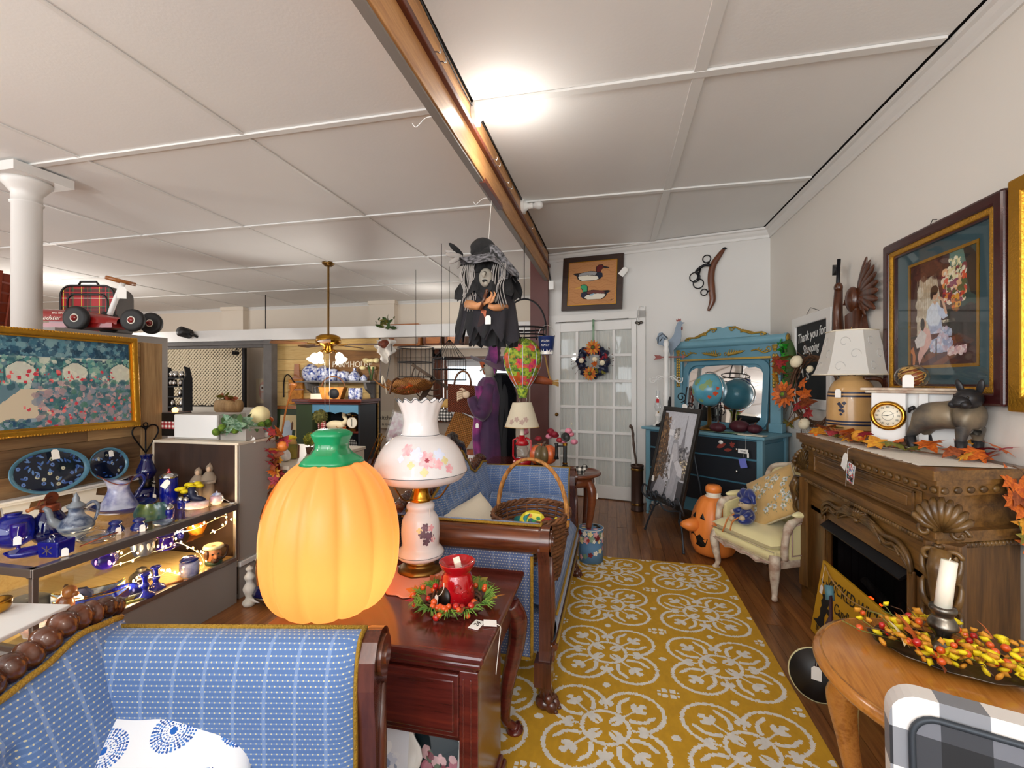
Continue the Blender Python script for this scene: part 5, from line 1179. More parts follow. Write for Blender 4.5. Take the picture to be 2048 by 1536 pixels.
rp0=[(-.13,.30),(-.145,.36),(-.12,.42),(-.085,.425),(-.055,.38),(-.03,.34),(0,.355),(.03,.40),(.045,.47),(.065,.52),(.095,.535),(.11,.52),(.135,.515),(.112,.50),(.115,.47),(.105,.49),(.10,.45),(.105,.38),(.09,.31),(.06,.27),(.03,.24),(.012,.18),(-.005,.18),(-.02,.245),(-.06,.27),(-.09,.29)]
P(ro,'rooster_body',MB().prism([(x,z+.54) for x,z in rp0],-.006,.006,'xz'),'pewter',bev=.003)
P(ro,'tail_feather',MB().tube([(-.03,-.008,.90),(-.08,-.008,.95),(-.125,-.008,.92),(-.13,-.008,.85)],.006,6).tube([(-.04,-.008,.88),(-.085,-.008,.91),(-.11,-.008,.87)],.005,6),'pewter')
P(ro,'comb',MB().prism([(x,z+.54) for x,z in ((.055,.53),(.05,.55),(.068,.545),(.07,.56),(.085,.55),(.095,.56),(.1,.54),(.09,.53))],-.005,.005,'xz'),'rooster_red')
P(ro,'wattle',MB().sph((.108,0,.995),(.008,.006,.02),8,6),'rooster_red')
P(ro,'arrow',MB().prism([(x,z+.54) for x,z in ((-.17,.19),(-.15,.165),(-.17,.14),(-.11,.145),(-.09,.158),(.11,.158),(.11,.145),(.15,.166),(.11,.186),(.11,.172),(-.09,.172),(-.11,.185))],-.005,.005,'xz'),'rooster_red')
P(ro,'rod',MB().tube([(0,0,0),(0,0,.73)],.005,8).lathe([(.05,0),(.05,.008),(.01,.012)],16),'pewter')
fb=solo('fur_stole','black and grey fur wrap hanging over the dresser corner','wrap',MB().tube(spline([(-.06,.02,.0),(-.0,.0,.018),(.03,.02,.06),(.06,.05,.16),(.07,.06,.3)],5),[.012,.018,.022,.02,.018,.02,.024,.022,.026,.022,.024,.02,.022,.018,.022,.016,.018,.014,.016,.01,.004],9),'charcoal_cloth',D(.14,.06),rad(-40))
sw=thing('scroll_stand','black wrought iron scroll stand with a white tag on the dresser','stand',D(.40,.10),rad(-30))
P(sw,'scroll',MB().tube(spiral((-.05,0,.30),.05,.012,-90,420,26),.005,6),'black_metal');P(sw,'scroll',MB().tube(spiral((.04,0,.20),.05,.012,120,-330,26),.005,6),'black_metal');P(sw,'scroll',MB().tube(spiral((-.04,0,.12),.045,.012,90,560,26),.005,6),'black_metal')
P(sw,'stem',MB().tube(spline([(0,0,0),(.01,0,.12),(-.01,0,.24),(.0,0,.34),(.01,0,.40)],5),.006,7).tube([(-.06,-.04,.004),(0,0,.02),(.06,-.04,.004)],.006,7).tube([(0,.0,.02),(0,.07,.004)],.006,7),'black_metal')
price_tag(sw,(-.01,-.012,.20),(PI/2,0,0),.062)
for k,(x,y,r_,lab) in enumerate(((.86,.20,.075,'dark burgundy velvet pumpkin by the mirror on the dresser'),(.98,.22,.055,'small burgundy velvet pumpkin at the right of the dresser mirror'),(.74,.05,.06,'rust red velvet pumpkin under the globe on the dresser'))):
    vp=thing('velvet_pumpkin',lab,'pumpkin',D(x,y))
    P(vp,'pumpkin_body',MB().sph((0,0,r_*.7),(r_*1.15,r_*1.15,r_*.72),24,12,lambda a,b:1-.1*abs(math.cos(a*4))**4),'burgundy');P(vp,'stem',MB().tube([(0,0,r_*1.3),(.005,0,r_*1.5),(.015,0,r_*1.7)],[.008,.006,.007],7),'twig')
cl=thing('folded_linens','pale mint lace and cream linen folded on the dresser top','linen',D(.92,.03),rad(-38))
P(cl,'mint_lace',MB().grid(lambda u,v:(-.22+.26*u,-.04+.12*v,.004+.006*math.sin(u*17)*math.sin(v*6)+.003),22,8),'sage');P(cl,'cream_linen',MB().grid(lambda u,v:(.02+.22*u,-.06+.1*v,.006+.004*math.sin(u*9+v*4)),16,6).box((.13,-.01,.004),(.2,.08,.006)),'felt_cream')
dt=thing('dresser_tags','white and blue tags hanging on string from the dresser top','tag',D(1.03,-.034,.86),rad(-40.5))
P(dt,'tag_string',MB().tube([(.0,0,.03),(0,-.004,-.07),(-.02,-.004,-.15)],.001,4),'thread')
P(dt,'white_tag',MB().at((-.02,-.006,-.10),(PI/2,0,0)).box((0,0,0),(.085,.035,.001)).box((.04,-.03,0),(.015,.04,.001)),'paper');text(dt,'Vivian',.022,'ink',(-.02,-.0072,-.10),(PI/2,0,0),shear=.3)
P(dt,'blue_tag',MB().at((-.02,-.008,-.20),(PI/2,rad(-14),0)).box((0,0,0),(.06,.075,.001)),'blue_tag')
# ================================================================ POSTER ON ITS EASEL, JACK-O-LANTERN, CHAIR
ez=thing('scroll_easel','black wrought iron easel with scrolled ledge holding the poster','easel',(.405,4.01,0),rad(-65))
for s_ in (-1,1):
    P(ez,'front_leg',MB().tube(spline([(s_*.30,-.0,.008),(s_*.25,.02,.14),(s_*.20,.035,.24),(s_*.19,.045,.33),(s_*.1,.14,.8),(0,.20,1.08)],5),.0085,8).tube(arc((s_*.225,.02,.225),.025,0,360,12)[:-1],.006,6,True).sph((s_*.30,0,.01),.012,8,6),'iron')
    P(ez,'ledge_arm',MB().tube(spline([(s_*.19,.045,.30),(s_*.10,-.01,.28),(s_*.05,-.03,.295),(0,-.03,.33)],5),.0075,8).tube(spline([(s_*.19,.045,.30),(s_*.27,.02,.29),(s_*.31,-.02,.34),(s_*.27,-.03,.42),(s_*.22,-.02,.41)],5),.0075,8),'iron')
    for k,(cx,cz) in enumerate(((.055,.385),(.125,.365),(.195,.36))):P(ez,'scroll',MB().tube(spiral((s_*cx,-.028,cz),.034,.008,270,270+s_*420,20),.006,7),'iron')
P(ez,'back_leg',MB().tube([(0,.22,1.05),(0,.36,.4),(.0,.40,.008)],.0085,8),'iron');P(ez,'cross_bar',MB().tube([(-.14,.09,.56),(.14,.09,.56)],.006,8),'iron')
bp=Paint(.48,.74,'#c4c6ce',340)
bp.poly([(0,0),(.3,0),(.34,.35),(.36,.5),(.24,.7),(.2,.86),(.1,.98),(0,.98)],'#5c4a3e');bp.dabs(420,.0,.1,.26,.93,.012,['#7a5a3e','#8e6e4e','#3a2c28','#a4825a','#4a3c36'],.8);bp.dabs(240,.1,.14,.5,.5,.010,['#3c3836','#6a625c','#8a8078','#4a443f'],.9)
bp.poly([(.725,.97),(.735,.97),(.755,.74),(.79,.60),(.67,.60),(.705,.74)],'#8a8a92');bp.rect(.64,.52,.84,.61,'#7a7a80');bp.dabs(160,.6,.44,1,.62,.012,['#5a5a60','#8c8c92','#4c4c52','#aaa8a8'],.9);bp.rect(.62,.26,1,.47,'#6a6664');bp.dabs(160,.62,.28,1,.48,.010,['#4a4440','#8a827a','#b8b0a8','#5a4c44'],.9);bp.dabs(30,.74,.34,.95,.48,.008,['#f0e4c8','#e0d0a0'],1)
bp.line([(.33,.90),(.30,.50)],.006,'#dcdce0');bp.rect(.25,.72,.40,.79,'#e4e4e8');bp.rect(.25,.80,.38,.84,'#d0d0d6')
bp.poly([(.43,.66),(.5,.7),(.58,.67),(.64,.56),(.72,.45),(.85,.38),(.87,.28),(.8,.2),(.76,.0),(.46,.0),(.52,.26),(.47,.42),(.42,.55)],'#9fa0a8');bp.poly([(.46,.64),(.56,.65),(.62,.56),(.66,.47),(.56,.42),(.49,.45),(.45,.55)],'#c2c2c8');bp.poly([(.46,.52),(.52,.50),(.50,.34),(.55,.24),(.50,.22),(.45,.36)],'#d8d8dc');bp.poly([(.66,.46),(.85,.38),(.86,.28),(.7,.3),(.58,.42)],'#d4d4da');bp.poly([(.6,.4),(.72,.32),(.70,.1),(.62,.0),(.52,.0),(.56,.24)],'#b0b0b8')
bp.ell(.50,.755,.075,.062,'#77726f');bp.dabs(70,.43,.69,.58,.81,.012,['#aaa6a4','#5e5a58','#c4c0bd'],.9);bp.ell(.475,.725,.032,.034,'#e0dcda');bp.line([(.455,.725),(.465,.725)],.004,'#3a3a3c');bp.line([(.465,.705),(.475,.703)],.004,'#6a4a4a')
bp.poly([(0,.0),(.46,0),(.5,.12),(.3,.2),(0,.12)],'#54545a');bp.poly([(.2,.24),(.46,.17),(.42,.02),(.08,.03)],'#a4a4ac');bp.rect(.8,0,1,.24,'#4a4a50');bp.noise(.08,60)
ps=thing('paris_poster','black framed black and white photo poster of a woman leaning at a tower view','poster',(.405,4.01,.318),rot=(0,0,0))
ps.rotation_euler=Matrix.LocRotScale(None,Euler((0,0,rad(-65))),None).to_euler();ps.rotation_euler=(rad(-13),0,rad(-65))
link('print',bp.mesh('print','print'),ps,(0,.0,.41),(PI/2,0,0))
P(ps,'poster_frame',ringprism(MB(),[(-.27,0),(.27,0),(.27,.82),(-.27,.82)],[(-.237,.037),(.237,.037),(.237,.783),(-.237,.783)],-.014,.012),'black_paint',bev=.004);P(ps,'backing',MB().b2((-.25,.004,.02),(.25,.008,.80)),'black_paint')
price_tag(ps,(-.20,-.016,.17),(PI/2,0,0),.042)
jk=thing('plastic_jack_o_lantern','orange plastic jack-o-lantern with a bottle neck behind the cream chair','pumpkin',(.76,3.80,0),rad(0))
P(jk,'pumpkin_body',MB().lathe([(v.x,v.z) for v in spline([(.08,0,0),(.14,0,.02),(.172,0,.1),(.175,0,.19),(.152,0,.32),(.105,0,.42),(.07,0,.445)],3)],48,fn=lambda a,r,z:(r*(1-.05*(1-abs(math.sin(a*4)))**2),z)),'orange_plastic')
P(jk,'neck',MB().lathe([(.06,.44),(.06,.455),(.05,.46),(.055,.475),(.05,.48)],24),'tape_white');P(jk,'lid',MB().lathe([(.048,.478),(.06,.485),(.058,.52),(.045,.535),(0,.535)],24),'orange_plastic')
P(jk,'nose',MB().tube([(-.13,-.05,.24),(-.2,-.08,.235),(-.25,-.10,.245)],[.06,.045,.018],14),'orange_plastic')
def jr_(z):return np.interp(z,[.0,.1,.19,.32,.42],[.12,.172,.175,.152,.105])
def jface(pts,nm):
    vs=[((jr_(z)+.004)*math.cos(rad(a)),(jr_(z)+.004)*math.sin(rad(a)),z) for a,z in pts];c_=Vector((0,0,0))
    for v in vs:c_+=Vector(v)
    c_ /= len(vs);cl_=math.hypot(c_.x,c_.y);z=c_.z;c_.x*=(jr_(z)+.006)/cl_;c_.y*=(jr_(z)+.006)/cl_
    P(jk,nm,MB().add([tuple(c_)]+vs,[(0,1+i,1+(i+1)%len(vs)) for i in range(len(vs))]),'black_paint')
jface([(195,.17),(205,.19),(216,.16),(226,.185),(238,.15),(246,.16),(240,.1),(228,.085),(216,.1),(204,.08)],'mouth');jface([(190,.30),(202,.34),(206,.28)],'eye');jface([(222,.30),(228,.34),(238,.29)],'eye')
price_tag(jk,(.0,-.185,.33),(rad(70),0,0),.05)
ch=thing('bergere_chair','low antique armchair in cream silk with distressed carved frame','chair',(.70,3.517,0),rad(-62))
WC,DC=.54,.40
def leg_c(x,y,ox,oy):
    pts=spline([(x,y,.27),(x+ox*.018,y+oy*.018,.22),(x+ox*.01,y+oy*.01,.13),(x-ox*.006,y-oy*.006,.06),(x+ox*.008,y+oy*.008,.022),(x+ox*.018,y+oy*.018,.012)],5)
    return MB().tube(pts,list(np.interp(np.linspace(0,1,len(pts)),[0,.25,.5,.75,.9,1],[.034,.032,.022,.015,.018,.014])),10).sph((x+ox*.016,y+oy*.016,.013),(.018,.018,.013),10,6)
for x,y,ox,oy in ((.02,.02,-.7,-.7),(WC-.02,.02,.7,-.7),(.06,DC,-.4,.7),(WC-.06,DC,.4,.7)):P(ch,'leg',leg_c(x,y,ox,oy),'antique_white')
ap=[(0,.235)]+[(WC*k/24,.195+.03*abs(math.cos(PI*k/24*2))-.022*math.exp(-((k-12)/2.2)**2)) for k in range(25)]+[(WC,.235)]
P(ch,'front_apron',MB().prism([(x,z) for x,z in ap][::-1]+[(0,.25)],-.012,.02,'xz'),'antique_white',bev=.004)
P(ch,'apron_carving',MB().tube([(WC*k/24,-.016,.207+.03*abs(math.cos(PI*k/24*2))-.022*math.exp(-((k-12)/2.2)**2)) for k in range(25)],.005,6),'trim_rose')
for s_,xx in ((0,0),(1,WC)):P(ch,'side_rail',MB().b2((xx-.015,.02,.2),(xx+.015,DC,.25)),'antique_white',bev=.006)
P(ch,'seat_base',MB().grid(lambda u,v:(.005+(WC-.01)*u,-.012+.02*(1-math.sin(PI*v))+0,.235+.065*v),14,6).b2((.01,.01,.235),(WC-.01,DC,.30)),'silk_cream',bev=.008)
P(ch,'gimp_trim',MB().tube([(.0,-.008,.302),(WC,-.008,.302)],.004,6).tube([(.0,-.01,.238),(WC,-.01,.238)],.004,6),'tapestry_edge')
P(ch,'seat_cushion',MB().at((WC/2,DC/2-.005,.335)).cushion(WC-.02,DC+.02,.105,20,-.02,5),'silk_cream')
for xx,s_ in ((.0,-1),(WC,1)):
    P(ch,'arm_panel',MB().prism([(.1,.25),(DC,.25),(DC,.58),(.2,.49),(.1,.46)],xx-.018,xx+.018,'yz'),'silk_cream',bev=.006)
    P(ch,'arm_frame',MB().tube(spline([(xx,.075,.25),(xx+s_*.015,.06,.34),(xx+s_*.02,.075,.43),(xx+s_*.02,.11,.475),(xx+s_*.012,.2,.50),(xx,.34,.54),(xx,DC,.60)],5),[.021]*10+[.026]*6+[.02]*15,10),'antique_white')
    P(ch,'arm_pad',MB().sph((xx+s_*.012,.22,.52),(.032,.10,.022),14,8),'silk_cream')
    P(ch,'panel_beading',MB().tube([(xx+s_*.022,.11,.275),(xx+s_*.022,.11,.45),(xx+s_*.022,.2,.475),(xx+s_*.022,DC-.02,.55),(xx+s_*.022,DC-.02,.275)],.005,6,True),'trim_rose')
bo=[(x*.5*WC+WC/2,z) for x,z in ((-1,.30),(-1.04,.45),(-1.02,.60),(-.93,.69),(-.75,.725),(-.4,.745),(0,.76),(.4,.745),(.75,.725),(.93,.69),(1.02,.60),(1.04,.45),(1,.30))]
P(ch,'back_frame',MB().tube(spline([(x,DC+.02+(z-.3)*.18,z) for x,z in bo],4),.019,9),'antique_white');
P(ch,'back_upholstery',MB().grid(lambda u,v:((WC/2)+(u-.5)*WC*.97*(1+.03*math.sin(PI*v)),DC+.02+((.30+(.43-.0)*v)-.3)*.18-.045*math.sin(PI*u)**.7*math.sin(PI*v)**.7,.30+(.445-.07*abs(2*u-1)**4)*v),18,16),'silk_cream');P(ch,'back_lining',MB().b2((.02,DC+.03,.3),(WC-.02,DC+.045,.6)),'silk_cream',rot=(rad(-8),0,0))
tpw=Paint(.36,.36,'#c9a468',330)
tpw.noise(.08,14)
rnn=np.random.default_rng(3)
for k in range(30):
    x,y=.08+.84*rnn.random(),.12+.76*rnn.random()
    tpw.line([(x,y),(x+.08*(rnn.random()-.5),y-.1)],.003,'#6a7a58')
    for q in range(6):a=q*1.05+k;tpw.ell(x+.03*math.cos(a),y+.03*math.sin(a),.024,.017,['#b9c0bc','#d9d6c8','#a8b4b8','#c8a878'][(k+q)%4],1,rot=q*60)
    tpw.ell(x,y,.016,.016,'#8a8a6a');tpw.ell(x+.06,y+.04,.022,.01,'#7a8460',1,40);tpw.ell(x-.05,y-.05,.022,.01,'#8a8f6a',1,120)
tw=soft_print(tpw,'tapestry_pillow','gold floral tapestry pillow standing on its corner in the cream chair','cushion',(1.06,3.40,.56),(0,0,0),'tapestry_edge',.13,pinch=.03)
tw.rotation_euler=(Matrix.Rotation(rad(-62),3,'Z')@Matrix.Rotation(rad(62),3,'X')@Matrix.Rotation(rad(38),3,'Z')).to_euler()
P(tw,'piping',MB().tube([(.18*a*.985,.18*b*.985,0) for a,b in ((-1,-1),(0,-.97),(1,-1),(.97,0),(1,1),(0,.97),(-1,1),(-.97,0))],.008,6,True),'tapestry_edge')
dl=thing('jester_doll','small plush doll in blue velvet and sparkles seated on the cream chair','doll',(.88,3.34,.385),rad(-70));
P(dl,'body',MB().sph((0,0,.05),(.055,.045,.055)).sph((-.04,-.05,.03),(.03,.05,.025)).sph((.045,-.045,.03),(.03,.05,.025)),'doll_navy');P(dl,'head',MB().sph((0,-.01,.13),.042,16,10).sph((0,-.05,.122),(.016,.016,.013),10,7),'doll_tan')
P(dl,'hat',MB().lathe([(.048,.14),(.05,.155),(.03,.175),(.0,.19)],18).tube(spline([(0,0,.17),(.03,.0,.21),(.07,-.01,.19),(.085,-.01,.15)],4),[.03]*5+[.022]*4+[.014]*3+[.008],9).tube(spline([(0,0,.17),(-.04,.0,.20),(-.08,-.01,.16)],4),[.03]*5+[.02]*3+[.008],9),'doll_navy')
P(dl,'arm',MB().tube([(-.045,-.01,.08),(-.085,-.04,.06)],[.02,.017],8),'doll_navy');P(dl,'arm',MB().tube([(.045,-.01,.08),(.05,-.06,.055)],[.02,.017],8),'doll_navy')
for p in ((.05,-.072,.05),(-.09,-.045,.055),(-.02,-.1,.03)):P(dl,'paw',MB().sph(p,.02,10,7),'doll_tan')
for p in (((-.02,-.08,.06),(-.03,-.12,.03),(-.02,-.15,-.02),(-.03,-.16,-.06)),((.03,-.08,.05),(.02,-.12,.02),(.04,-.15,-.03))):P(dl,'ribbon',MB().tube(spline(p,4),.006,5,sq=.3),'ribbon')
for s_ in (-1,1):P(dl,'eye',MB().sph((s_*.015,-.049,.138),.004,7,5),'black_paint')
# umbrella stand and cane, round table, hat box
us=thing('umbrella_stand','bronze coloured ribbed metal umbrella stand by the glazed door','stand',(.24,4.90,0))
P(us,'cylinder',MB().lathe([(.062,0),(.064,.01),(.06,.02),(.06,.45),(.065,.455),(.065,.475),(.058,.475),(.055,.03),(0,.03)],40,fn=lambda a,r,z:(r*(1+.02*math.cos(20*a)),z)),'umbrella_metal')
for z in (.06,.42):P(us,'band',MB().lathe([(.064,z),(.067,z+.01),(.064,z+.02)],30,cap=False),'old_brass')
solo('walking_cane','dark knobbed wooden cane leaning in the umbrella stand','cane',MB().tube(spline([(.03,0,.0),(.01,0,.3),(-.03,.01,.6),(-.045,.01,.78),(-.06,.01,.83),(-.075,.0,.84)],5),[.011]*10+[.012,.015,.011,.012,.016,.012,.013,.012,.013,.015,.018,.016,.018,.02,.016,.012],9),'driftwood',(.24,4.90,.035))
rt=thing('pie_crust_table','round red-brown side table with a moulded top beyond the settee arm','table',(-.30,3.50,0))
P(rt,'tabletop',MB().lathe([(.0,.63),(.19,.63),(.205,.637),(.21,.648),(.2,.657),(.185,.655),(.18,.65),(0,.65)],44),'red_oak_table');P(rt,'apron',MB().lathe([(.15,.56),(.16,.58),(.16,.63)],30),'red_oak_table')
for a in (-35,55,145,235):
    ca,sa=math.cos(rad(a)),math.sin(rad(a));pts=spline([(.14*ca,.14*sa,.60),(.175*ca,.175*sa,.52),(.16*ca,.16*sa,.35),(.13*ca,.13*sa,.15),(.15*ca,.15*sa,.03),(.165*ca,.165*sa,.012)],4)
    P(rt,'leg',MB().tube(pts,list(np.interp(np.linspace(0,1,len(pts)),[0,.2,.5,.85,1],[.03,.036,.022,.013,.018])),10),'red_oak_table')
price_tag(rt,(.17,-.10,.50),(PI/2,0,.3),.04,[(.16,-.09,.63),(.168,-.1,.58),(.17,-.1,.52)])
hb=thing('hat_box','round blue floral hat box on the floor at the end of the settee','box',(-.165,3.44,.0))
hp=lambda m:None
P(hb,'box_body',MB().lathe([(.088,.011),(.088,.20),(0,.20)],40),'hat_blue');P(hb,'box_lid',MB().lathe([(.093,.195),(.094,.25),(.09,.256),(0,.256)],40),'hat_blue')
for k in range(26):
    a=rad(-150+k*6.5*1.3);z=.05+.13*((k*7)%10)/10
    m_=['petal_pink','leaf_red','cream_flower','sage','doily'][k%5]
    decal(hb,'painted_flower',m_,math.degrees(a),.20+.03*math.sin(k*2),.016+.006*(k%3),5,lambda z_:.094)
    if k%3==0:decal(hb,'painted_flower',m_,math.degrees(a)+10,z,.02,5,lambda z_:.088)
for k in range(9):P(hb,'lid_flower',MB().at((.055*math.cos(k*.9),.055*math.sin(k*.9),.2565)).lathe([(0,0),(.02,0),(.02,.001),(0,.001)],15,fn=lambda a,r,z:(r*(.7+.3*abs(math.cos(2.5*a))),z)),['petal_pink','cream_flower','leaf_red'][k%3])
P(hb,'lid_ring',MB().tube([(.093*math.cos(2*PI*k/40),.093*math.sin(2*PI*k/40),.254) for k in range(40)],.003,5,True),'doily')
# ================================================================ ON THE BACK AND RIGHT WALLS
def BWp(t_,s_=0,z=0):a=BA;return (BW[0]+t_*math.cos(a)+s_*math.sin(a),BW[1]+t_*math.sin(a)-s_*math.cos(a),z)
dk=Paint(.56,.50,'#c08a5a',320);dk.a[:]=srgb('#bd8656')
for k in range(26):y0=k/26;dk.line([(x/20,y0+.03*math.sin(x*.5+k)+.02*math.sin(x*1.3)) for x in range(21)],.0022+.001*(k%3),'#a06a3e',.6)
def duck(o,head,back,body,beak,fl):
    f=lambda pts:[((o[0]+(x if not fl else-x)),o[1]+y) for x,y in pts]
    dk.poly(f([(-.30,.02),(-.38,.07),(-.33,.09),(-.2,.09),(.0,.12),(.12,.1),(.22,.06),(.25,.0),(.2,-.08),(.05,-.11),(-.2,-.11),(-.28,-.05)]),'#1a1512')
    dk.poly(f([(-.27,.01),(-.1,.03),(.13,-.0),(.19,-.05),(.1,-.1),(-.18,-.1),(-.25,-.05)]),'#e3dccb');dk.poly(f([(-.26,.05),(-.2,.085),(0,.11),(.13,.09),(.1,.02),(-.1,.035),(-.24,.02)]),back);dk.poly(f([(.12,.09),(.24,.06),(.25,-.03),(.18,-.07),(.12,.0)]),body);dk.poly(f([(-.36,.065),(-.28,.05),(-.25,.0),(-.3,.01)]),'#20222c')
    dk.poly(f([(.1,.08),(.1,.2),(.16,.255),(.24,.25),(.28,.19),(.22,.13),(.21,.07)]),'#1a1512');dk.poly(f([(.12,.09),(.115,.2),(.165,.245),(.23,.24),(.265,.19),(.21,.14),(.2,.08)]),head);dk.poly(f([(.25,.22),(.38,.175),(.36,.155),(.26,.165)]),beak)
duck((.47,.66),'#5e1a1a','#9a9a9a','#1c2436','#1c1c20',False);duck((.52,.22),'#3f9a6a','#6a3a34','#2a2c3e','#c89a4a',True);dk.poly([(.47,.24),(.56,.26),(.53,.21),(.45,.20)],'#8ab4c8');dk.line([(.86,.07),(.92,.1),(.9,.06),(.95,.11)],.004,'#3a2a1c')
dp=thing('duck_picture','wooden framed picture of two inlaid ducks above the glazed door','picture',BWp(.535,.03,2.475),rot=(rad(-3),rad(1.5),BA))
link('inlaid_picture',dk.mesh('inlaid_picture','print_matt'),dp,(0,-.012,0),(PI/2,0,0));P(dp,'picture_frame',ringprism(MB(),[(-.355,-.315),(.355,-.315),(.355,.315),(-.355,.315)],[(-.285,-.255),(.285,-.255),(.285,.255),(-.285,.255)],-.026,.012),'frame_dark',bev=.005)
P(dp,'gilt_slip',ringprism(MB(),[(-.29,-.26),(.29,-.26),(.29,.26),(-.29,.26)],[(-.278,-.248),(.278,-.248),(.278,.248),(-.278,.248)],-.018,.0),'gold');price_tag(dp,(.36,-.03,.10),(PI/2,rad(40),0),.085)
hm=thing('harness_hame','curved brown wooden horse hame with iron rings on the back wall','harness',BWp(1.80,.02,2.40),rot=(0,0,BA))
hpts=spline([(.115,-.01,.30),(.07,-.014,.24),(.01,-.016,.14),(-.008,-.016,.02),(.0,-.016,-.12),(.005,-.014,-.22),(-.035,-.012,-.325)],6)
P(hm,'wooden_bar',MB().tube(hpts,list(np.interp(np.linspace(0,1,len(hpts)),[0,.1,.3,.6,.85,1],[.012,.022,.032,.034,.03,.012])),10,sq=.55),'hame_wood');P(hm,'iron_tip',MB().sph((.118,-.01,.305),(.022,.014,.014),10,7),'black_metal')
for cx,cz,r_ in ((-.05,.215,.038),(-.165,.035,.05),(-.13,-.035,.05),(-.075,-.13,.032)):P(hm,'iron_ring',MB().tube(arc((cx,-.02,cz),r_,0,360,24)[:-1],.006,7,True),'black_metal')
P(hm,'iron_hook',MB().tube(spline([(-.01,-.025,.14),(-.06,-.03,.15),(-.11,-.03,.13),(-.15,-.03,.09),(-.13,-.03,.06)],5),.014,8).tube([(-.03,-.025,.18),(-.04,-.025,.14)],.012,8).tube([(-.11,-.03,.12),(-.135,-.025,.03),(-.14,-.025,.0)],.01,8).tube([(-.0,-.025,-.12),(-.045,-.025,-.125)],.008,7),'black_metal')
wh=thing('sunflower_wreath','navy mesh wreath with sunflowers and white pumpkins hung on the glazed door','wreath',BWp(.56,.075,1.57),rot=(0,0,BA))
rn=random.Random(31)
P(wh,'wreath_ring',MB().tube([(.145*math.cos(2*PI*k/40),.0,.145*math.sin(2*PI*k/40)) for k in range(40)],[.05+.014*math.sin(k*2.3)+.01*math.sin(k*5.1) for k in range(40)],10,True),'navy')
for k in range(60):a=rn.random()*6.28;r_=.145+rn.uniform(-.05,.055);link('ribbon_loop',LM['leaf_crimson'] if k%9==0 else (LM.setdefault('navy',MB().leaf((0,0,0),1.0,kind='oval').mesh('ribbon_loop','navy'))),wh,(r_*math.cos(a),-.035-.02*rn.random(),r_*math.sin(a)),(rn.uniform(0,3),rn.uniform(-1,1),rn.random()*6),.06)
P(wh,'hanger_strap',MB().b2((-.012,.0,.15),(.012,.004,.48)),'sage')
def sunflower(parent,loc,rot,r_,core='moss',pet=('leaf_yellow','leaf_orange')):
    for lay,(n,q,tl) in enumerate(((14,1.0,.25),(11,.8,.5))):
        for k in range(n):a=2*PI*k/n+lay*.2;mesh_=OV[pet[(k+lay)%len(pet)]];M_=Matrix.LocRotScale(Vector(loc),Euler(rot),None)@Matrix.LocRotScale(Vector((r_*.62*q*math.cos(a),r_*.62*q*math.sin(a),.004+.008*lay)),Euler((tl*.6,0,a-PI/2)),None);o=link('petal',mesh_,parent);o.location=M_.to_translation();o.rotation_euler=M_.to_euler();o.scale=(r_*.72*q,)*3
    b=MB().sph((0,0,0),(r_*.3,r_*.3,r_*.16),14,8,lambda a,b_:1+.06*math.sin(a*9)*math.sin(b_*9));P(parent,'flower_centre',b,'twig',loc,rot);M2=Matrix.LocRotScale(Vector(loc),Euler(rot),None)@Vector((0,0,r_*.1));P(parent,'flower_eye',MB().sph((0,0,0),(r_*.17,r_*.17,r_*.1),12,7),core,M2,rot)
sunflower(wh,(.015,-.075,.155),(PI/2,0,0),.085);sunflower(wh,(-.02,-.075,-.14),(PI/2,0,0),.08)
for x,z in ((-.12,.01),(.12,-.02),(.035,.02)):P(wh,'white_pumpkin',MB().at((x,-.07,z),(PI/2,0,0)).sph((0,0,0),(.033 if x else .02,)*2+(.022,),18,9,lambda a,b:1-.12*abs(math.cos(a*4))**3).tube([(0,0,.018),(.004,0,.032)],.005,6),'pumpkin_cream')
leaves(wh,[(-.07,-.06,.12),(-.1,-.06,-.08),(.09,-.06,.1),(.06,-.06,-.1),(.03,-.07,-.03),(-.04,-.06,.06),(.15,-.05,.06),(.13,-.05,-.12)],['leaf_orange','leaf_yellow','leaf_crimson','leaf_olive'],.08,rn,tl=1.2)
for k in range(14):a=rn.uniform(2.6,3.6) if k%2 else rn.uniform(-.6,.5);P(wh,'dried_twig',MB().tube([(.15*math.cos(a),-.05,.15*math.sin(a)),(.24*math.cos(a+.2),-.06,.24*math.sin(a+.2))],[.002,.001],4).sph((.24*math.cos(a+.2),-.06,.24*math.sin(a+.2)),.006,6,4),'twig')
wc=thing('wire_hook_trim','bent wire hook with a small grey bow at the corner of the door casing','hook',BWp(1.08,.03,2.0),rot=(0,0,BA));P(wc,'wire',MB().tube(spline([(.03,0,.16),(-.01,-.005,.165),(-.02,-.008,.12),(-.018,-.01,.04),(-.018,-.01,.0)],4),.003,5),'silver');P(wc,'bow',MB().sph((-.04,-.012,-.01),(.022,.006,.016),8,6).sph((.005,-.012,-.01),(.022,.006,.016),8,6).sph((-.018,-.014,-.02),(.014,.01,.02),8,6),'tarnish')
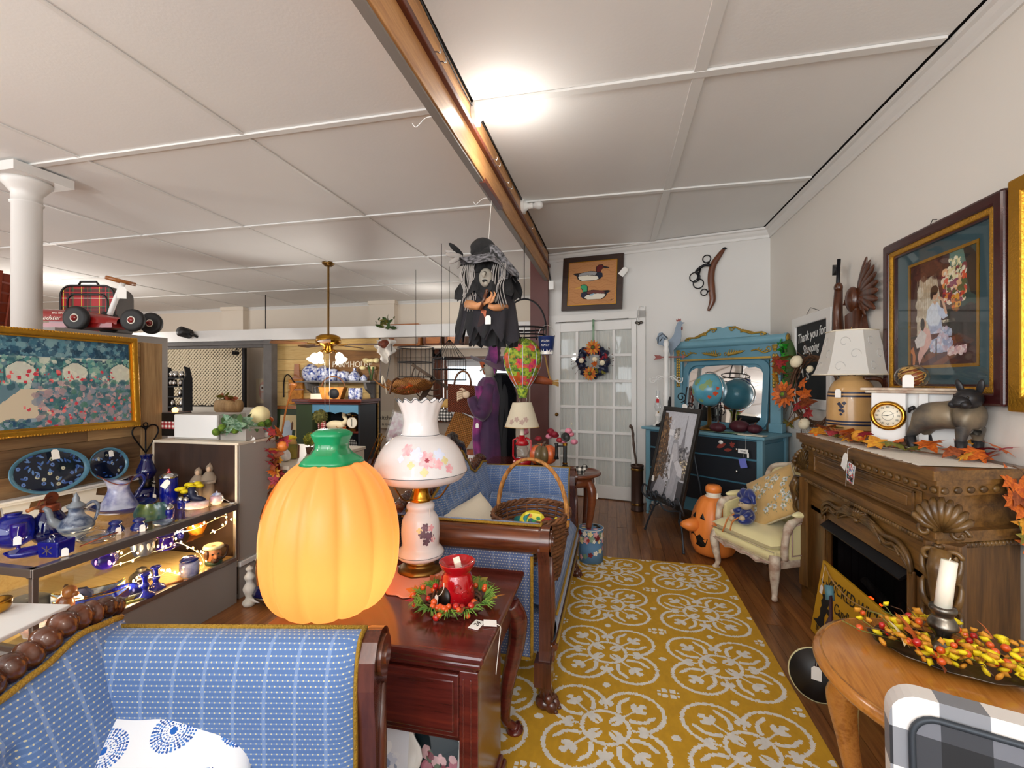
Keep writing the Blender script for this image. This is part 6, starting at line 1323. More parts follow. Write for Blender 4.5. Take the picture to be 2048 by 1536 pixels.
# right wall
pn=Paint(.60,.72,'#2a2320',380)
pn.rect(0,.3,1,1,'#57392e');pn.poly([(.6,1),(1,1),(1,.45),(.75,.5),(.62,.62)],'#3a4a44');pn.poly([(.75,1),(.88,1),(1,.88),(1,.55),(.9,.6)],'#24211f');pn.poly([(.6,1),(.8,1),(.86,.8),(.7,.62)],'#5f7f74')
pn.poly([(.12,.30),(.13,.74),(.2,.86),(.40,.90),(.47,.8),(.5,.45),(.42,.32)],'#cdbda8');pn.dabs(110,.14,.35,.46,.85,.035,['#d8cab4','#bfae98','#e0d6c6','#b9a48c'],.7)
for k in range(10):x=.13+.034*k;pn.line([(x,.84),(x+.012,.6),(x+.004,.32)],.004,'#b39c80',.8)
pn.poly([(0,1),(.62,1),(.6,.84),(.5,.93),(.42,.85),(.3,.83),(.18,.9),(.1,.80),(.05,.62),(.02,.4),(0,.4)],'#4a2018');pn.poly([(.42,.88),(.6,.96),(.61,.55),(.52,.5)],'#5a2a1e');pn.dabs(60,0,.83,.6,1,.03,['#3a1812','#6a3424','#552419'],.6)
pn.rect(.46,.22,.98,.50,'#2a1c18');pn.rect(.46,.41,.98,.44,'#4a2e22');pn.rect(.40,.385,.70,.41,'#d8ccb4');pn.dabs(50,.5,.2,1,.48,.03,['#38221c','#1e1513','#4a2c22'],.7)
pn.dabs(420,.54,.56,.82,.84,.022,['#d8502a','#e8b48a','#c83a2a','#f0d8c0','#7a2a3a','#e08a3a','#8a3a5a','#e8e0d0','#4a5a34'],.95);pn.dabs(60,.6,.76,.78,.94,.012,['#e8dcb0','#d0c890','#f0e8d0'],.9);pn.dabs(60,.66,.48,.76,.6,.018,['#e8a83a','#d8702a','#6a4a24'],.9)
pn.poly([(0,.0),(1,.0),(1,.25),(0,.28)],'#4a2c28');pn.poly([(.1,.05),(.75,.28),(.95,.2),(.5,.0)],'#7a4430');pn.poly([(.18,.02),(.8,.22),(.9,.2),(.3,.0)],'#553038');pn.poly([(.55,.5),(.72,.2),(.95,.15),(1,.3),(1,.5)],'#231a18',.6)
pn.poly([(.30,.53),(.40,.60),(.48,.55),(.50,.45),(.52,.34),(.62,.2),(.72,.13),(.45,.12),(.33,.17),(.34,.32),(.29,.42)],'#b4bcd8');pn.dabs(160,.34,.13,.64,.34,.018,['#c8d0e8','#9aa4c8','#e4e4f0','#d0b8c8','#a8b0d0'],.75);pn.dabs(60,.6,.1,.84,.16,.016,['#e8d0d0','#e0b8b8','#c8a0a8','#f0e4e4'],.9)
pn.poly([(.29,.53),(.39,.6),(.46,.58),(.52,.46),(.46,.37),(.33,.38),(.27,.44)],'#dde2f0');pn.poly([(.44,.56),(.56,.5),(.60,.44),(.53,.42),(.47,.46)],'#c9d2ea');pn.line([(.575,.47),(.52,.60),(.47,.62)],.013,'#d9a98a');pn.ell(.405,.66,.045,.05,'#d8a888');pn.ell(.40,.70,.06,.045,'#3e2418');pn.ell(.36,.665,.022,.045,'#3e2418');pn.poly([(.37,.6),(.44,.6),(.41,.56)],'#d8a888')
pn.poly([(.22,.22),(.44,.26),(.48,.3),(.30,.3),(.22,.28)],'#5a1f1c');pn.rect(.42,.06,.44,.25,'#2a1612');pn.rect(.24,.08,.26,.22,'#2a1612')
pn.poly([(.15,.33),(.22,.40),(.33,.34),(.36,.24),(.30,.16),(.22,.1),(.16,.02),(.13,.1),(.18,.2)],'#e0b0a8');pn.poly([(.08,.26),(.2,.36),(.28,.30),(.24,.2),(.12,.18)],'#e4dad8');pn.ell(.235,.405,.035,.04,'#d8a080');pn.ell(.215,.405,.035,.06,'#2a1a14');pn.poly([(.0,.16),(.06,.2),(.1,.1),(.08,.0),(.05,.02),(.05,.12)],'#c87a4a');pn.noise(.1,60)
wp=thing('framed_piano_painting','large mahogany framed print of a woman at a piano with a child','picture',(1.50,2.53,1.665),rot=(rad(0),0,rad(-90)))
FW,FH=.405,.425
P(wp,'outer_frame',ringprism(MB(),[(-FW,-FH),(FW,-FH),(FW,FH),(-FW,FH)],[(-FW+.055,-FH+.055),(FW-.055,-FH+.055),(FW-.055,FH-.055),(-FW+.055,FH-.055)],-.035,.018),'frame_mahog',bev=.012)
P(wp,'gilt_moulding',ringprism(MB(),[(-FW+.05,-FH+.05),(FW-.05,-FH+.05),(FW-.05,FH-.05),(-FW+.05,FH-.05)],[(-FW+.078,-FH+.078),(FW-.078,-FH+.078),(FW-.078,FH-.078),(-FW+.078,FH-.078)],-.03,.0),'gold_relief',bev=.008)
P(wp,'inner_frame',ringprism(MB(),[(-FW+.076,-FH+.076),(FW-.076,-FH+.076),(FW-.076,FH-.076),(-FW+.076,FH-.076)],[(-FW+.088,-FH+.088),(FW-.088,-FH+.088),(FW-.088,FH-.088),(-FW+.088,FH-.088)],-.02,.0),'frame_mahog')
mat('mat_teal','#33505a',.8,var=.12,vs=9)
mx0,mx1,mz0,mz1=-.225,.245,-.26,.275
P(wp,'mat_board',ringprism(MB(),[(-FW+.08,-FH+.08),(FW-.08,-FH+.08),(FW-.08,FH-.08),(-FW+.08,FH-.08)],[(mx0,mz0),(mx1,mz0),(mx1,mz1),(mx0,mz1)],-.004,.0),'mat_teal');P(wp,'gilt_fillet',ringprism(MB(),[(mx0,mz0),(mx1,mz0),(mx1,mz1),(mx0,mz1)],[(mx0+.014,mz0+.014),(mx1-.014,mz0+.014),(mx1-.014,mz1-.014),(mx0+.014,mz1-.014)],-.007,.0),'gold')
link('print',pn.mesh('print','print_matt'),wp,((mx0+mx1)/2,-.002,(mz0+mz1)/2),(PI/2,0,0),((mx1-mx0)/.60*.97,(mz1-mz0)/.72*.97,1));P(wp,'glazing',MB().b2((-FW+.08,-.012,-FH+.08),(FW-.08,-.011,FH-.08)),'glass_sheet');P(wp,'hanging_wire',MB().tube([(-.1,.01,FH),(-.05,.0,FH+.03),(-.02,.0,FH+.02)],.002,4),'black_metal')
gf=thing('gilt_frame_picture','bright gilt framed picture cut off by the photo edge beside the piano print','picture',(1.505,1.90,1.665),rot=(0,0,rad(-90)));P(gf,'gilt_frame',ringprism(MB(),[(-.215,-.44),(.3,-.44),(.3,.44),(-.215,.44)],[(-.15,-.38),(.24,-.38),(.24,.38),(-.15,.38)],-.035,.014),'gold',bev=.008);P(gf,'canvas',MB().b2((-.17,-.005,-.4),(.26,.0,.4)),'mat_teal')
cb=thing('chalkboard_sign','white framed chalkboard with a handwritten thank you behind the crock lamp','chalkboard',(1.512,3.97,1.50),rot=(0,0,rad(-90)))
P(cb,'chalkboard_frame',ringprism(MB(),[(-.36,-.37),(.36,-.37),(.36,.37),(-.36,.37)],[(-.285,-.295),(.285,-.295),(.285,.295),(-.285,.295)],-.024,.006),'white_paint',bev=.008);P(cb,'slate',MB().b2((-.3,-.008,-.31),(.3,.0,.31)),'chalkboard')
for s_,z,sz,sx in (('Thank you for',.205,.105,.85),('Shopping',.10,.10,.8),('A',-.07,.2,.8),('25',-.12,.08,.8)):text(cb,s_,sz,'chalk',(-.01 if s_ not in ('A','25') else (-.2 if s_=='A' else-.07),-.0095,z),(PI/2,rad(-4),0),'chalk_lettering',shear=.25,sx=sx)
P(cb,'hanging_wire',MB().tube([(-.12,.0,.37),(-.02,-.005,.42),(.14,0,.37)],.002,4),'black_metal')
ci=thing('carved_chief','dark carved wooden wall figure with tomahawk and feather headdress above the lamp','carving',(1.505,3.29,1.66),rot=(0,0,rad(-90)))
ci.scale=(1.15,1.15,1.15)
for k in range(12):
    a=rad(62-k*13);L_=.21 if k<8 else .15;P(ci,'feather',MB().at((.045,-.02-.002*(k%2),.19),(0,-a+PI/2,0)).sph((0,0,L_/2),(.022,.010,L_/2),10,8),'carved_brown')
P(ci,'head',MB().sph((.03,-.035,.17),(.05,.03,.07),14,10).prism([(-.03,.16),(-.045,.15),(-.02,.18)],-.05,-.03,'xz'),'carved_brown')
P(ci,'torso',MB().prism([(-.045,.09),(.08,.12),(.12,.0),(.10,-.42),(-.03,-.42),(-.04,-.1)],-.04,.0,'xz'),'carved_brown',bev=.01)
P(ci,'braid',MB().tube([(.09,-.04,.1),(.10,-.045,-.05),(.085,-.04,-.2),(.09,-.04,-.40)],[.022,.026,.02,.016],9),'carved_brown')
P(ci,'raised_arm',MB().tube([(-.03,-.045,-.08),(-.10,-.05,.02),(-.105,-.05,.12),(-.09,-.05,.26)],[.032,.03,.026,.02],10).sph((-.09,-.052,.26),(.03,.022,.03),10,7),'carved_brown');P(ci,'tomahawk',MB().tube([(-.10,-.055,.16),(-.075,-.055,.42)],.010,7).prism([(-.085,.375),(-.13,.40),(-.135,.34),(-.085,.36)],-.065,-.045,'xz'),'black_metal')
bx_=thing('boxwood_wreath','bright green boxwood wreath on the wall right of the dresser','wreath',(1.47,4.38,1.47),rot=(0,0,rad(-90)));rn=random.Random(14)
P(bx_,'wreath_ring',MB().tube([(.13*math.cos(2*PI*k/30),-.01,.2*math.sin(2*PI*k/30)) for k in range(30)],.045,9,True),'stem_green');BL=MB().leaf((0,0,0),1,kind='oval').mesh('leaf','bright_green')
for k in range(150):a=rn.random()*6.28;link('leaf',BL,bx_,((.13+rn.uniform(-.05,.06))*math.cos(a),-.02-.05*rn.random(),(.2+rn.uniform(-.05,.06))*math.sin(a)),(rn.random()*3,rn.random()*3,rn.random()*6),.062)
fw=thing('autumn_twig_wreath','grapevine wreath with an orange sunflower, leaves and white pumpkins beside the crock lamp','wreath',(1.43,3.72,1.27),rot=(0,0,rad(-66)));rn=random.Random(17)
for q in range(9):P(fw,'grapevine',MB().tube([((.20+.02*math.sin(a*3+q*1.7))*math.cos(a),.02*math.sin(a*2+q),(.24+.02*math.sin(a*4+q))*math.sin(a)) for a in np.linspace(0,6.28,40)[:-1]],.005,5,True),'twig')
for k in range(70):
    a=rn.uniform(1.3,5.2);P(fw,'twig',MB().tube([(.2*math.cos(a),-.02,.24*math.sin(a)),((.2+.14*rn.random())*math.cos(a+.25),-.03-.04*rn.random(),(.24+.14*rn.random())*math.sin(a+.25))],[.0022,.001],4),'twig')
sunflower(fw,(-.19,-.09,-.03),(rad(84),0,rad(10)),.105,pet=('leaf_orange','leaf_orange','leaf_rust'))
for x,z,r_ in ((-.10,.22,.05),(.02,.16,.028),(-.03,-.24,.045)):P(fw,'white_pumpkin',MB().at((x,-.06,z),(rad(70),0,0)).sph((0,0,0),(r_,r_,r_*.7),18,9,lambda a,b:1-.12*abs(math.cos(a*4))**3).tube([(0,0,r_*.6),(.005,0,r_)],r_*.14,6),'pumpkin_cream')
leaves(fw,[(-.28,-.05,.17),(-.25,-.06,.22),(-.31,-.04,.1),(-.2,-.06,.26),(-.02,-.07,-.02),(.0,-.07,-.08),(-.05,-.07,-.1),(-.14,-.05,-.22),(-.18,-.05,-.25),(-.05,-.06,.06),(-.3,-.05,.24),(.0,-.06,-.16)],['leaf_rust','leaf_red','leaf_yellow','leaf_olive','leaf_orange'],.11,rn,tl=1.2)
# ================================================================ LEFT SIDE: PLANK PARTITION, DISPLAY CASE, COUNTER
def lt(n,label,cat,prof,mats,loc,group=None,seg=20,n_=3,rz=0,**kw):
    return solo(n,label,cat,MB().lathe([(v.x,v.z) for v in spline([(r,0,z) for r,z in prof],n_)],seg,**kw),mats,loc,rz,group)
XW=-3.05
pw=sroot('wall_partition',(XW,1.6,0))
P(pw,'partition_core',MB().b2((-.35,-1.6,0),(-.02,.93,1.60)),'barn_plank')
rn=random.Random(2);z=0
while z<1.6:
    h=rn.choice((.085,.10,.12,.14));h=min(h,1.602-z);y=-1.6
    while y<.80:
        L=min(rn.uniform(.5,1.1),.80-y);L=.80-y if .80-y-L<.2 else L
        P(pw,'wall_plank',MB().b2((-.02,y+.001,z+.001),(-.0+rn.random()*.004,y+L-.001,z+h-.001)),'plank_pale' if (y+L>.7 and z>.9) else 'barn_plank');y+=L
    z+=h
P(pw,'corner_board',MB().b2((-.36,.80,0),(.005,.945,1.60)),'barn_plank_light',bev=.003)
gdn=Paint(1.12,.56,'#5f7f8c',200)
gdn.dabs(900,0,.72,1,1,.025,['#1f4a66','#3a6a80','#5a8a9a','#2a566e','#7aa0a8','#163a52'],.8);gdn.rect(0,.70,1,.74,'#2a4a5e');gdn.rect(0,.735,1,.75,'#a8b8b4');gdn.dabs(700,0,.45,1,.74,.022,['#4a8a88','#6aa098','#3a6a72','#8ab0a0','#c8d0c0','#2a5462'],.8)
for k in range(5):x=.06+k*.22;gdn.ell(x,.60,.055,.10,'#d8d8c8',.8);gdn.line([(x-.06,.5),(x-.06,.64),(x,.72),(x+.06,.64),(x+.06,.5)],.005,'#2a5a5e')
gdn.dabs(60,.3,.5,.9,.62,.012,['#c83a4a','#e06a6a','#b02a3a'],1);gdn.poly([(.45,.0),(0,0),(0,.12),(.3,.22),(.42,.3),(.5,.44),(.62,.44),(.58,.3),(.62,.2)],'#cbbfa6');gdn.dabs(500,.55,.02,1,.5,.024,['#2a5a6a','#3a6a72','#7a8a9a','#a08a90','#4a7a6a','#c0a0a0'],.8);gdn.dabs(40,.5,.05,1,.35,.012,['#c83a4a','#e07a7a'],1)
gdn.dabs(420,0,.0,.34,.26,.022,['#1f4a6a','#2a5a80','#4a7a8a','#16385a'],.85);gdn.dabs(420,.28,.0,.55,.14,.02,['#1f4a6a','#3a6a6a','#5a7a8a','#8aa0b0'],.85);gdn.poly([(.02,.42),(.3,.40),(.42,.46),(.4,.36),(.3,.30),(.04,.34)],'#2a5060',.8);gdn.ell(.08,.37,.05,.05,'#d8c8a0');gdn.poly([(.1,.47),(.32,.53),(.32,.5),(.14,.43)],'#2a7a8a');gdn.line([(.12,.44),(.16,.34),(.3,.34),(.38,.42)],.006,'#16242e');gdn.line([(.30,.34),(.34,.24)],.005,'#1a2a34');gdn.line([(.18,.34),(.17,.22)],.005,'#1a2a34')
gp2=thing('garden_painting','long gilt framed impressionist garden painting hanging on the plank wall','picture',(XW+.03,1.76,1.335),rot=(rad(-3),0,rad(90)))
link('canvas',gdn.mesh('canvas','print_matt'),gp2,(0,-.004,0),(PI/2,0,0));GW,GH=.59,.285
P(gp2,'gilt_frame',ringprism(MB(),[(-GW,-GH),(GW,-GH),(GW,GH),(-GW,GH)],[(-GW+.035,-GH+.035),(GW-.035,-GH+.035),(GW-.035,GH-.035),(-GW+.035,GH-.035)],-.03,.01),'gold',bev=.008);P(gp2,'inner_slip',ringprism(MB(),[(-GW+.034,-GH+.034),(GW-.034,-GH+.034),(GW-.034,GH-.034),(-GW+.034,GH-.034)],[(-GW+.044,-GH+.044),(GW-.044,-GH+.044),(GW-.044,GH-.044),(-GW+.044,GH-.044)],-.014,.0),'gold')
bd=MB()
for z_ in (-GH+.005,GH-.005):
    for k in range(84):bd.sph((-GW+.014*k+.007,-.028,z_),(.006,.006,.006),6,4)
P(gp2,'bead_edge',bd,'gold_relief',kind='stuff')
# plate rail and plates
ws=thing('plate_rail','white scroll bracketed plate rail on the plank wall above the blue glass','shelf',(XW,1.95,.72),rot=(0,0,rad(90)))
P(ws,'shelf_board',MB().b2((-.75,-.07,0),(.44,-.002,.014)).b2((-.75,-.06,-.014),(.43,-.002,0)),'white_paint',bev=.003)
for x in (-.55,-.2,.12):P(ws,'scroll_bracket',MB().prism([(x-.06,-.014),(x+.06,-.014),(x+.05,-.06),(x+.10,-.075),(x+.12,-.10),(x+.06,-.11),(x+.02,-.135),(x-.03,-.11),(x-.12,-.12),(x-.11,-.09),(x-.05,-.075)][::-1],-.02,-.004,'xz'),'white_paint',bev=.003)
def plate(nm,lab,loc,w_,h_,rot,seed):
    p=Paint(w_*.92,h_*.92,'#0c1428',420);r_=np.random.default_rng(seed)
    for k in range(int(46*w_/.3)):
        x,y=.08+.84*r_.random(),.08+.84*r_.random()
        if k%3==0:
            for q in range(8):a=q*PI/4;p.ell(x+.022*math.cos(a)/p.asp**.5,y+.03*math.sin(a),.012,.016,'#b8b8a0' if k%2 else '#5a7ab8')
            p.ell(x,y,.008,.012,'#141c30')
        else:p.ell(x,y,.04,.022,['#3a62a8','#2a4f96','#5a80b8'][k%3],.9,float(r_.integers(180)));p.line([(x,y),(x+.07*(r_.random()-.5),y+.09*(r_.random()-.5))],.0018,'#6a90c0')
    d=np.hypot(p.x-.5,p.y-.5);o=thing(nm,lab,'plate',loc,rot=rot)
    P(o,'plate_rim',MB().lathe([(0,-.012),(.40,-.012),(.49,.006),(.5,.010),(.49,.012),(.44,.004),(.43,.0),(0,-.003)],48,sx=w_,sy=h_),'plate_rim')
    me=p.mesh('painted_face','ceramic_print');co=np.empty(len(me.vertices)*3,np.float32);me.vertices.foreach_get('co',co);co=co.reshape(-1,3);q=np.hypot(co[:,0]/(w_*.43),co[:,1]/(h_*.43));f=np.where(q>1,1/np.maximum(q,1e-6),1);co[:,:2]*=f[:,None];me.vertices.foreach_set('co',co.ravel());link('painted_face',me,o,(0,0,.0012));return o
mat('plate_rim','#4a7a92',.15,coat=.4,var=.25,vs=60)
p1=plate('oval_platter','large oval blue platter with cream flowers leaning on the plank wall',(XW+.055,1.875,.853),.37,.245,(rad(78),0,rad(90)),4);price_tag(p1,(.02,.085,.02),(0,0,0),.045)
p2=plate('round_plate','smaller oval blue flowered plate beside the large platter',(XW+.05,2.168,.838),.225,.20,(rad(79),0,rad(90)),9);price_tag(p2,(.01,.06,.02),(0,0,0),.032)
hs=thing('iron_heart_hook','black iron heart shaped wall hook at the end of the plank wall','hook',(XW+.02,2.41,.95),rot=(0,0,rad(90)))
for s_ in (-1,1):P(hs,'heart_rod',MB().tube(spline([(0,-.01,-.08),(s_*.05,-.01,-.01),(s_*.085,-.01,.05),(s_*.075,-.01,.09),(s_*.04,-.01,.10),(s_*.01,-.01,.085),(0,-.01,.07)],4),.005,6),'black_metal')
P(hs,'centre_rod',MB().tube([(0,-.01,.09),(0,-.01,-.1),(0,-.03,-.13),(0,-.04,-.12)],.005,6).tube(arc((0,-.01,.105),.014,0,360,12)[:-1],.004,6,True),'black_metal')
# display case
CX,CY0,CY1=-2.225,1.34,2.335
cs=thing('display_case','low glass display counter with aluminium rails, lit from inside','display case',(-2.6,1.84,0))
def K(n,mb,m_,**kw):return P(cs,n,mb,m_,(2.6,-1.84,0),**kw)
K('base_panel',MB().b2((-2.98,CY0+.01,0),(CX-.005,CY1-.005,.265)),'grey_paint');K('display_floor',MB().b2((-2.98,CY0+.01,.265),(CX-.012,CY1-.01,.278)),'pine_plank');K('back_board',MB().b2((-3.0,CY0,.265),(-2.985,CY1,.585)),'pine_plank')
def rail(n,a,b):K(n,MB().b2(a,b),'alu',bev=.003)
rail('front_rail',(CX-.03,CY0-.01,.562),(CX+.006,CY1,.602));rail('end_rail',(-3.0,CY0-.012,.568),(CX,CY0+.018,.602));rail('lower_rail',(CX-.02,CY0-.005,.258),(CX+.004,CY1,.282));rail('lower_rail',(-3.0,CY0-.006,.258),(CX,CY0+.014,.282));rail('corner_post',(CX-.018,CY0-.01,.26),(CX+.005,CY0+.012,.60));rail('corner_post',(CX-.018,CY1-.02,.26),(CX+.005,CY1,.60));rail('far_rail',(-3.0,CY1-.01,.575),(CX,CY1+.005,.602))
K('glass_top',MB().b2((-2.99,CY0,.594),(CX-.01,CY1,.5995)),'glass_sheet');K('front_glass',MB().b2((CX-.008,CY0+.01,.28),(CX-.005,CY1-.015,.565)),'glass_sheet');K('end_glass',MB().b2((-2.98,CY0,.28),(CX-.015,CY0+.003,.57)),'glass_sheet');K('glass_shelf',MB().b2((-2.97,CY0+.02,.428),(CX-.13,CY1-.02,.434)),'glass_sheet')
K('lamp_strip',MB().cyl((CX-.036,1.84,.566),.005,.94,10,'y'),'strip_lit')
# fairy lights
fl_=thing('fairy_lights','string of warm fairy lights winding over the blue glass in the case','lights',(-2.4,1.9,.28));rn=random.Random(6)
fpts=[(-2.27,1.62,.29),(-2.32,1.72,.30),(-2.29,1.80,.31),(-2.36,1.84,.33),(-2.27,1.88,.345),(-2.30,1.95,.335),(-2.26,2.0,.30),(-2.25,2.06,.29),(-2.27,2.14,.29),(-2.33,2.18,.33),(-2.30,2.1,.40),(-2.36,2.06,.445),(-2.33,1.98,.45),(-2.38,1.9,.44),(-2.36,1.78,.445),(-2.4,1.72,.45),(-2.38,2.0,.50),(-2.36,2.15,.49),(-2.33,2.24,.51),(-2.29,2.3,.53),(-2.27,2.29,.48),(-2.31,2.22,.45)]
sp2=spline(fpts,6);P(fl_,'cord',MB().tube([(p.x+2.4,p.y-1.9,p.z-.28) for p in sp2],.002,5),'doily')
for k in range(0,len(sp2),2):p=sp2[k];P(fl_,'fairy_bulb',MB().sph((0,0,0),(.0045,.0045,.007),7,5),'fairy_lit',(p.x+2.4+rn.uniform(-.02,.02),p.y-1.9+rn.uniform(-.02,.02),max(.006,p.z-.275+rn.uniform(-.005,.02))))
for p in ((-2.3,1.75,.36),(-2.3,2.05,.37),(-2.36,2.1,.49),(-2.42,1.55,.38),(-2.4,1.85,.50)):lamp('fairy_glow','POINT',p,3.6,(1,.74,.42),.02)
# ---- on the case
zt=.6015
b_=lambda x,y:(x,y,zt)
lt('glass_globe','round cobalt glass globe at the left end of the case top','vase',[(.03,0),(.07,.03),(.08,.075),(.06,.125),(.03,.14),(.03,.15)],'cobalt',b_(-2.62,1.50))
gt=lt('glass_goblet','purple etched goblet with a white tag beside the cobalt globe','goblet',[(.03,0),(.026,.006),(.008,.015),(.008,.04),(.02,.055),(.027,.085),(.026,.125)],'violet_glass',b_(-2.51,1.455));price_tag(gt,(.028,-.02,.06),(rad(85),0,rad(50)),.03,[(.02,-.01,.12),(.028,-.018,.1),(.028,-.02,.08)])
rv=thing('hand_mixer_jar','ribbed cobalt jar with a rusty hand crank lid on the case','jar',b_(-2.56,1.60))
P(rv,'ribbed_jar',MB().lathe([(v.x,v.z) for v in spline([(.05,0,0),(.062,0,.02),(.066,0,.05),(.055,0,.10),(.036,0,.135),(.033,0,.14)],3)],40,fn=lambda a,r,z:(r*(1+.025*math.cos(14*a)),z)),'cobalt_deep');P(rv,'screw_lid',MB().lathe([(.036,.138),(.037,.143),(.035,.146),(.037,.152),(.034,.158),(.036,.164),(.03,.17),(0,.17)],24),'copper');P(rv,'crank_gear',MB().b2((-.006,-.02,.17),(.006,.02,.20)).cyl((.01,0,.20),.026,.005,20,'x').tube([(.014,0,.20),(.02,-.05,.195),(.05,-.08,.18)],.005,6),'copper');P(rv,'wooden_grip',MB().tube([(.05,-.08,.18),(.06,-.12,.172)],[.007,.009],8),'frame_honey')
solo('glass_leaf_dish','shallow cobalt leaf dish in front of the ribbed jar','dish',MB().lathe([(.02,0),(.05,.008),(.065,.03),(.06,.03),(.04,.012),(0,.01)],24,sx=1.2,sy=.75),'cobalt',b_(-2.41,1.435),rad(60))
bxd=thing('cut_glass_box','square cut cobalt glass sugar box with a ring on its lid','box',b_(-2.315,1.47),rad(12));P(bxd,'box_body',MB().box((0,0,.033),(.085,.075,.066),taper=1.08),'cobalt',bev=.006);P(bxd,'star_cut',MB().at((0,-.0405,.033),(PI/2,0,0)).box((0,0,0),(.05,.003,.002),.6).box((0,0,0),(.05,.003,.002),-.6).box((0,0,0),(.003,.04,.002)),'silver');P(bxd,'lid_ring',MB().tube(arc((-.02,0,.075),.011,0,360,12)[:-1],.0025,5,True),'silver');price_tag(bxd,(.055,-.02,.02),(rad(80),0,.8),.028)
tp=thing('stoneware_ewer','grey blue salt glazed lidded jug with spout and tall handle','jug',b_(-2.455,1.635),rad(70))
P(tp,'ewer_body',MB().lathe([(v.x,v.z) for v in spline([(.036,0,0),(.032,0,.012),(.034,0,.02),(.058,0,.045),(.066,0,.065),(.056,0,.09),(.032,0,.115),(.027,0,.14),(.03,0,.152)],3)],30),'stoneware');P(tp,'ewer_lid',MB().lathe([(.034,.152),(.034,.16),(.022,.17),(.012,.18),(.014,.19),(.006,.21),(.0,.222)],20),'stoneware_grey');P(tp,'spout',MB().tube(spline([(-.045,.02,.07),(-.075,.03,.10),(-.085,.035,.145),(-.1,.04,.165)],4),[.018]*5+[.012]*5+[.009]*3,9),'stoneware_grey');P(tp,'handle',MB().tube(spline([(.028,0,.145),(.06,0,.165),(.08,0,.14),(.072,0,.09),(.055,0,.06)],5),.007,8),'stoneware');P(tp,'grey_band',MB().lathe([(.0655,.06),(.0675,.065),(.0655,.07)],30,cap=False).lathe([(.045,.03),(.058,.042)],30,cap=False),'stoneware_grey')
cd_=thing('crystal_butter_dish','pressed clear glass butter dish with a dome lid and spoon rack','dish',b_(-2.33,1.635));P(cd_,'glass_dish',MB().lathe([(.04,0),(.065,.012),(.07,.02),(.04,.012),(0,.01)],30,fn=lambda a,r,z:(r*(1+.03*math.cos(18*a)),z)),'glass_clear');P(cd_,'dome_lid',MB().lathe([(.055,.015),(.055,.03),(.035,.045),(.008,.05),(.006,.06),(.01,.068),(0,.074)],30,fn=lambda a,r,z:(r*(1+.02*math.cos(20*a)),z)),'glass_clear');P(cd_,'spoon',MB().tube([(.03,-.09,.01),(.06,-.02,.03),(.07,.04,.035)],.003,5),'copper')
for x,y,lab in ((-2.385,1.755,'dark blue ceramic inkwell right of the crystal butter dish'),(-2.315,1.815,'dark blue ceramic inkwell with a curled tag string near the case front')):
    k=lt('inkwell',lab,'inkwell',[(.034,0),(.036,.012),(.026,.03),(.02,.036),(.026,.042),(.026,.05),(.014,.058),(0,.06)],'cobalt_ceramic',(x,y,zt),'blue inkwells on the case');price_tag(k,(.036,-.012,.012),(rad(75),0,rad(50)),.028,[(.02,0,.045),(.04,-.005,.03),(.036,-.012,.02)])
bs=thing('wash_pitcher','large flow blue wash pitcher with gilt ruffled rim standing in its basin','pitcher',(-2.70,2.005,zt+.016),rad(65));P(bs,'pitcher_body',MB().lathe([(v.x,v.z) for v in spline([(.088,0,0),(.092,0,.006),(.085,0,.03),(.06,0,.085),(.047,0,.125),(.058,0,.16),(.075,0,.175)],4)],48,fn=lambda a,r,z:(r*(1+.03*math.cos(6*a)+(.16*max(0,z-.13)/.045*math.cos(a+PI))),z+(.02*math.cos(2*a)+.012*math.cos(a+PI))*max(0,(z-.12)/.055))),'flow_blue');P(bs,'handle',MB().tube(spline([(.06,0,.165),(.10,0,.185),(.115,0,.15),(.09,0,.10),(.085,0,.085),(.07,0,.06)],4),.0075,9),'cobalt_ceramic');P(bs,'gilt_rim',MB().tube([((.075*(1+.03*math.cos(6*a)+.16*math.cos(a+PI)))*math.cos(a),(.075*(1+.03*math.cos(6*a)+.16*math.cos(a+PI)))*math.sin(a),.175+.02*math.cos(2*a)+.012*math.cos(a+PI)) for a in np.linspace(0,2*PI,61)[:-1]],.0025,5,True),'copper')
lt('wash_basin','flow blue wash basin under the gilt rimmed pitcher','basin',[(.06,0),(.07,.002),(.11,.02),(.148,.045),(.15,.048),(.14,.045),(.09,.016),(0,.014)],'cobalt_ceramic',(-2.70,2.03,zt),seg=40,n_=2)
oil=thing('cobalt_oil_lamp','cobalt glass oil lamp with a bulbous blue chimney against the plank wall','lamp',b_(-2.82,2.255));P(oil,'font',MB().lathe([(v.x,v.z) for v in spline([(.05,0,0),(.062,0,.01),(.066,0,.045),(.05,0,.075),(.03,0,.085)],3)],26),'cobalt_deep');P(oil,'burner',MB().lathe([(.028,.085),(.03,.10),(.036,.115),(.036,.14),(.0,.14)],20).cyl((.05,0,.11),.004,.04,8,'x'),'black_metal');P(oil,'chimney',MB().lathe([(v.x,v.z) for v in spline([(.034,0,.14),(.047,0,.165),(.05,0,.19),(.036,0,.23),(.026,0,.262),(.034,0,.285)],3)],24,cap=False),'cobalt_deep');price_tag(oil,(.07,-.01,.03),(rad(85),0,.5),.03,[(.04,0,.12),(.066,0,.12),(.07,-.01,.05)])
tj=thing('straw_dispenser_jar','tall cobalt glass straw jar with a chrome and red lid','jar',b_(-2.625,2.235));P(tj,'jar_body',MB().lathe([(.045,0),(.047,.01),(.047,.155),(.043,.16)],24),'cobalt');P(tj,'chrome_lid',MB().lathe([(.049,.158),(.049,.168),(.035,.182),(.012,.19),(0,.19)],24),'chrome');P(tj,'red_knob',MB().lathe([(.012,.188),(.014,.192),(.005,.20),(.008,.208),(0,.212)],12),'red_ceramic');price_tag(tj,(.03,-.045,.13),(rad(80),rad(35),.4),.042)
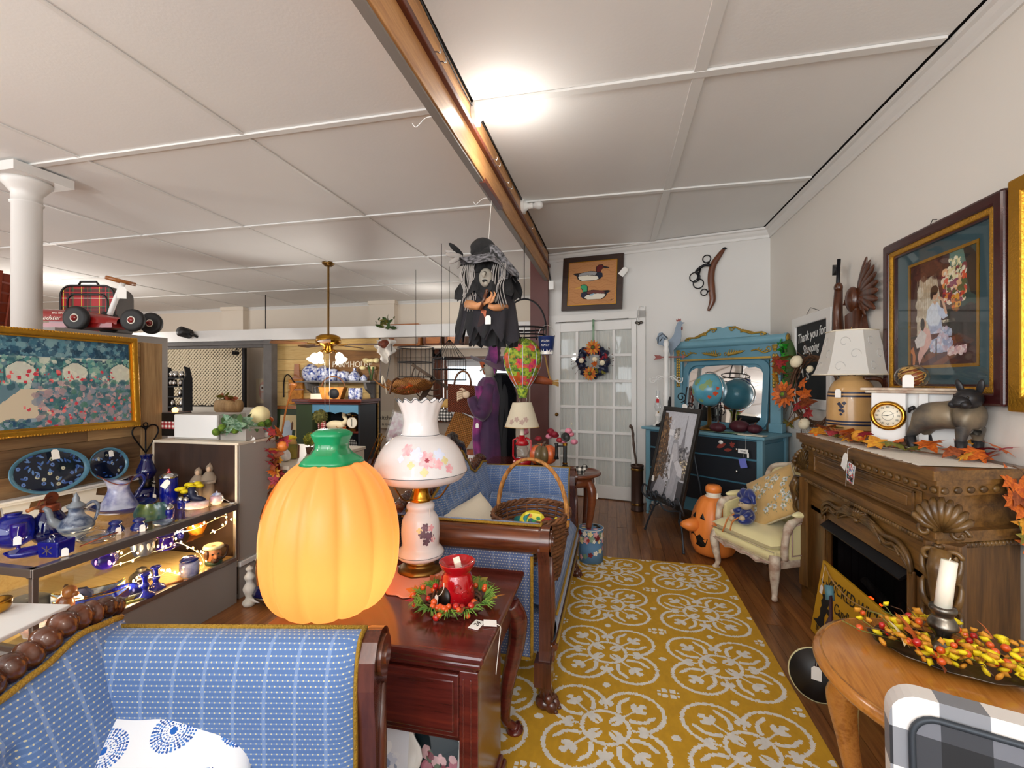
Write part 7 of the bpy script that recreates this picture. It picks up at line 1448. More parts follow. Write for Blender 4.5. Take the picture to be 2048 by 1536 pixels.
yv=thing('yellow_flower_vase','small dark blue vase packed with yellow flowers','vase',b_(-2.485,2.25));P(yv,'vase',MB().lathe([(.03,0),(.034,.05),(.028,.085)],20),'cobalt_deep')
for k,(x,y,z) in enumerate(((-.06,-.02,.092),(-.02,-.035,.10),(.0,.0,.118),(.035,-.02,.108),(.06,.01,.112),(-.035,.02,.112),(.02,.03,.12),(.01,-.045,.088))):P(yv,'yellow_bloom',MB().sph((x,y,z),(.02,.02,.013),12,7,lambda a,b:1+.15*math.cos(6*a)),'yellow_flower')
bt=thing('ceramic_boot_box','porcelain trinket box with a buttoned boot modelled on its lid','box',b_(-2.39,2.20),rad(30));P(bt,'oval_box',MB().lathe([(.05,0),(.053,.004),(.053,.035),(.05,.038),(0,.038)],30,sx=1.25,sy=.85),'shoe_white');P(bt,'boot',MB().tube([(-.02,0,.12),(-.02,0,.08),(-.01,0,.058),(.03,0,.046),(.05,0,.042)],[.02,.018,.02,.016,.008],10),'navy');P(bt,'boot_lace',MB().tube([(-.0,-.012,.10),(.005,.01,.085),(.01,-.012,.075),(.02,.008,.065)],.002,4),'porcelain')
mk=thing('monk_figures','pair of hooded monk dolls in brown robes against the dark board','figure',b_(-2.47,2.325),rad(18))
for x,y,h in ((-.03,.0,.205),(.03,.01,.228)):
    P(mk,'robe',MB().lathe([(.035,0),(.034,.04),(.026,.11),(.034,h*.66),(.022,h*.76),(.016,h*.8)],18,(x,y,0),fn=lambda a,r,z:(r*(1+.07*math.sin(7*a)),z)),'monk_robe');P(mk,'cape',MB().lathe([(.046,h*.58),(.038,h*.68),(.02,h*.79)],18,(x,y,0),cap=False),'monk_robe');P(mk,'hood',MB().sph((x,y+.004,h*.87),(.021,.021,.028),14,9).tube([(x,y+.004,h*.93),(x,y+.01,h*1.03)],[.014,.002],8),'monk_robe');P(mk,'face',MB().sph((x+.003,y-.011,h*.86),(.0125,.012,.017),12,8),'face_tan');P(mk,'sleeve',MB().tube([(x+.03,y,h*.66),(x+.034,y-.012,h*.52),(x+.005,y-.034,h*.52)],[.013,.014,.012],8),'monk_robe')
price_tag(mk,(-.03,-.04,.12),(PI/2,0,0),.024)
sb=thing('sugar_bowl','round white porcelain sugar bowl with blue and red bands at the case end','bowl',b_(-2.335,2.29));P(sb,'bowl',MB().lathe([(v.x,v.z) for v in spline([(.022,0,0),(.036,0,.02),(.034,0,.045),(.024,0,.056)],3)],24),'shoe_white');P(sb,'lid',MB().lathe([(.026,.056),(.02,.066),(.004,.07),(.006,.076),(0,.08)],20),'bluewhite');P(sb,'handle',MB().tube(arc((.034,0,.036),.013,-90,90,8),.003,6).tube(arc((-.034,0,.036),.013,90,270,8),.003,6),'porcelain');P(sb,'blue_band',MB().lathe([(.033,.046),(.028,.053)],24,cap=False),'navy');price_tag(sb,(.09,.02,.005),(0,0,.3),.03,[(.036,0,.04),(.07,.01,.02),(.088,.02,.006)])
for k,(x,y,lab) in enumerate(((-2.458,2.165,'cobalt salt shaker of the back pair, nearer the plank wall'),(-2.418,2.165,'cobalt pepper shaker of the back pair, beside the boot box'),(-2.362,2.02,'cobalt salt shaker of the front pair, farther from the case front'),(-2.34,1.995,'cobalt pepper shaker of the front pair, at the case front'))):
    s_=thing('salt_shaker',lab,'shaker',(x,y,zt),group='cobalt shakers on the case');P(s_,'shaker_body',MB().lathe([(.016,0),(.018,.01),(.019,.045),(.015,.05)],14),'cobalt');P(s_,'shaker_cap',MB().lathe([(.0165,.049),(.0165,.06),(.008,.068),(0,.069)],14),'silver')
solo('majolica_leaf_dish','green and teal majolica leaf dish propped beside the shakers','dish',MB().at((0,0,.035),(rad(52),0,0)).grid(lambda u,v:(.075*(u*2-1)*(1-.3*(2*v-1)**2),.05*(2*v-1),.014*((2*u-1)**2+(2*v-1)**2)+.004*math.sin(u*18)),18,12),'green_lilypad',b_(-2.40,1.945),rad(55))
lt('trinket_tray','small round grey floral trinket tray at the case front','dish',[(.03,0),(.038,.004),(.044,.014),(.04,.014),(.03,.008),(0,.007)],'stoneware',b_(-2.275,1.905))
# ---- inside the case, glass shelf then floor
zs_=.4355;zf=.279
lt('tulip_vase','violet blue tulip shaped glass vase on the glass shelf','vase',[(.02,0),(.035,.012),(.05,.04),(.045,.065),(.058,.085)],'violet_glass',(-2.40,1.72,zs_),fn=lambda a,r,z:(r*(1+.1*math.cos(6*a)*z/.085),z))
js=thing('jasperware_pot','dark blue jasperware pot with white cameo figures on the glass shelf','pot',(-2.40,1.90,zs_));P(js,'pot',MB().lathe([(v.x,v.z) for v in spline([(.034,0,0),(.044,0,.02),(.056,0,.07),(.056,0,.095),(.045,0,.1)],3)],28),'jasper')
for a in (-75,-45,-15,15):P(js,'cameo',MB().at((.055*math.cos(rad(a)),.055*math.sin(rad(a)),.055),(0,rad(-8),rad(a))).sph((0,0,0),(.003,.006,.022),8,6).sph((0,0,.026),(.003,.005,.006),8,5).sph((0,.007,.0),(.002,.003,.014),6,5),'porcelain')
lt('violet_lantern_jar','violet blue ribbed glass jar with a red lid on the glass shelf','jar',[(.045,0),(.045,.01),(.036,.02),(.034,.06),(.042,.07),(.036,.078)],'violet_glass',(-2.37,2.0,zs_));lt('amber_hobnail_jar','amber hobnail glass jar at the far end of the glass shelf','jar',[(.035,0),(.05,.03),(.052,.06),(.035,.085)],'amber',(-2.42,2.235,zs_),fn=lambda a,r,z:(r*(1+.05*math.cos(12*a)*math.cos(z*220)),z));lt('cobalt_cordial','narrow cobalt cordial bottle beside the amber hobnail jar','bottle',[(.022,0),(.024,.05),(.012,.075),(.012,.09)],'cobalt_deep',(-2.44,2.14,zs_))
fg=thing('brown_dog_figure','brown glazed crouching dog figurine inside the case','figurine',(-2.40,1.555,zf),rad(40));P(fg,'dog_body',MB().sph((0,0,.055),(.035,.03,.055)).sph((.02,-.015,.12),(.028,.026,.03)).sph((.042,-.025,.112),(.014,.012,.012)).sph((-.01,-.03,.02),(.04,.02,.02)),'fig_brown');P(fg,'ear',MB().sph((.0,.012,.125),(.012,.01,.024)),'toby_brown')
tgb=thing('tagged_black_purse','black beaded purse with a large white tag inside the case','purse',(-2.44,1.63,zf),rad(38));P(tgb,'purse',MB().prism([(-.06,0),(.06,0),(.055,.07),(.03,.095),(-.03,.095),(-.055,.07)],-.012,.012,'xz'),'navy',bev=.006);price_tag(tgb,(0,-.016,.035),(PI/2,0,0),.07)
for k,(x,y,lab) in enumerate(((-2.26,1.80,'cobalt glass candlestick of the pair, the nearer one'),(-2.29,1.88,'cobalt glass candlestick of the pair, the farther one'))):lt('candlestick',lab,'candlestick',[(.045,0),(.04,.01),(.018,.025),(.012,.04),(.02,.055),(.012,.07),(.014,.095),(.024,.11),(.02,.115)],'cobalt',(x,y,zf),'cobalt candlesticks',16)
bc=thing('blue_glass_canister','pale blue streaked glass canister with a lid near the case corner','canister',(-2.27,2.05,zf));P(bc,'canister_body',MB().lathe([(.04,0),(.046,.01),(.046,.07),(.04,.078)],24,fn=lambda a,r,z:(r*(1+.02*math.cos(8*a)),z)),'flow_blue');P(bc,'canister_lid',MB().lathe([(.04,.078),(.046,.085),(.03,.10),(0,.104)],24),'cobalt_ceramic')
tb_=thing('toby_jug','painted character jug of a bearded man in a feathered hat','jug',(-2.275,2.21,zf),rad(60));P(tb_,'head',MB().sph((0,0,.055),(.042,.04,.052),18,12).sph((0,-.042,.05),(.011,.014,.014),10,7),'toby_skin');P(tb_,'hat',MB().lathe([(.044,.09),(.055,.096),(.05,.108),(.042,.112),(.038,.105),(0,.105)],22),'toby_cream');P(tb_,'collar',MB().lathe([(.04,0),(.046,.01),(.036,.025)],20),'toby_green');P(tb_,'handle',MB().tube(spline([(.04,0,.095),(.07,0,.085),(.065,0,.04),(.04,0,.02)],4),.008,8),'toby_brown');P(tb_,'beard',MB().sph((0,-.03,.025),(.022,.018,.018),12,8).sph((-.036,-.01,.06),(.014,.02,.03)).sph((.02,-.038,.042),(.014,.006,.006),8,6),'toby_brown')
for s_ in (-1,1):P(tb_,'eye',MB().sph((s_*.015,-.037,.064),(.006,.004,.005),8,6),'ink')
lt('pewter_teapot','dark pewter teapot behind the cobalt candlesticks','teapot',[(.03,0),(.05,.02),(.052,.045),(.03,.065),(.02,.07),(.022,.08),(0,.09)],'tarnish',(-2.42,1.91,zf));dm=thing('cobalt_oval_server','oval cobalt lidded dish in a pierced silver stand inside the case','dish',(-2.335,1.755,zf),rad(60));P(dm,'silver_stand',MB().lathe([(.07,0),(.085,.012),(.09,.03),(.084,.03),(.07,.01)],36,sx=1.15,sy=.75,fn=lambda a,r,z:(r*(1+.02*math.cos(24*a)),z)),'silver');P(dm,'blue_lid',MB().lathe([(v.x,v.z) for v in spline([(.082,0,.03),(.07,0,.05),(.035,0,.066),(.0,0,.07)],3)],30,sx=1.15,sy=.75),'cobalt_deep')
for k,(x,y,m_,lab) in enumerate(((-2.44,1.68,'stoneware','long dark teal boat dish with a gilt edge inside the case'),(-2.33,1.615,'cobalt','cobalt boat dish with a gilt edge in front of the teal one'))):o=thing('boat_dish',lab,'dish',(x,y,zf),rad(55));P(o,'dish',MB().grid(lambda u,v:((.13*(2*u-1)),.05*(2*v-1)*(1-.75*(2*u-1)**2),.006+.05*(2*v-1)**2+.03*(2*u-1)**4),24,12),m_);P(o,'gilt_edge',MB().tube([(.13*(2*u-1),.05*(1-.75*(2*u-1)**2),.056+.03*(2*u-1)**4) for u in np.linspace(0,1,20)],.0025,5).tube([(.13*(2*u-1),-.05*(1-.75*(2*u-1)**2),.056+.03*(2*u-1)**4) for u in np.linspace(0,1,20)],.0025,5),'brass')
hi=thing('velvet_hat','black velvet hat shaped box with a tag at the left end of the case','hat',(-2.62,1.56,zf),rad(30));P(hi,'hat_body',MB().lathe([(.12,0),(.122,.012),(.085,.02),(.075,.06),(.045,.075),(0,.078)],30,sx=1.2,sy=.8),'black_velvet');price_tag(hi,(.02,-.055,.055),(rad(35),0,.2),.06)
lt('rose_platter','scalloped pale platter with dark rim lying at the near end of the case','platter',[(.03,0),(.07,.004),(.10,.016),(.098,.02),(.065,.008),(0,.006)],'shoe_white',(-2.33,1.475,zf),seg=36,fn=lambda a,r,z:(r*(1+.05*math.cos(8*a)),z));solo('green_pen','olive green fountain pen on the case floor near the front rail','pen',MB().tube([(-.06,0,.008),(.05,0,.008),(.065,0,.008)],[.006,.0065,.002],10),'leaf_olive',(-2.26,1.715,zf),rad(60));solo('wood_handled_opener','wood handled letter opener with a wire loop at the case front','tool',MB().tube([(-.05,0,.008),(.05,0,.008)],[.005,.007],10).tube(arc((.062,0,.008),.012,0,360,12,'xy')[:-1],.0015,5,True),'frame_honey',(-2.25,1.93,zf),rad(60))
# ================================================================ COUNTER AND SHOP BEHIND IT
gc=thing('shop_counter','tall grey counter with a dark wood end board beside the glass case','counter',(-2.56,2.52,0))
def G(n,mb,m_,**k):return P(gc,n,mb,m_,(2.56,-2.52,0),**k)
G('counter_body',MB().b2((-2.885,2.372,0),(-2.25,2.67,.945)),'grey_paint2');G('end_board',MB().b2((-2.88,2.355,.03),(-2.262,2.37,.95)),'dark_board');G('side_panel',MB().b2((-2.252,2.365,.235),(-2.243,2.67,.95)),'grey_paint2',bev=.002);G('kick_panel',MB().b2((-2.275,2.40,0),(-2.265,2.66,.20)),'grey_paint2');G('ledge_strip',MB().b2((-2.27,2.36,.20),(-2.232,2.67,.232)),'trim_white',bev=.005);G('counter_top',MB().b2((-2.89,2.352,.948),(-2.24,2.675,.964)),'cream_paint',bev=.003);G('corner_bead',MB().b2((-2.262,2.35,.24),(-2.246,2.362,.95)).b2((-2.89,2.35,.1),(-2.88,2.362,.95)),'cream_paint')
wb_=thing('white_display_box','white fronted wooden box standing on the grey counter','box',(-2.63,2.54,.965));P(wb_,'box',MB().b2((-.17,-.115,0),(.17,.11,.162)),'grey_paint2',bev=.003);P(wb_,'white_door',MB().b2((-.168,-.122,.012),(.165,-.114,.16)),'white_box',bev=.003)
fa=thing('flower_box','grey box planter with sage leaves, moss balls and a cream gourd on the counter','planter',(-2.36,2.52,.965));P(fa,'planter',MB().b2((-.09,-.09,0),(.10,.07,.075)),'grey_paint2',bev=.003);rn=random.Random(9)
for p in ((-.06,-.15,.06),(-.035,-.13,.085),(.03,-.10,.07),(.02,-.06,.105),(.06,.09,.085),(.07,.13,.10),(.05,.16,.085)):P(fa,'moss_ball',MB().sph(p,.024,12,8,lambda a,b:1+.06*math.sin(a*9+b*7)),'moss')
leaves(fa,[(rn.uniform(-.10,.09),rn.uniform(-.13,.08),rn.uniform(.05,.15)) for k in range(34)],['sage','sage','stem_green'],.10,rn,lib=OV,tl=1.3)
P(fa,'cream_gourd',MB().sph((.03,.11,.15),(.06,.07,.06),18,10,lambda a,b:1-.12*abs(math.cos(a*3))**2),'cream_flower');P(fa,'orange_bloom',MB().sph((.04,.18,.11),(.03,.03,.022),10,7,lambda a,b:1+.15*math.cos(5*a)),'leaf_orange');P(fa,'small_pot',MB().lathe([(.022,0),(.028,.03),(.0,.03)],16,(.06,.12,0)),'porcelain');price_tag(fa,(.105,-.04,.0),(.9,0,.8),.04,[(.06,-.03,.1),(.09,-.04,.06),(.103,-.04,.015)])
gv=thing('maple_garland','garland of red and orange maple leaves hanging down the counter corner','garland',(-2.2,2.62,.965));P(gv,'vine',MB().tube(spline([(-.05,.05,.05),(0,0,.0),(.012,-.01,-.16),(.0,.0,-.36)],5),.003,5),'twig')
leaves(gv,[(rn.uniform(-.02,.04),rn.uniform(-.07,.06),z) for z in np.linspace(.06,-.34,30)],['leaf_crimson','leaf_red','leaf_orange','leaf_yellow','leaf_crimson','leaf_rust'],.085,rn,tl=1.2);P(gv,'marigold',MB().sph((.03,.03,-.06),.036,12,9,lambda a,b:1+.12*math.sin(a*7)*math.sin(b*7)),'orange_plastic');P(gv,'bud',MB().sph((.0,0,-.385),.02,10,7),'leaf_yellow')
bag=thing('gingham_basket','black basket with red and white gingham band by the plank wall','basket',(-2.98,2.60,.965));P(bag,'basket',MB().b2((-.085,-.06,0),(.06,.06,.16)),'black_paint',bev=.006);P(bag,'gingham_band',MB().b2((-.087,-.064,.05),(.062,.064,.10)),'gingham_red');P(bag,'candle_glow',MB().sph((-.02,0,.175),.02,10,7),'candle_lit')
cc=thing('cream_desk','cream drop front desk with fall ornaments behind the lit pumpkin','desk',(-2.5,3.1,0));P(cc,'desk_body',MB().b2((-.36,-.4,0),(.30,.55,.74)),'grey_paint2');P(cc,'desk_top',MB().b2((-.37,-.42,.74),(.35,.57,.765)),'cream_paint',bev=.003);P(cc,'drop_front',MB().prism([(-.40,.735),(.56,.735),(.56,.45),(-.30,.45)],.32,.338,'yz'),'cream_paint',bev=.003);P(cc,'desk_knob',MB().sph((.346,-.18,.68),.012,10,7),'black_metal')
zt2=.766
bk2=thing('old_books','small stack of worn brown and gold books standing on the cream desk','books',(-2.35,2.95,zt2),rad(20))
for k in range(4):P(bk2,'book',MB().b2((-.05,-.035+.02*k,0),(.05,-.017+.02*k,.105-.006*(k%2))),['leaf_olive','gilt_paint','driftwood','leaf_rust'][k],rot=(rad(-6),0,0))
td=thing('straw_bird','yellow straw bird ornament behind the old books','ornament',(-2.42,3.05,zt2));P(td,'bird_body',MB().sph((0,0,.07),(.055,.045,.04),14,9).sph((.03,-.03,.105),.034),'straw');P(td,'yellow_hat',MB().sph((-.01,0,.14),(.05,.04,.022),12,7).tube([(.03,-.02,.14),(.07,-.03,.15)],[.01,.003],6),'yellow_flower');P(td,'feet',MB().tube([(0,0,.03),(.0,0,0)],.025,8),'twig')
for lab,x,y,r_,h,m_ in (('small boxwood ball topiary in a wooden pot on the cream desk',-2.36,3.19,.052,.115,'boxwood'),('tall dried ball topiary on a bare stem behind the cream desk ornaments',-2.42,3.40,.062,.28,'topiary')):
    t_=thing('ball_topiary',lab,'topiary',(x,y,zt2));P(t_,'pot',MB().lathe([(.026,0),(.034,.05),(0,.05)],16),'twig');P(t_,'stem',MB().tube([(0,0,.04),(0,0,h)],.005,6),'twig');b=MB()
    for k in range(190):a,q=rn.random()*6.28,math.asin(rn.uniform(-1,1));rr_=r_*rn.uniform(.75,1);b.leaf((rr_*math.cos(a)*math.cos(q),rr_*math.sin(a)*math.cos(q),h+rr_*math.sin(q)),.02,rn.random()*6,rn.random()*3,rn.random()*3,'oval')
    P(t_,'foliage',b,m_,kind='stuff');P(t_,'foliage_core',MB().sph((0,0,h),r_*.8,12,8),m_)
cg2=thing('rooster_basket','small rooster ornament and dried flowers in a basket on the cream desk','ornament',(-2.34,3.28,zt2));P(cg2,'basket',MB().lathe([(.03,0),(.045,.05),(0,.05)],16),'wicker');P(cg2,'rooster',MB().sph((0,-.02,.075),(.025,.035,.025)).tube([(0,-.045,.08),(0,-.05,.12)],[.014,.01],8),'straw');leaves(cg2,[(rn.uniform(-.05,.05),rn.uniform(-.02,.08),rn.uniform(.05,.12)) for k in range(12)],['leaf_olive','leaf_yellow'],.05,rn,lib=OV,tl=1.4)
lt('white_egg_gourd','white egg shaped gourd beside the hanging maple leaves','gourd',[(.0,0),(.028,.012),(.034,.04),(.022,.075),(0,.09)],'porcelain',(-2.30,2.84,zt2))
ft=thing('painted_finial_rack','chipped white turned finial rack on the floor by the counter','rack',(-2.13,2.32,0));P(ft,'finial',MB().lathe([(v.x,v.z) for v in spline([(.03,0,0),(.04,0,.02),(.02,0,.05),(.036,0,.10),(.018,0,.14),(.03,0,.17),(.012,0,.20),(.022,0,.22),(0,0,.24)],3)],16),'chippy_white');P(ft,'rack_rail',MB().b2((0,-.02,.03),(.25,.0,.05)),'chippy_white',bev=.004)
sd=thing('covered_silver_dish','dark glass covered dish with silver lid on the floor behind the pumpkin','dish',(-2.02,2.38,0));P(sd,'dish',MB().lathe([(.05,0),(.10,.05),(.11,.07),(0,.07)],24),'tarnish');P(sd,'dish_cover',MB().lathe([(.108,.07),(.09,.11),(.04,.135),(0,.14)],24),'cobalt_deep')
# tall cabinet behind the partition with the pedal car
solo('tall_cabinet','tall grey cabinet hidden behind the plank wall under the toy car','cabinet',MB().b2((-.95,-.45,0),(.42,.45,1.755)),'grey_paint',(-4.58,3.08,0))
cr_=thing('toy_ride_on_car','red ride-on toy car with white wheels and wooden handlebar above the painting','toy car',(-4.33,2.99,1.757),rad(14))
P(cr_,'car_body',MB().grid(lambda u,v:(-.46+.74*u,.12*math.cos(PI*v)*(1-.35*max(0,(u-.7)/.3)**2),.06+(.11-.05*max(0,(u-.55)/.45))*math.sin(PI*v)**.6+.03*(1-u)),20,12).b2((-.46,-.10,.03),(.26,.10,.07)),'car_red')
for x,y,r_ in ((.02,-.15,.10),(.02,.15,.10),(.40,-.06,.095),(.40,.14,.095)):
    P(cr_,'wheel',MB().at((x,y,r_),(PI/2,0,0)).lathe([(r_*.72,-.022),(r_*.95,-.02),(r_,-.006),(r_,.006),(r_*.95,.02),(r_*.72,.022)],28),'tire');P(cr_,'wheel_disc',MB().at((x,y,r_),(PI/2,0,0)).lathe([(0,.03),(r_*.2,.026),(r_*.55,.016),(r_*.74,.02),(r_*.74,-.02),(0,-.02)],26),'wheel_white');P(cr_,'hub_cap',MB().at((x,y-.0,r_),(PI/2,0,0)).lathe([(r_*.27,.024),(r_*.2,.034),(.0,.04)],18),'car_red');P(cr_,'wheel_stripe',MB().at((x,y,r_),(PI/2,0,0)).lathe([(r_*.46,.0195),(r_*.5,.0205),(r_*.54,.0175)],26,cap=False),'car_red')
P(cr_,'axle',MB().tube([(.02,-.15,.1),(.02,.15,.1)],.01,8).tube([(.40,-.06,.095),(.40,.14,.095)],.01,8).tube([(.26,0,.08),(.40,.04,.095)],.02,8),'car_red');P(cr_,'steering_post',MB().tube(spline([(.16,0,.15),(.20,0,.26),(.27,0,.42)],4),.02,10),'white_paint');P(cr_,'handlebar',MB().tube([(.20,-.09,.45),(.25,-.02,.435),(.31,.08,.425)],[.016,.019,.016],10),'frame_honey');price_tag(cr_,(.30,-.05,.33),(PI/2,0,.2),.085,[(.27,-.02,.42),(.3,-.05,.39)]);text(cr_,'Speedster',.055,'wheel_white',(-.24,-.128,.105),(rad(80),0,0),shear=.3);text(cr_,'BALL BEARING',.02,'wheel_white',(-.13,-.128,.145),(rad(80),0,0))
st=thing('tartan_suitcase','red tartan suitcase with black piping standing behind the white column','suitcase',(-4.78,3.22,1.757),rad(14));so=frame2(-.16,0,.32,.46,.09);P(st,'tartan_face',MB().prism(so[::-1],-.02,0,'xz'),'tartan');P(st,'suitcase_shell',MB().prism(so[::-1],0,.2,'xz'),'suitcase_grey',bev=.01);P(st,'piping',MB().tube([(x,-.022,z) for x,z in so],.009,6,True).tube([(x,-.022,z) for x,z in frame2(-.10,.06,.26,.38,.07)],.008,6,True),'black_plastic');P(st,'suitcase_handle',MB().tube([(-.02,-.0,.46),(.0,0,.5),(.14,0,.5),(.17,0,.46)],.01,7),'black_plastic')
cb_=thing('chip_basket','large red-brown slatted basket at the far left above the painting','basket',(-5.36,2.80,1.757));
for j in range(6):P(cb_,'slat',MB().lathe([(.235+.012*j,.01+.085*j),(.24+.012*j,.05+.085*j),(.238+.012*j,.08+.085*j)],28,cap=False),'basket_chip')
for k in range(16):a=2*PI*k/16;P(cb_,'upright',MB().at((0,0,0),(0,0,a)).b2((.25,-.02,.0),(.262,.02,.02)).prism([(.238,.0),(.252,.0),(.322,.52),(.308,.52)],-.02,.02,'xz'),'basket_chip')
P(cb_,'floor',MB().lathe([(0,0),(.24,0),(.24,.01),(0,.01)],24),'basket_chip')
# ================================================================ FAR ROOMS
struct('trim_7',MB().b2((-7.9,5.9,1.966),(-.86,6.02,2.135)),'white_paint',bev=.004);struct('trim_8',MB().b2((-7.7,5.92,1.86),(-5.02,6.0,1.964)).b2((-7.7,5.86,1.90),(-5.02,5.92,1.93)),'barn_grey');struct('trim_9',MB().b2((-5.15,5.88,0),(-5.01,6.0,1.97)),'barn_grey')
struct('trim_10',MB().b2((-4.5,7.55,1.93),(-1.0,8.0,1.975)).b2((-4.5,7.9,1.80),(-1.0,8.0,1.93)),'wall_beige')
pp_=sroot('wall_plank_panel',(-4.2,6.1,0));P(pp_,'backing',MB().b2((-.95,.015,0),(.83,.06,2.0)),'slab_dark')
z=.0
while z<1.98:
    h=rn.choice((.17,.2,.23));h=min(h,2.0-z);xs=rn.uniform(-.5,.6)
    for a,b in ((-.95,xs),(xs,.83)):P(pp_,'wall_plank',MB().b2((a+.002,-.0-rn.random()*.006,z+.002),(b-.002,.016,z+h-.002)),'pine_plank')
    z+=h
la=sroot('wall_lattice',(-7.95,7.5,0));P(la,'backing',MB().b2((-1.05,.03,0),(.95,.06,2.12)),'lattice_back')
lx=MB()
for sg in (1,-1):
    for k in range(-30,31):
        c0=k*.075;pts=[(x,1.5+sg*(x+.05)+c0) for x in np.linspace(-1.02,.92,60)];ok=[p for p in pts if .86<p[1]<2.1]
        if len(ok)>1:(x1,z1),(x2,z2)=ok[0],ok[-1];dx_=.02;lx.prism([(x1-dx_,z1),(x1+dx_,z1),(x2+dx_,z2),(x2-dx_,z2)] if sg>0 else [(x1-dx_,z1),(x2-dx_,z2),(x2+dx_,z2),(x1+dx_,z1)],0 if sg>0 else .01,.01 if sg>0 else .02,'xz')
P(la,'lattice_slats',lx,'lattice',kind='stuff');P(la,'edge_trim',MB().b2((.9,-.01,.8),(.96,.03,2.12)),'black_metal')
struct('wall_white_counter',MB().b2((-7.3,5.3,0),(-5.5,6.6,.90)),'white_paint')
ss=thing('spice_shelf','dark scalloped spice shelf with jars against the lattice','shelf',(-5.95,5.2,.93));P(ss,'side_board',MB().prism([(-.07,0),(.07,0),(.07,.45),(.03,.6),(-.05,.62),(-.02,.5),(-.07,.42)],-.17,-.15,'yz'),'hutch_dark');P(ss,'side_board',MB().prism([(-.07,0),(.07,0),(.07,.45),(.03,.6),(-.05,.62),(-.02,.5),(-.07,.42)],.15,.17,'yz'),'hutch_dark')
for z in (.05,.19,.33,.45):P(ss,'shelf_board',MB().b2((-.15,-.06,z),(.15,.07,z+.014)),'hutch_dark')
P(ss,'leg_stand',MB().b2((-.16,-.06,-.03),(.16,.06,0)),'mahog_trim');struct('trim_11',MB().b2((-6.3,5.0,0),(-5.5,5.32,.895)),'white_paint')
for k,(x,z) in enumerate(((-.09,.464),(-.02,.464),(.08,.464),(-.1,.344),(-.04,.344),(.07,.344),(.06,.204),(-.07,.064),(.08,.064))):tag(link('spice_jar',LM.setdefault('jar',MB().lathe([(.03,0),(.034,.06),(.024,.075),(.026,.09),(0,.095)],12).mesh('spice_jar','silver')),None,(-5.95+x,5.19,.93+z)),['leftmost silver topped jar on the top tier of the spice shelf','middle silver topped jar on the top tier of the spice shelf','rightmost silver topped jar on the top tier of the spice shelf','leftmost silver topped jar on the second tier of the spice shelf','middle silver topped jar on the second tier of the spice shelf','rightmost silver topped jar on the second tier of the spice shelf','lone silver topped jar on the third tier of the spice shelf','left silver topped jar on the bottom tier of the spice shelf','right silver topped jar on the bottom tier of the spice shelf'][k],'jar','jars on the spice shelf')
bi=thing('birch_log_planter','cut birch log planter with dark dried flowers before the lattice','planter',(-5.35,5.45,.901));P(bi,'log',MB().at((0,0,.09),(0,PI/2,.3)).lathe([(.09,-.16),(.095,0),(.09,.16)],16),'barn_plank_light');leaves(bi,[(rn.uniform(-.15,.1),rn.uniform(-.05,.05),rn.uniform(.16,.26)) for k in range(14)],['leaf_rust','leaf_olive'],.12,rn,lib=OV,tl=1.3)
ow=Paint(.42,.5,'#e8d8b8',90);ow.ell(.5,.5,.35,.42,'#e0b0a0');ow.ell(.35,.62,.14,.14,'#f4f0e8');ow.ell(.65,.62,.14,.14,'#f4f0e8');ow.ell(.35,.62,.05,.05,'#5a3a2a');ow.ell(.65,.62,.05,.05,'#5a3a2a');ow.rect(.3,.15,.7,.42,'#d8c8c0');op=thing('owl_print','pale pink owl print on the far wall beyond the barnwood post','picture',(-6.92,7.96,1.15));link('print',ow.mesh('print','print_matt'),op,(0,-.02,0),(PI/2,0,0));P(op,'board',MB().b2((-.21,-.018,-.25),(.21,0,.25)),'felt_cream')
tk=thing('track_light','black track light rail over the far white wall','light',(-6.5,6.9,1.98));P(tk,'track',MB().b2((-.5,-.015,-.015),(.8,.015,.015)),'black_metal');P(tk,'ceiling_rod',MB().tube([(.5,0,0),(.5,0,.888)],.008,6),'black_metal');P(tk,'spot_head',MB().tube([(-.1,0,0),(-.1,0,-.08)],.01,6).cyl((-.1,-.03,-.13),.035,.1,12,'y'),'black_metal')
sp_=thing('clamp_spotlight','black clip spotlight on the long white beam','light',(-6.45,5.88,2.1));P(sp_,'spot_shade',MB().at((-.04,-.1,-.0),(rad(80),0,0)).lathe([(.075,-.09),(.08,.07),(.05,.1),(0,.1)],18),'black_plastic');P(sp_,'spot_arm',MB().tube([(.0,-.08,0),(.07,-.03,-.04),(.07,.02,-.06)],.02,7),'black_plastic')
fn_=thing('ceiling_fan','brass ceiling fan on a long rod with two lit frilled shades','fan',(-3.58,5.2,2.87));P(fn_,'canopy',MB().lathe([(0,-.05),(.04,-.05),(.075,-.02),(.08,0)],20),'old_brass');P(fn_,'rod',MB().cyl((0,0,-.48),.013,.9,10),'old_brass');P(fn_,'motor',MB().lathe([(.03,-.92),(.10,-.93),(.15,-.96),(.155,-1.03),(.11,-1.06),(.06,-1.08),(.06,-1.13),(.03,-1.17),(0,-1.17)],28),'brass')
for k in range(5):
    a=rad(12+72*k);b=MB().at((0,0,-1.05),(0,0,a));P(fn_,'blade_iron',b.box((.2,0,0),(.16,.04,.008)),'brass');b=MB().at((0,0,-1.05),(rad(10),0,a));P(fn_,'fan_blade',b.prism([(.26,-.05),(.62,-.075),(.67,-.04),(.67,.04),(.62,.075),(.26,.05)],-.004,.004),'fan_blade')
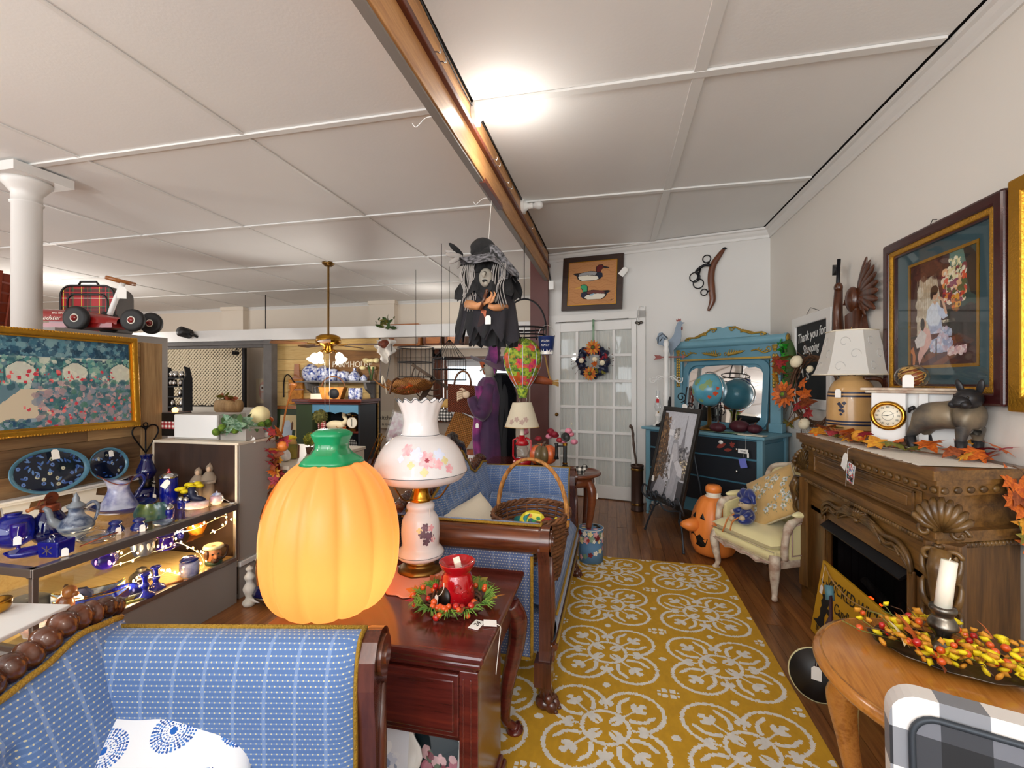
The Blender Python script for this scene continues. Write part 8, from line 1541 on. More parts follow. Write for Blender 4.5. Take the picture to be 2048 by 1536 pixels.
for a in (190,350,270,80):
    ca,sa=math.cos(rad(a)),math.sin(rad(a));P(fn_,'shade_arm',MB().tube(spline([(.03*ca,.03*sa,-1.14),(.1*ca,.1*sa,-1.13),(.15*ca,.15*sa,-1.18)],4),.008,7),'brass');P(fn_,'tulip_shade',MB().at((.16*ca,.16*sa,-1.17),(0,rad(150),rad(a))).lathe([(.025,0),(.045,.03),(.05,.07),(.075,.115)],18,cap=False,fn=lambda q,r,z:(r*(1+.08*max(0,z-.05)/.06*math.cos(8*q)),z)),'shade_lit' if a in (190,350) else 'milk_glass')
for x in (-.03,.04):P(fn_,'pull_chain',MB().tube([(x,-.03,-1.16),(x,-.03,-1.9)],.003,4),'thread')
lamp('fan_glow','POINT',(-3.58,4.9,1.5),30,WARM,.08)
# farmhouse corner
sh_=thing('wall_shelf','grey bracketed wall shelf carrying blue and white jars','shelf',(-3.92,6.0,1.35));P(sh_,'shelf_board',MB().b2((-.6,-.22,-.025),(.6,.09,0)),'barn_grey',bev=.003)
for x in (-.45,.5):P(sh_,'bracket',MB().prism([(-.2,-.025),(.09,-.025),(.09,-.33),(.03,-.33),(-.02,-.2),(-.16,-.12)],x-.02,x+.02,'yz'),'barn_grey')
for k,(x,prof,lab) in enumerate(((-4.36,[(.09,0),(.13,.08),(.12,.17),(.06,.23),(.03,.25)],'largest blue spatter jar, at the left end of the shelf'),(-4.16,[(.09,0),(.095,.17),(.08,.19),(.02,.22),(0,.23)],'tall straight blue spatter canister, second on the shelf'),(-4.0,[(.07,0),(.072,.14),(.05,.17),(0,.18)],'narrow blue spatter canister, third on the shelf'),(-3.83,[(.085,0),(.088,.12),(.07,.135),(0,.15)],'short wide blue spatter crock, fourth on the shelf'),(-3.65,[(.08,0),(.09,.06),(.05,.12),(.02,.15),(.025,.18),(0,.19)],'blue spatter teapot shaped jar, fifth on the shelf'),(-3.5,[(.045,0),(.05,.04),(.02,.08),(0,.09)],'tiny blue spatter jar beside the vase'))):lt('spatterware_jar',lab,'jar',prof,'bluewhite',(x,5.92,1.351),'blue spatterware on the shelf',n_=2,seg=18)
fs_=thing('farmhouse_sign','brown wooden farmhouse board standing on the wall shelf','sign',(-3.75,6.06,1.351),rot=(rad(-4),0,0));P(fs_,'sign_board',MB().prism([(-.42,0),(.42,0),(.42,.38),(.34,.44),(-.42,.47)],-.012,.012,'xz'),'sign_brown',bev=.004);text(fs_,'FARMHOUSE',.125,'scale_face',(-.03,-.014,.24),(PI/2,0,0),sx=.92)
vs_=thing('daffodil_vase','glass vase of cream flowers at the right end of the shelf','vase',(-3.40,5.95,1.351));P(vs_,'vase',MB().lathe([(.03,0),(.045,.05),(.04,.12),(.05,.15)],16,cap=False),'glass_clear');P(vs_,'stems',MB().tube([(0,0,.01),(.03,0,.2)],.012,6).tube([(0,0,.01),(-.05,0,.22)],.012,6),'stem_green')
for k in range(9):P(vs_,'bloom',MB().sph((rn.uniform(-.12,.11),rn.uniform(-.05,.05),rn.uniform(.18,.31)),(.04,.04,.03),10,7,lambda a,b:1+.18*math.cos(5*a)),'cream_flower')
cbd=thing('hanging_cutting_board','tan wooden recipe board hanging on the pine plank wall','board',(-4.72,6.075,1.25));P(cbd,'board',MB().prism([(-.11,-.26),(.11,-.26),(.12,.12),(.05,.17),(.04,.36),(-.04,.36),(-.05,.17),(-.12,.12)],-.012,.0,'xz'),'frame_honey',bev=.004);P(cbd,'pocket',MB().b2((-.12,-.05,-.25),(.12,-.012,-.04)).b2((-.125,-.04,-.02),(.125,-.012,.12)),'tan_basket',bev=.006)
P(thing('iron_arm_hook','black curved iron plant hook on the pine planks','hook',(-4.95,6.08,1.22)),'hook',MB().tube(spline([(0,-.01,-.12),(0,-.01,.08),(.06,-.05,.2),(.16,-.1,.22),(.26,-.12,.12),(.3,-.12,.08)],5),.009,6),'black_metal')
pf=thing('honey_framed_print','honey wood framed print with green mat leaning on the pine planks','picture',(-4.80,6.0,.66),rot=(rad(-7),0,0));P(pf,'picture_frame',ringprism(MB(),[(-.30,-.3),(.30,-.3),(.30,.31),(-.30,.31)],[(-.25,-.25),(.25,-.25),(.25,.26),(-.25,.26)],-.03,.01),'frame_honey',bev=.005);P(pf,'green_mat',MB().b2((-.26,-.008,-.26),(.26,0,.27)),'green_paint');pq=Paint(.32,.34,'#e2cfa0',120);pq.ell(.45,.3,.3,.42,'#b8c8d8');pq.ell(.42,.62,.16,.16,'#c8d4e0');pq.ell(.68,.52,.06,.2,'#6a4a34');pq.rect(.72,.05,.9,.35,'#3a4a38');link('print',pq.mesh('print','print_matt'),pf,(0,-.012,0),(PI/2,0,0));solo('pine_bench','low pine bench under the honey framed print','bench',MB().b2((-.4,-.15,0),(.35,.15,.36)),'pine_plank',(-4.75,5.9,0))
hu=thing('painted_hutch','green and dark blue painted hutch stacked with checked crockery','hutch',(-3.80,5.72,0));P(hu,'hutch_case',MB().b2((-.5,.22,0),(.48,.25,1.06)).b2((.45,-.2,0),(.48,.25,1.06)).b2((-.5,-.2,0),(.48,.25,.06)),'hutch_dark');P(hu,'green_side',MB().b2((-.5,-.2,0),(-.25,.25,1.06)),'green_paint');P(hu,'cornice',MB().b2((-.54,-.25,1.06),(.53,.27,1.10)).b2((-.52,-.22,1.03),(.5,.26,1.06)),'mahog_trim',bev=.006)
val=[(-.25,1.03)]+[(-.25+.7*k/30,.90+.025*abs(math.sin(k*PI/7.5))) for k in range(31)]+[(.45,1.03)];P(hu,'scalloped_valance',MB().prism(val,-.2,-.18,'xz'),'hutch_blue')
for z in (.30,.64):P(hu,'hutch_shelf',MB().b2((-.25,-.19,z),(.45,.22,z+.022)),'mahog_trim')
HX,HY=-3.80,5.62
sw_=thing('wooden_swan','cream swan with curved neck on the upper hutch shelf','swan',(HX+.05,HY,.663));P(sw_,'swan_body',MB().sph((0,0,.07),(.15,.07,.07),16,10),'swan');P(sw_,'swan_neck',MB().tube(spline([(.1,0,.08),(.16,0,.14),(.12,0,.21),(.14,0,.27),(.19,0,.25),(.2,0,.21)],4),[.04]*4+[.028]*8+[.022]*6+[.03,.026,.012],9),'swan')
sc_=thing('dial_scale','cream dial kitchen scale on the upper hutch shelf','scale',(HX+.31,HY,.663));P(sc_,'scale_body',MB().b2((-.06,-.03,0),(.06,.05,.03)).cyl((0,-.0,.115),.085,.04,24,'y'),'old_brass');P(sc_,'scale_dial',MB().cyl((0,-.022,.115),.075,.006,24,'y'),'scale_face');P(sc_,'scale_needle',MB().b2((-.004,-.028,.06),(.004,-.025,.17)),'ink');P(sc_,'scale_pan',MB().b2((-.09,-.06,.215),(.09,.06,.222)).cyl((0,0,.205),.012,.02,8),'brass')
lt('red_white_canister','red and white house shaped canister left of the swan','canister',[(.05,0),(.055,.1),(.03,.14),(0,.16)],'gingham_red',(HX-.17,HY,.663),n_=2);leaves(sw_,[(rn.uniform(.0,.2),-.09,rn.uniform(-.02,.06)) for k in range(8)],['leaf_orange','leaf_yellow'],.07,rn,tl=1)
for k,x in enumerate((-.16,.02,.2)):o=thing('standing_plate',['blue rimmed plate standing at the left of the lower hutch shelf','blue patterned plate standing in the middle of the lower hutch shelf','black checked plate standing at the right of the lower hutch shelf'][k],'plate',(HX+x,HY+.14,.43),rot=(rad(80),0,0),group='plates in the hutch');P(o,'plate',MB().lathe([(0,0),(.07,0),(.105,.014),(.1,.018),(0,.008)],22),['bluewhite','stoneware','checker_black'][k])
for k,(x,lab) in enumerate(((-.08,'black and white checked cup, left of three in the hutch'),(.1,'black and white checked cup, middle of three in the hutch'),(.28,'black and white checked teapot like cup, right of three in the hutch'))):o=thing('checked_cup',lab,'cup',(HX+x,HY-.03,.323),group='checked cups in the hutch');P(o,'cup',MB().lathe([(.035,0),(.055,.03),(.055,.08),(.05,.08),(.03,.01),(0,.008)],16),'checker_black');P(o,'handle',MB().tube(arc((.055,0,.045),.025,-90,90,8),.006,6),'checker_cup')
leaves(thing('hutch_leaf_spray','orange leaf sprig among the checked cups in the hutch','leaves',(HX-.12,HY-.1,.33)),[(rn.uniform(0,.2),rn.uniform(-.02,.03),rn.uniform(.0,.1)) for k in range(8)],['leaf_orange'],.06,rn,tl=1)
lt('apothecary_jar','clear glass jar with red contents on the hutch floor','jar',[(.06,0),(.065,.12),(.04,.15),(0,.17)],'amber',(HX-.05,HY,.062),n_=2)
tb2=thing('tan_market_basket','orange tan market basket tipped on top of the hutch','basket',(-3.78,5.6,1.101),rad(15));P(tb2,'basket',MB().prism([(-.12,0),(.12,0),(.17,.16),(-.17,.16)],-.09,.09,'xz'),'tan_basket',bev=.008);P(tb2,'inner_slate',MB().at((.04,-.095,.075),(PI/2,0,0)).lathe([(0,0),(.07,0),(.07,.004),(0,.004)],16),'chalkboard');P(tb2,'hoop_handle',MB().tube(arc((0,0,.15),.16,0,180,14),.01,6),'wicker')
for k,x in enumerate((-3.50,-3.40)):lt('printed_mug',['white mug with blue print right of the tan market basket','second white mug with blue print at the hutch end'][k],'mug',[(.045,0),(.05,.02),(.05,.14),(.044,.145)],'bluewhite',(x,5.62,1.101),n_=2)
lt('glass_candle_jar','clear glass candle cylinder on the left of the hutch top','jar',[(.04,0),(.045,.16),(.04,.17)],'glass_clear',(-4.06,5.6,1.101),n_=2);solo('recipe_card_box','small cream tin with a hanging tag on the hutch top','box',MB().b2((-.09,-.05,0),(.09,.05,.07)),'felt_cream',(-3.97,5.54,1.101),bev=.004)
solo('wooden_ladle','long tan wooden paddle leaning on the left of the hutch','paddle',MB().tube(spline([(-.14,0,0),(-.08,0,.3),(0,0,.56),(.06,0,.70)],5),[.012]*11+[.02,.035,.05,.05,.03],8,sq=.4),'frame_honey',(-4.33,5.44,.62))
# radios on the ledge, cages and baskets by the far window
for k,(x0,x1,h,lab) in enumerate(((-3.97,-3.36,.40,'open front brown wooden radio case on the far ledge'),(-3.30,-2.95,.36,'middle brown wooden radio with carved grille on the far ledge'),(-2.90,-2.52,.38,'right brown wooden radio beside the hanging witch'))):o=thing('vintage_radio',lab,'radio',((x0+x1)/2,7.7,1.977),group='radios on the ledge');W_=(x1-x0)/2;P(o,'radio_case',ringprism(MB(),frame2(-W_,0,W_,h,.05),frame2(-W_+.04,.04,W_-.04,h-.04,.03),-.15,.1),'frame_honey' if k==0 else 'hame_wood');P(o,'grille',MB().b2((-W_+.03,-.02 if k==0 else-.12,.03),(W_-.03,.0 if k==0 else-.1,h-.03)),'wall_beige' if k==0 else 'frame_honey')
def wcage(nm,lab,loc,r_,h,dome):
    o=thing(nm,lab,'birdcage',loc);b=MB();n=22
    for z in np.linspace(0,h,3):P(o,'cage_hoop',MB().tube([(r_*math.cos(2*PI*k/32),r_*math.sin(2*PI*k/32),z) for k in range(32)],.007,5,True),'black_metal')
    for k in range(n):a=2*PI*k/n;b.tube([(r_*math.cos(a),r_*math.sin(a),0),(r_*math.cos(a),r_*math.sin(a),h)]+([(r_*.05*math.cos(a),r_*.05*math.sin(a),h+dome)] if dome else []),.0025,4)
    P(o,'cage_bars',b,'black_metal',kind='stuff');P(o,'hanging_hook',MB().tube([(0,0,h+dome),(0,0,2.86-loc[2])],.003,4),'black_metal');return o
wcage('wire_cage','round black wire cage hanging left of the far window',(-2.62,5.75,1.40),.24,.40,.0);wcage('domed_wire_cage','black wire cage with pyramid top hanging in front of the far window',(-2.12,5.70,1.36),.22,.28,.25)
ang=thing('white_angel_plant','white gauze bunting with dark plant hanging from the long white beam','decoration',(-3.10,5.82,1.9));P(ang,'gauze',MB().grid(lambda u,v:(-.13+.26*u+.03*math.sin(v*9),-.05+.05*math.sin(u*14),.02-.34*v*(1-.5*abs(2*u-1))),20,10),'gauze_white');leaves(ang,[(rn.uniform(-.12,.12),rn.uniform(-.1,0),rn.uniform(.18,.34)) for k in range(26)],['stem_green','leaf_olive'],.11,rn,lib=OV,tl=1.4);P(ang,'dark_pot',MB().sph((0,-.05,-.04),(.09,.07,.06)),'wicker_red');P(ang,'cord',MB().tube(spline([(.08,-.06,.03),(.12,-.07,-.1),(.06,-.05,-.4),(.02,-.05,-.62)],4),.005,5),'black_plastic')
gb_=thing('flat_twig_basket','wide flat woven garden basket hanging before the far wall','basket',(-2.70,5.6,1.18));P(gb_,'basket',MB().grid(lambda u,v:(-.36+.72*u,-.2+.4*v,.14*((2*u-1)**2)+.08*(2*v-1)**2-.02),26,14),'weave_gold');P(gb_,'basket_handle',MB().tube(arc((-.12,0,.0),.2,0,180,14,'yz'),.014,7),'wicker');P(gb_,'green_mat_roll',MB().sph((.05,.1,.12),(.3,.1,.1),16,9),'weave_gold');P(gb_,'white_ribbon',MB().tube(spline([(-.26,-.15,.12),(-.24,-.17,.24),(-.2,-.16,.1),(-.19,-.16,.0)],4),.012,6,sq=.3),'felt_cream');leaves(gb_,[(rn.uniform(-.05,.25),-.12,rn.uniform(.02,.12)) for k in range(10)],['leaf_orange','leaf_rust'],.12,rn,tl=1)
sg=thing('wooden_sled','old grey wooden sled runner frame hanging by the far window','sled',(-2.55,5.95,1.28),rot=(0,rad(32),0));P(sg,'sled_rail',MB().b2((-.34,-.02,.12),(.38,.02,.16)),'rust_metal');P(sg,'sled_post',MB().b2((.0,-.02,-.3),(.07,.02,.14)),'rust_metal')
for r_ in (.16,.24,.33):P(sg,'curved_tine',MB().tube(arc((.04,0,.14),r_,180,330,14),.009,6),'rust_metal')
for nm,lab,loc,w_,h,m_,rot in (('square_basket','red-brown square woven basket in the purple witch hand',(-1.42,4.12,1.05),.26,.26,'weave_red',(0,rad(4),.3)),('tan_basket','tan woven basket hanging tilted below the witch basket',(-1.66,4.62,.68),.30,.32,'weave_gold',(0,rad(28),.3)),('small_purse_basket','small brown woven purse with wire handle behind the tan basket',(-1.50,4.80,.96),.26,.12,'wicker_red',(0,rad(20),.2))):
    o=thing(nm,lab,'basket',loc,rot=rot);P(o,'basket_body',MB().prism([(-w_*.45,0),(w_*.45,0),(w_*.52,h),(-w_*.52,h)],-.07,.07,'xz'),m_,bev=.015);P(o,'basket_handle',MB().tube(arc((0,0,h),w_*.3,0,180,12,'xz',w_*.5),.01,6),'wicker')
for nm,lab,loc,m_ in (('wire_planter','small clay hanging planter before the far window',(-1.45,5.2,1.42),'terracotta'),('checked_heart','black checked fabric heart with burlap bow hanging before the window',(-1.86,4.75,.98),'checker_black')):
    o=thing(nm,lab,'decoration',loc);P(o,'body',MB().lathe([(.05,0),(.10,.14),(.11,.16),(0,.15)],18) if m_=='terracotta' else MB().sph((-.04,0,.0),(.09,.03,.08),14,9).sph((.05,0,-.02),(.08,.03,.07),14,9),m_);P(o,'hanger',MB().tube([(0,0,.12),(0,0,2.868-loc[2])],.004,5),'black_metal')
    if m_!='terracotta':P(o,'burlap_bow',MB().sph((-.03,-.02,.11),(.09,.03,.045)).sph((.08,-.02,.12),(.08,.03,.05)),'straw')
ks=thing('kitchen_sign','small cream kitchen sign on the far pilaster','sign',(-4.14,7.825,.62));P(ks,'sign_board',MB().b2((-.17,-.01,-.16),(.17,.01,.16)),'scale_face',bev=.004);text(ks,'kitchen',.11,'ink',(0,-.012,.04),(PI/2,0,0));text(ks,'is loved',.07,'ink',(0,-.012,-.08),(PI/2,0,0))
ph=thing('leaning_photo','clear acrylic photo stand with a dark print behind the parlour lamp','photo',(-2.26,4.45,.70),rot=(rad(-12),rad(14),.1));P(ph,'photo',MB().b2((-.11,-.004,0),(.11,.004,.30)),'shoe_white');P(ph,'acrylic_front',MB().b2((-.13,-.012,-.02),(.13,-.008,.32)),'glass_clear');we=thing('wire_plate_easel','gold wire plate easel left of the parlour lamp','easel',(-2.48,4.40,.45));P(we,'wire',MB().tube([(-.1,0,0),(.06,0,.34),(.09,0,.34),(-.04,0,.0)],.006,5).tube([(-.02,-.02,0),(.12,-.02,.32),(.14,-.02,.3)],.006,5),'brass');solo('display_table','dark display table under the wire easel beyond the settee','table',MB().b2((-.35,-.2,.40),(.9,.35,.44)).b2((-.33,-.18,0),(-.28,-.13,.4)).b2((.83,-.18,0),(.88,-.13,.4)),'mahogany',(-2.4,4.5,0))
cm=thing('tin_can_mug','orange printed tin mug on a stack by the far window','mug',(-1.45,4.62,.46));P(cm,'can',MB().lathe([(.07,0),(.07,.16),(0,.16)],18),'leaf_rust');P(cm,'white_band',MB().lathe([(.072,.03),(.072,.11)],18,cap=False),'porcelain');text(cm,'m',.08,'leaf_rust',(.0,-.076,.07),(PI/2,0,0))
# ================================================================ BEHIND THE FAR SETTEE ARM
sbd=thing('dark_sideboard','dark wood sideboard standing behind the far arm of the settee','sideboard',(-.70,3.60,0));P(sbd,'sideboard_top',MB().b2((-.32,-.22,.66),(.20,.24,.69)),'mahogany',bev=.006);P(sbd,'sideboard_case',MB().b2((-.30,-.20,.08),(.18,.22,.66)),'mahogany')
for x in (-.28,.16):
    for y in (-.18,.2):P(sbd,'foot',MB().lathe([(.02,0),(.03,.04),(.025,.08)],12,(x,y,0)),'mahogany')
sp3=thing('striped_pumpkin','glazed brown and orange striped pumpkin on the sideboard','pumpkin',(-.545,3.56,.691))
for k in range(10):a0=2*PI*k/10;P(sp3,'pumpkin_rib',MB().at((0,0,.075),(0,0,a0)).sph((.055,0,0),(.06,.036,.075),14,10),'pumpkin_orange' if k%3==0 else 'pumpkin_striped')
P(sp3,'stem',MB().tube([(0,0,.13),(.01,0,.165),(.025,0,.175)],[.012,.009,.011],8),'driftwood')
ll=thing('red_lantern_lamp','red barn lantern lamp with stained cream shade behind the settee','lamp',(-.70,3.50,.691));P(ll,'lantern_base',MB().lathe([(.07,0),(.072,.03),(.05,.045),(.03,.05)],22),'red_enamel');P(ll,'lantern_top',MB().lathe([(.045,.15),(.055,.16),(.04,.19),(.025,.21),(.02,.23)],20),'red_enamel');P(ll,'lantern_globe',MB().lathe([(.035,.05),(.05,.09),(.045,.13),(.035,.15)],18,cap=False),'glass_clear');P(ll,'candle_tube',MB().cyl((0,0,.27),.017,.09,12),'felt_cream');P(ll,'lamp_shade',MB().lathe([(.135,.295),(.075,.485)],30,cap=False),'lampshade_cream');P(ll,'shade_ring',MB().tube([(.135*math.cos(2*PI*k/30),.135*math.sin(2*PI*k/30),.296) for k in range(30)],.003,5,True),'straw')
for s_ in (-1,1):P(ll,'side_tube',MB().tube([(s_*.03,0,.21),(s_*.07,0,.19),(s_*.072,0,.06),(s_*.05,0,.03)],.008,7),'red_enamel')
for k,a in enumerate((-120,-100,-80,-64)):decal(ll,'shade_print','trim_rose',a,.34+.02*(k%2),.022,5,lambda z:.135-(z-.295)*.316)
ph_=thing('candlestick_telephone','black candlestick telephone with brass collar on the round table','telephone',(-.36,3.46,.659));P(ph_,'phone_base',MB().lathe([(.065,0),(.068,.012),(.03,.03),(.018,.05)],22),'black_plastic');P(ph_,'phone_stem',MB().cyl((0,0,.12),.015,.16,14),'black_plastic');P(ph_,'brass_collar',MB().cyl((0,0,.205),.018,.02,14).cyl((0,0,.06),.019,.012,14),'brass');P(ph_,'mouthpiece',MB().at((.0,-.03,.255),(rad(70),0,.4)).lathe([(.016,-.03),(.02,0),(.036,.03),(.034,.034),(.012,.02),(0,.02)],20),'black_plastic');P(ph_,'receiver_hook',MB().tube([(0,0,.19),(-.055,0,.19)],.005,6),'black_plastic');P(ph_,'receiver',MB().at((-.065,0,.15)).lathe([(.02,-.06),(.012,-.03),(.011,.04),(.016,.06),(0,.062)],14),'black_plastic')
rn=random.Random(41);pf2=thing('pink_flower_sprays','pink and maroon silk flowers behind the striped pumpkin','flowers',(-.58,3.68,.691));P(pf2,'flower_vase',MB().lathe([(.04,0),(.05,.08),(.03,.14)],16),'leaf_yellow')
for k in range(16):a=rn.uniform(-.2,.28);z=rn.uniform(.16,.27);P(pf2,'pink_blossom',MB().sph((a,rn.uniform(-.04,.04),z),(.028,.028,.022),10,7,lambda q,b:1+.16*math.cos(5*q)),'pink_flower' if k%3 else 'leaf_crimson')
bwf=solo('black_white_figurine','small black and white spotted ceramic figure on the round table edge','figurine',MB().sph((0,0,.03),(.05,.03,.03)).sph((.045,0,.055),(.022,.02,.022)).tube([(-.03,0,.03),(-.03,0,0)],.012,7).tube([(.03,0,.03),(.03,0,0)],.012,7),'checker_black',(-.25,3.36,.659))
# ================================================================ HANGING FROM THE BEAM
w1=thing('hanging_witch','black tattered witch doll hanging on a string from the beam','witch doll',(-.80,2.86,1.56));P(w1,'string',MB().tube([(.0,.02,.70),(.02,.06,1.14)],.002,4),'thread')
def rag(n,m_,r0,r1,z0,z1,a0,a1,depth,seed,amp=.02,sy=.7):
    r_=random.Random(seed);ph=[r_.uniform(0,6.28) for _ in range(3)];pts=[r_.uniform(0,1) for _ in range(40)]
    def fn(u,v):
        a=rad(a0+(a1-a0)*u);i=u*depth;f=abs((i%1)*2-1);zz=z0+(z1-z0)*v*(1-.38*f*pts[int(i)%40]);r=r0+(r1-r0)*v**.8+amp*math.sin(a*9+ph[0]+v*3)*v;return (r*math.cos(a),r*math.sin(a)*sy,zz)
    return P(w1,n,MB().grid(fn,60,10),m_)
P(w1,'core',MB().lathe([(.04,.10),(.10,.25),(.13,.42),(.12,.55),(.06,.62)],20,sy=.7),'charcoal_cloth')
rag('lower_skirt','black_velvet',.10,.11,.33,-.0,0,360,7,1);rag('long_cape','black_velvet',.16,.20,.36,.04,150,285,6,2);rag('long_cape','black_velvet',.17,.19,.38,.0,-50,60,3,3);rag('tulle_layer','grey_tulle',.17,.21,.34,.02,150,400,9,4);rag('shawl','charcoal_cloth',.10,.20,.60,.30,0,360,14,5,.03);rag('lace_hood','charcoal_lace',.06,.185,.66,.42,-70,60,9,6,.025);rag('hood_back','charcoal_cloth',.05,.17,.68,.46,60,290,9,7,.02)
P(w1,'hat_crown',MB().sph((-.035,.01,.645),(.085,.08,.075),18,12,lambda a,b:1+.05*math.sin(a*5+b*7)),'charcoal_cloth');P(w1,'hat_brim',MB().grid(lambda u,v:((.05+.14*v)*math.cos(6.283*u)+.01,(.05+.12*v)*math.sin(6.283*u)-.02,.60-.09*v+.02*math.sin(u*25)*v-.05*v*math.cos(6.283*u)),48,7),'charcoal_lace')
P(w1,'face',MB().sph((.02,-.115,.43),(.045,.03,.06),16,11).tube([(.02,-.14,.455),(.022,-.18,.435),(.025,-.175,.415)],[.012,.012,.004],8).sph((.028,-.14,.385),(.016,.018,.016),10,7),'skin_mask');P(w1,'mouth',MB().sph((.02,-.142,.405),(.018,.006,.01),10,7),'ink');P(w1,'hood_drape',MB().grid(lambda u,v:(.03+.085*math.cos(3.4+u*2.6)*(1-.1*v),-.10-.035*math.sin(3.14*v),.40+.10*math.sin(3.4+u*2.6)-.03*v),16,6),'charcoal_cloth')
for k in range(26):x=-.13+.012*(k%7)+(.2 if k%3==0 else 0);P(w1,'hair_strand',MB().tube(spline([(x,-.10,.52),(x-.02*math.sin(k),-.125,.44),(x+.02*math.sin(k*2),-.12,.36),(x+.015*math.cos(k),-.125,.27+.05*math.sin(k))],4),.0035,4),'grey_hair')
for k in range(9):P(w1,'feather',MB().at((-.16,-.03,.60),(rn.uniform(-1,1),rn.uniform(-2.4,-.6),rn.uniform(-.5,.5))).sph((0,0,.06),(.018,.006,.06),8,6),'grey_hair' if k%2 else 'charcoal_cloth')
P(w1,'arm',MB().tube([(-.10,-.10,.27),(-.02,-.16,.245),(.03,-.17,.265)],[.035,.022,.014],9),'skin_orange');P(w1,'arm',MB().tube([(.13,-.06,.25),(.08,-.15,.235),(.05,-.165,.245)],[.03,.02,.014],9),'skin_orange')
for s_,hx in ((-1,.03),(1,.05)):
    for k in range(4):P(w1,'finger',MB().tube(spline([(hx,-.17,.26+.006*k),(hx+.03+.006*k,-.185,.265+.012*k),(hx+.04,-.18,.285+.014*k)],3),[.006]*4+[.005,.005,.003],6),'skin_orange')
P(w1,'broom_stick',MB().tube([(-.0,-.17,.22),(.045,-.185,.33)],.0105,8).sph((.046,-.185,.335),.011,8,6),'hame_wood');P(w1,'red_sash',MB().prism([(-.03,.12),(.02,.13),(.03,.22),(.0,.235)],-.14,-.12,'xz'),'copper');price_tag(w1,(.045,-.155,.16),(PI/2,0,0),.045)
w2=thing('purple_witch','standing witch figure in purple gauze holding a basket behind the settee','witch figure',(-1.08,4.06,0));P(w2,'black_robe',MB().lathe([(.17,0),(.15,.5),(.13,1.0),(.15,1.22),(.10,1.36),(.05,1.42)],26,(.06,.05,0),sy=.8,fn=lambda a,r,z:(r*(1+.05*math.sin(7*a+z*3)),z)),'black_velvet')
P(w2,'purple_gown',MB().lathe([(.145,.30),(.12,.75),(.10,1.0),(.12,1.2),(.09,1.33),(.05,1.38)],36,(-.04,-.03,0),sy=.9,fn=lambda a,r,z:(r*(1+.06*math.sin(6*a+z*4)+.03*math.sin(13*a)),z)),'purple_cloth');P(w2,'magenta_panel',MB().grid(lambda u,v:(-.16+.09*u+.015*math.sin(v*9),-.10-.05*math.sin(3.14*u)-.01*math.sin(u*9),.35+.95*v),14,20),'magenta_gauze');P(w2,'tulle_veil',MB().grid(lambda u,v:(.10+.12*u+.012*math.sin(v*11),-.06+.03*math.sin(u*7),.25+1.15*v),12,12),'black_tulle')
P(w2,'sleeve',MB().tube(spline([(-.02,-.05,1.30),(-.06,-.12,1.12),(-.10,-.16,1.06),(-.16,-.17,1.20)],4),[.07]*4+[.085]*4+[.05]*4+[.04],12),'purple_cloth')
P(w2,'head',MB().sph((-.02,-.03,1.46),(.062,.07,.085),16,11).tube([(-.03,-.03,1.40),(-.03,-.02,1.33)],[.04,.04],10),'skin_mask');P(w2,'nose',MB().tube([(-.075,-.06,1.46),(-.11,-.075,1.435)],[.014,.006],7),'skin_mask');P(w2,'eye',MB().sph((-.07,-.075,1.485),.009,8,6),'ink');P(w2,'hat_brim',MB().grid(lambda u,v:((.06+.15*v)*math.cos(6.283*u)-.0,(.06+.14*v)*math.sin(6.283*u)-.02,1.53+.05*math.sin(6.283*u*2)*v-.05*v*math.cos(6.283*u+1)),40,6),'purple_cloth');P(w2,'hat_cone',MB().tube(spline([(0,-.02,1.52),(.01,-.02,1.60),(.03,-.01,1.68),(.0,-.02,1.74)],4),[.075]*3+[.06]*3+[.045]*3+[.03]*3+[.012],12),'purple_cloth');P(w2,'hat_scarf',MB().prism([(-.02,1.68),(.06,1.69),(.07,1.55),(.04,1.40),(.0,1.55)],-.115,-.10,'xz'),'magenta_gauze')
P(w2,'hand',MB().sph((-.21,-.18,1.225),(.04,.022,.036),12,8),'skin_doll')
for k in range(4):P(w2,'finger',MB().tube(spline([(-.235,-.19,1.25-.018*k),(-.27,-.205,1.245-.02*k),(-.282,-.19,1.225-.02*k)],3),[.01,.0105,.0095,.009,.009,.008,.006],7),'skin_doll')
P(w2,'thumb',MB().tube([(-.21,-.195,1.255),(-.235,-.205,1.275),(-.26,-.2,1.272)],[.012,.0105,.007],7),'skin_doll');price_tag(w2,(-.10,-.19,.95),(PI/2,0,0),.035,[(-.10,-.18,1.1),(-.1,-.19,1.0)])
blm=thing('fabric_balloon','floral fabric hot air balloon ornament hanging from the iron ring','balloon',(-.765,3.85,1.20));bp_=[(.03,.03),(.05,.08),(.11,.17),(.155,.27),(.165,.35),(.145,.43),(.09,.49),(.03,.51),(0,.512)]
def bgore(a,r,z):return (r*(1-.04*abs(math.cos(4*a))**6),z)
mat('balloon_print','#c81a70',.75,col2='#e8702a',vs=26);mat('balloon_lime','#b4c83a',.75,col2='#3f6a2a',vs=40)
P(blm,'envelope',MB().lathe([(v.x,v.z) for v in spline([(r,0,z) for r,z in bp_],3)],48,fn=bgore),'balloon_lime')
rb_=lambda z:np.interp(z,[q[1] for q in bp_],[q[0] for q in bp_])
for k in range(40):decal(blm,'printed_bloom',['balloon_print','leaf_orange','balloon_print','balloon_print','leaf_orange'][k%5],-170+k*37,.15+.31*((k*5)%11)/11,.048,6,rb_)
for k in range(8):a=2*PI*k/8+.2;P(blm,'ribbon_seam',MB().tube([((rb_(z)+.001)*math.cos(a),(rb_(z)+.001)*math.sin(a),z) for z in np.linspace(.08,.5,12)],.0032,5),'petal_blue')
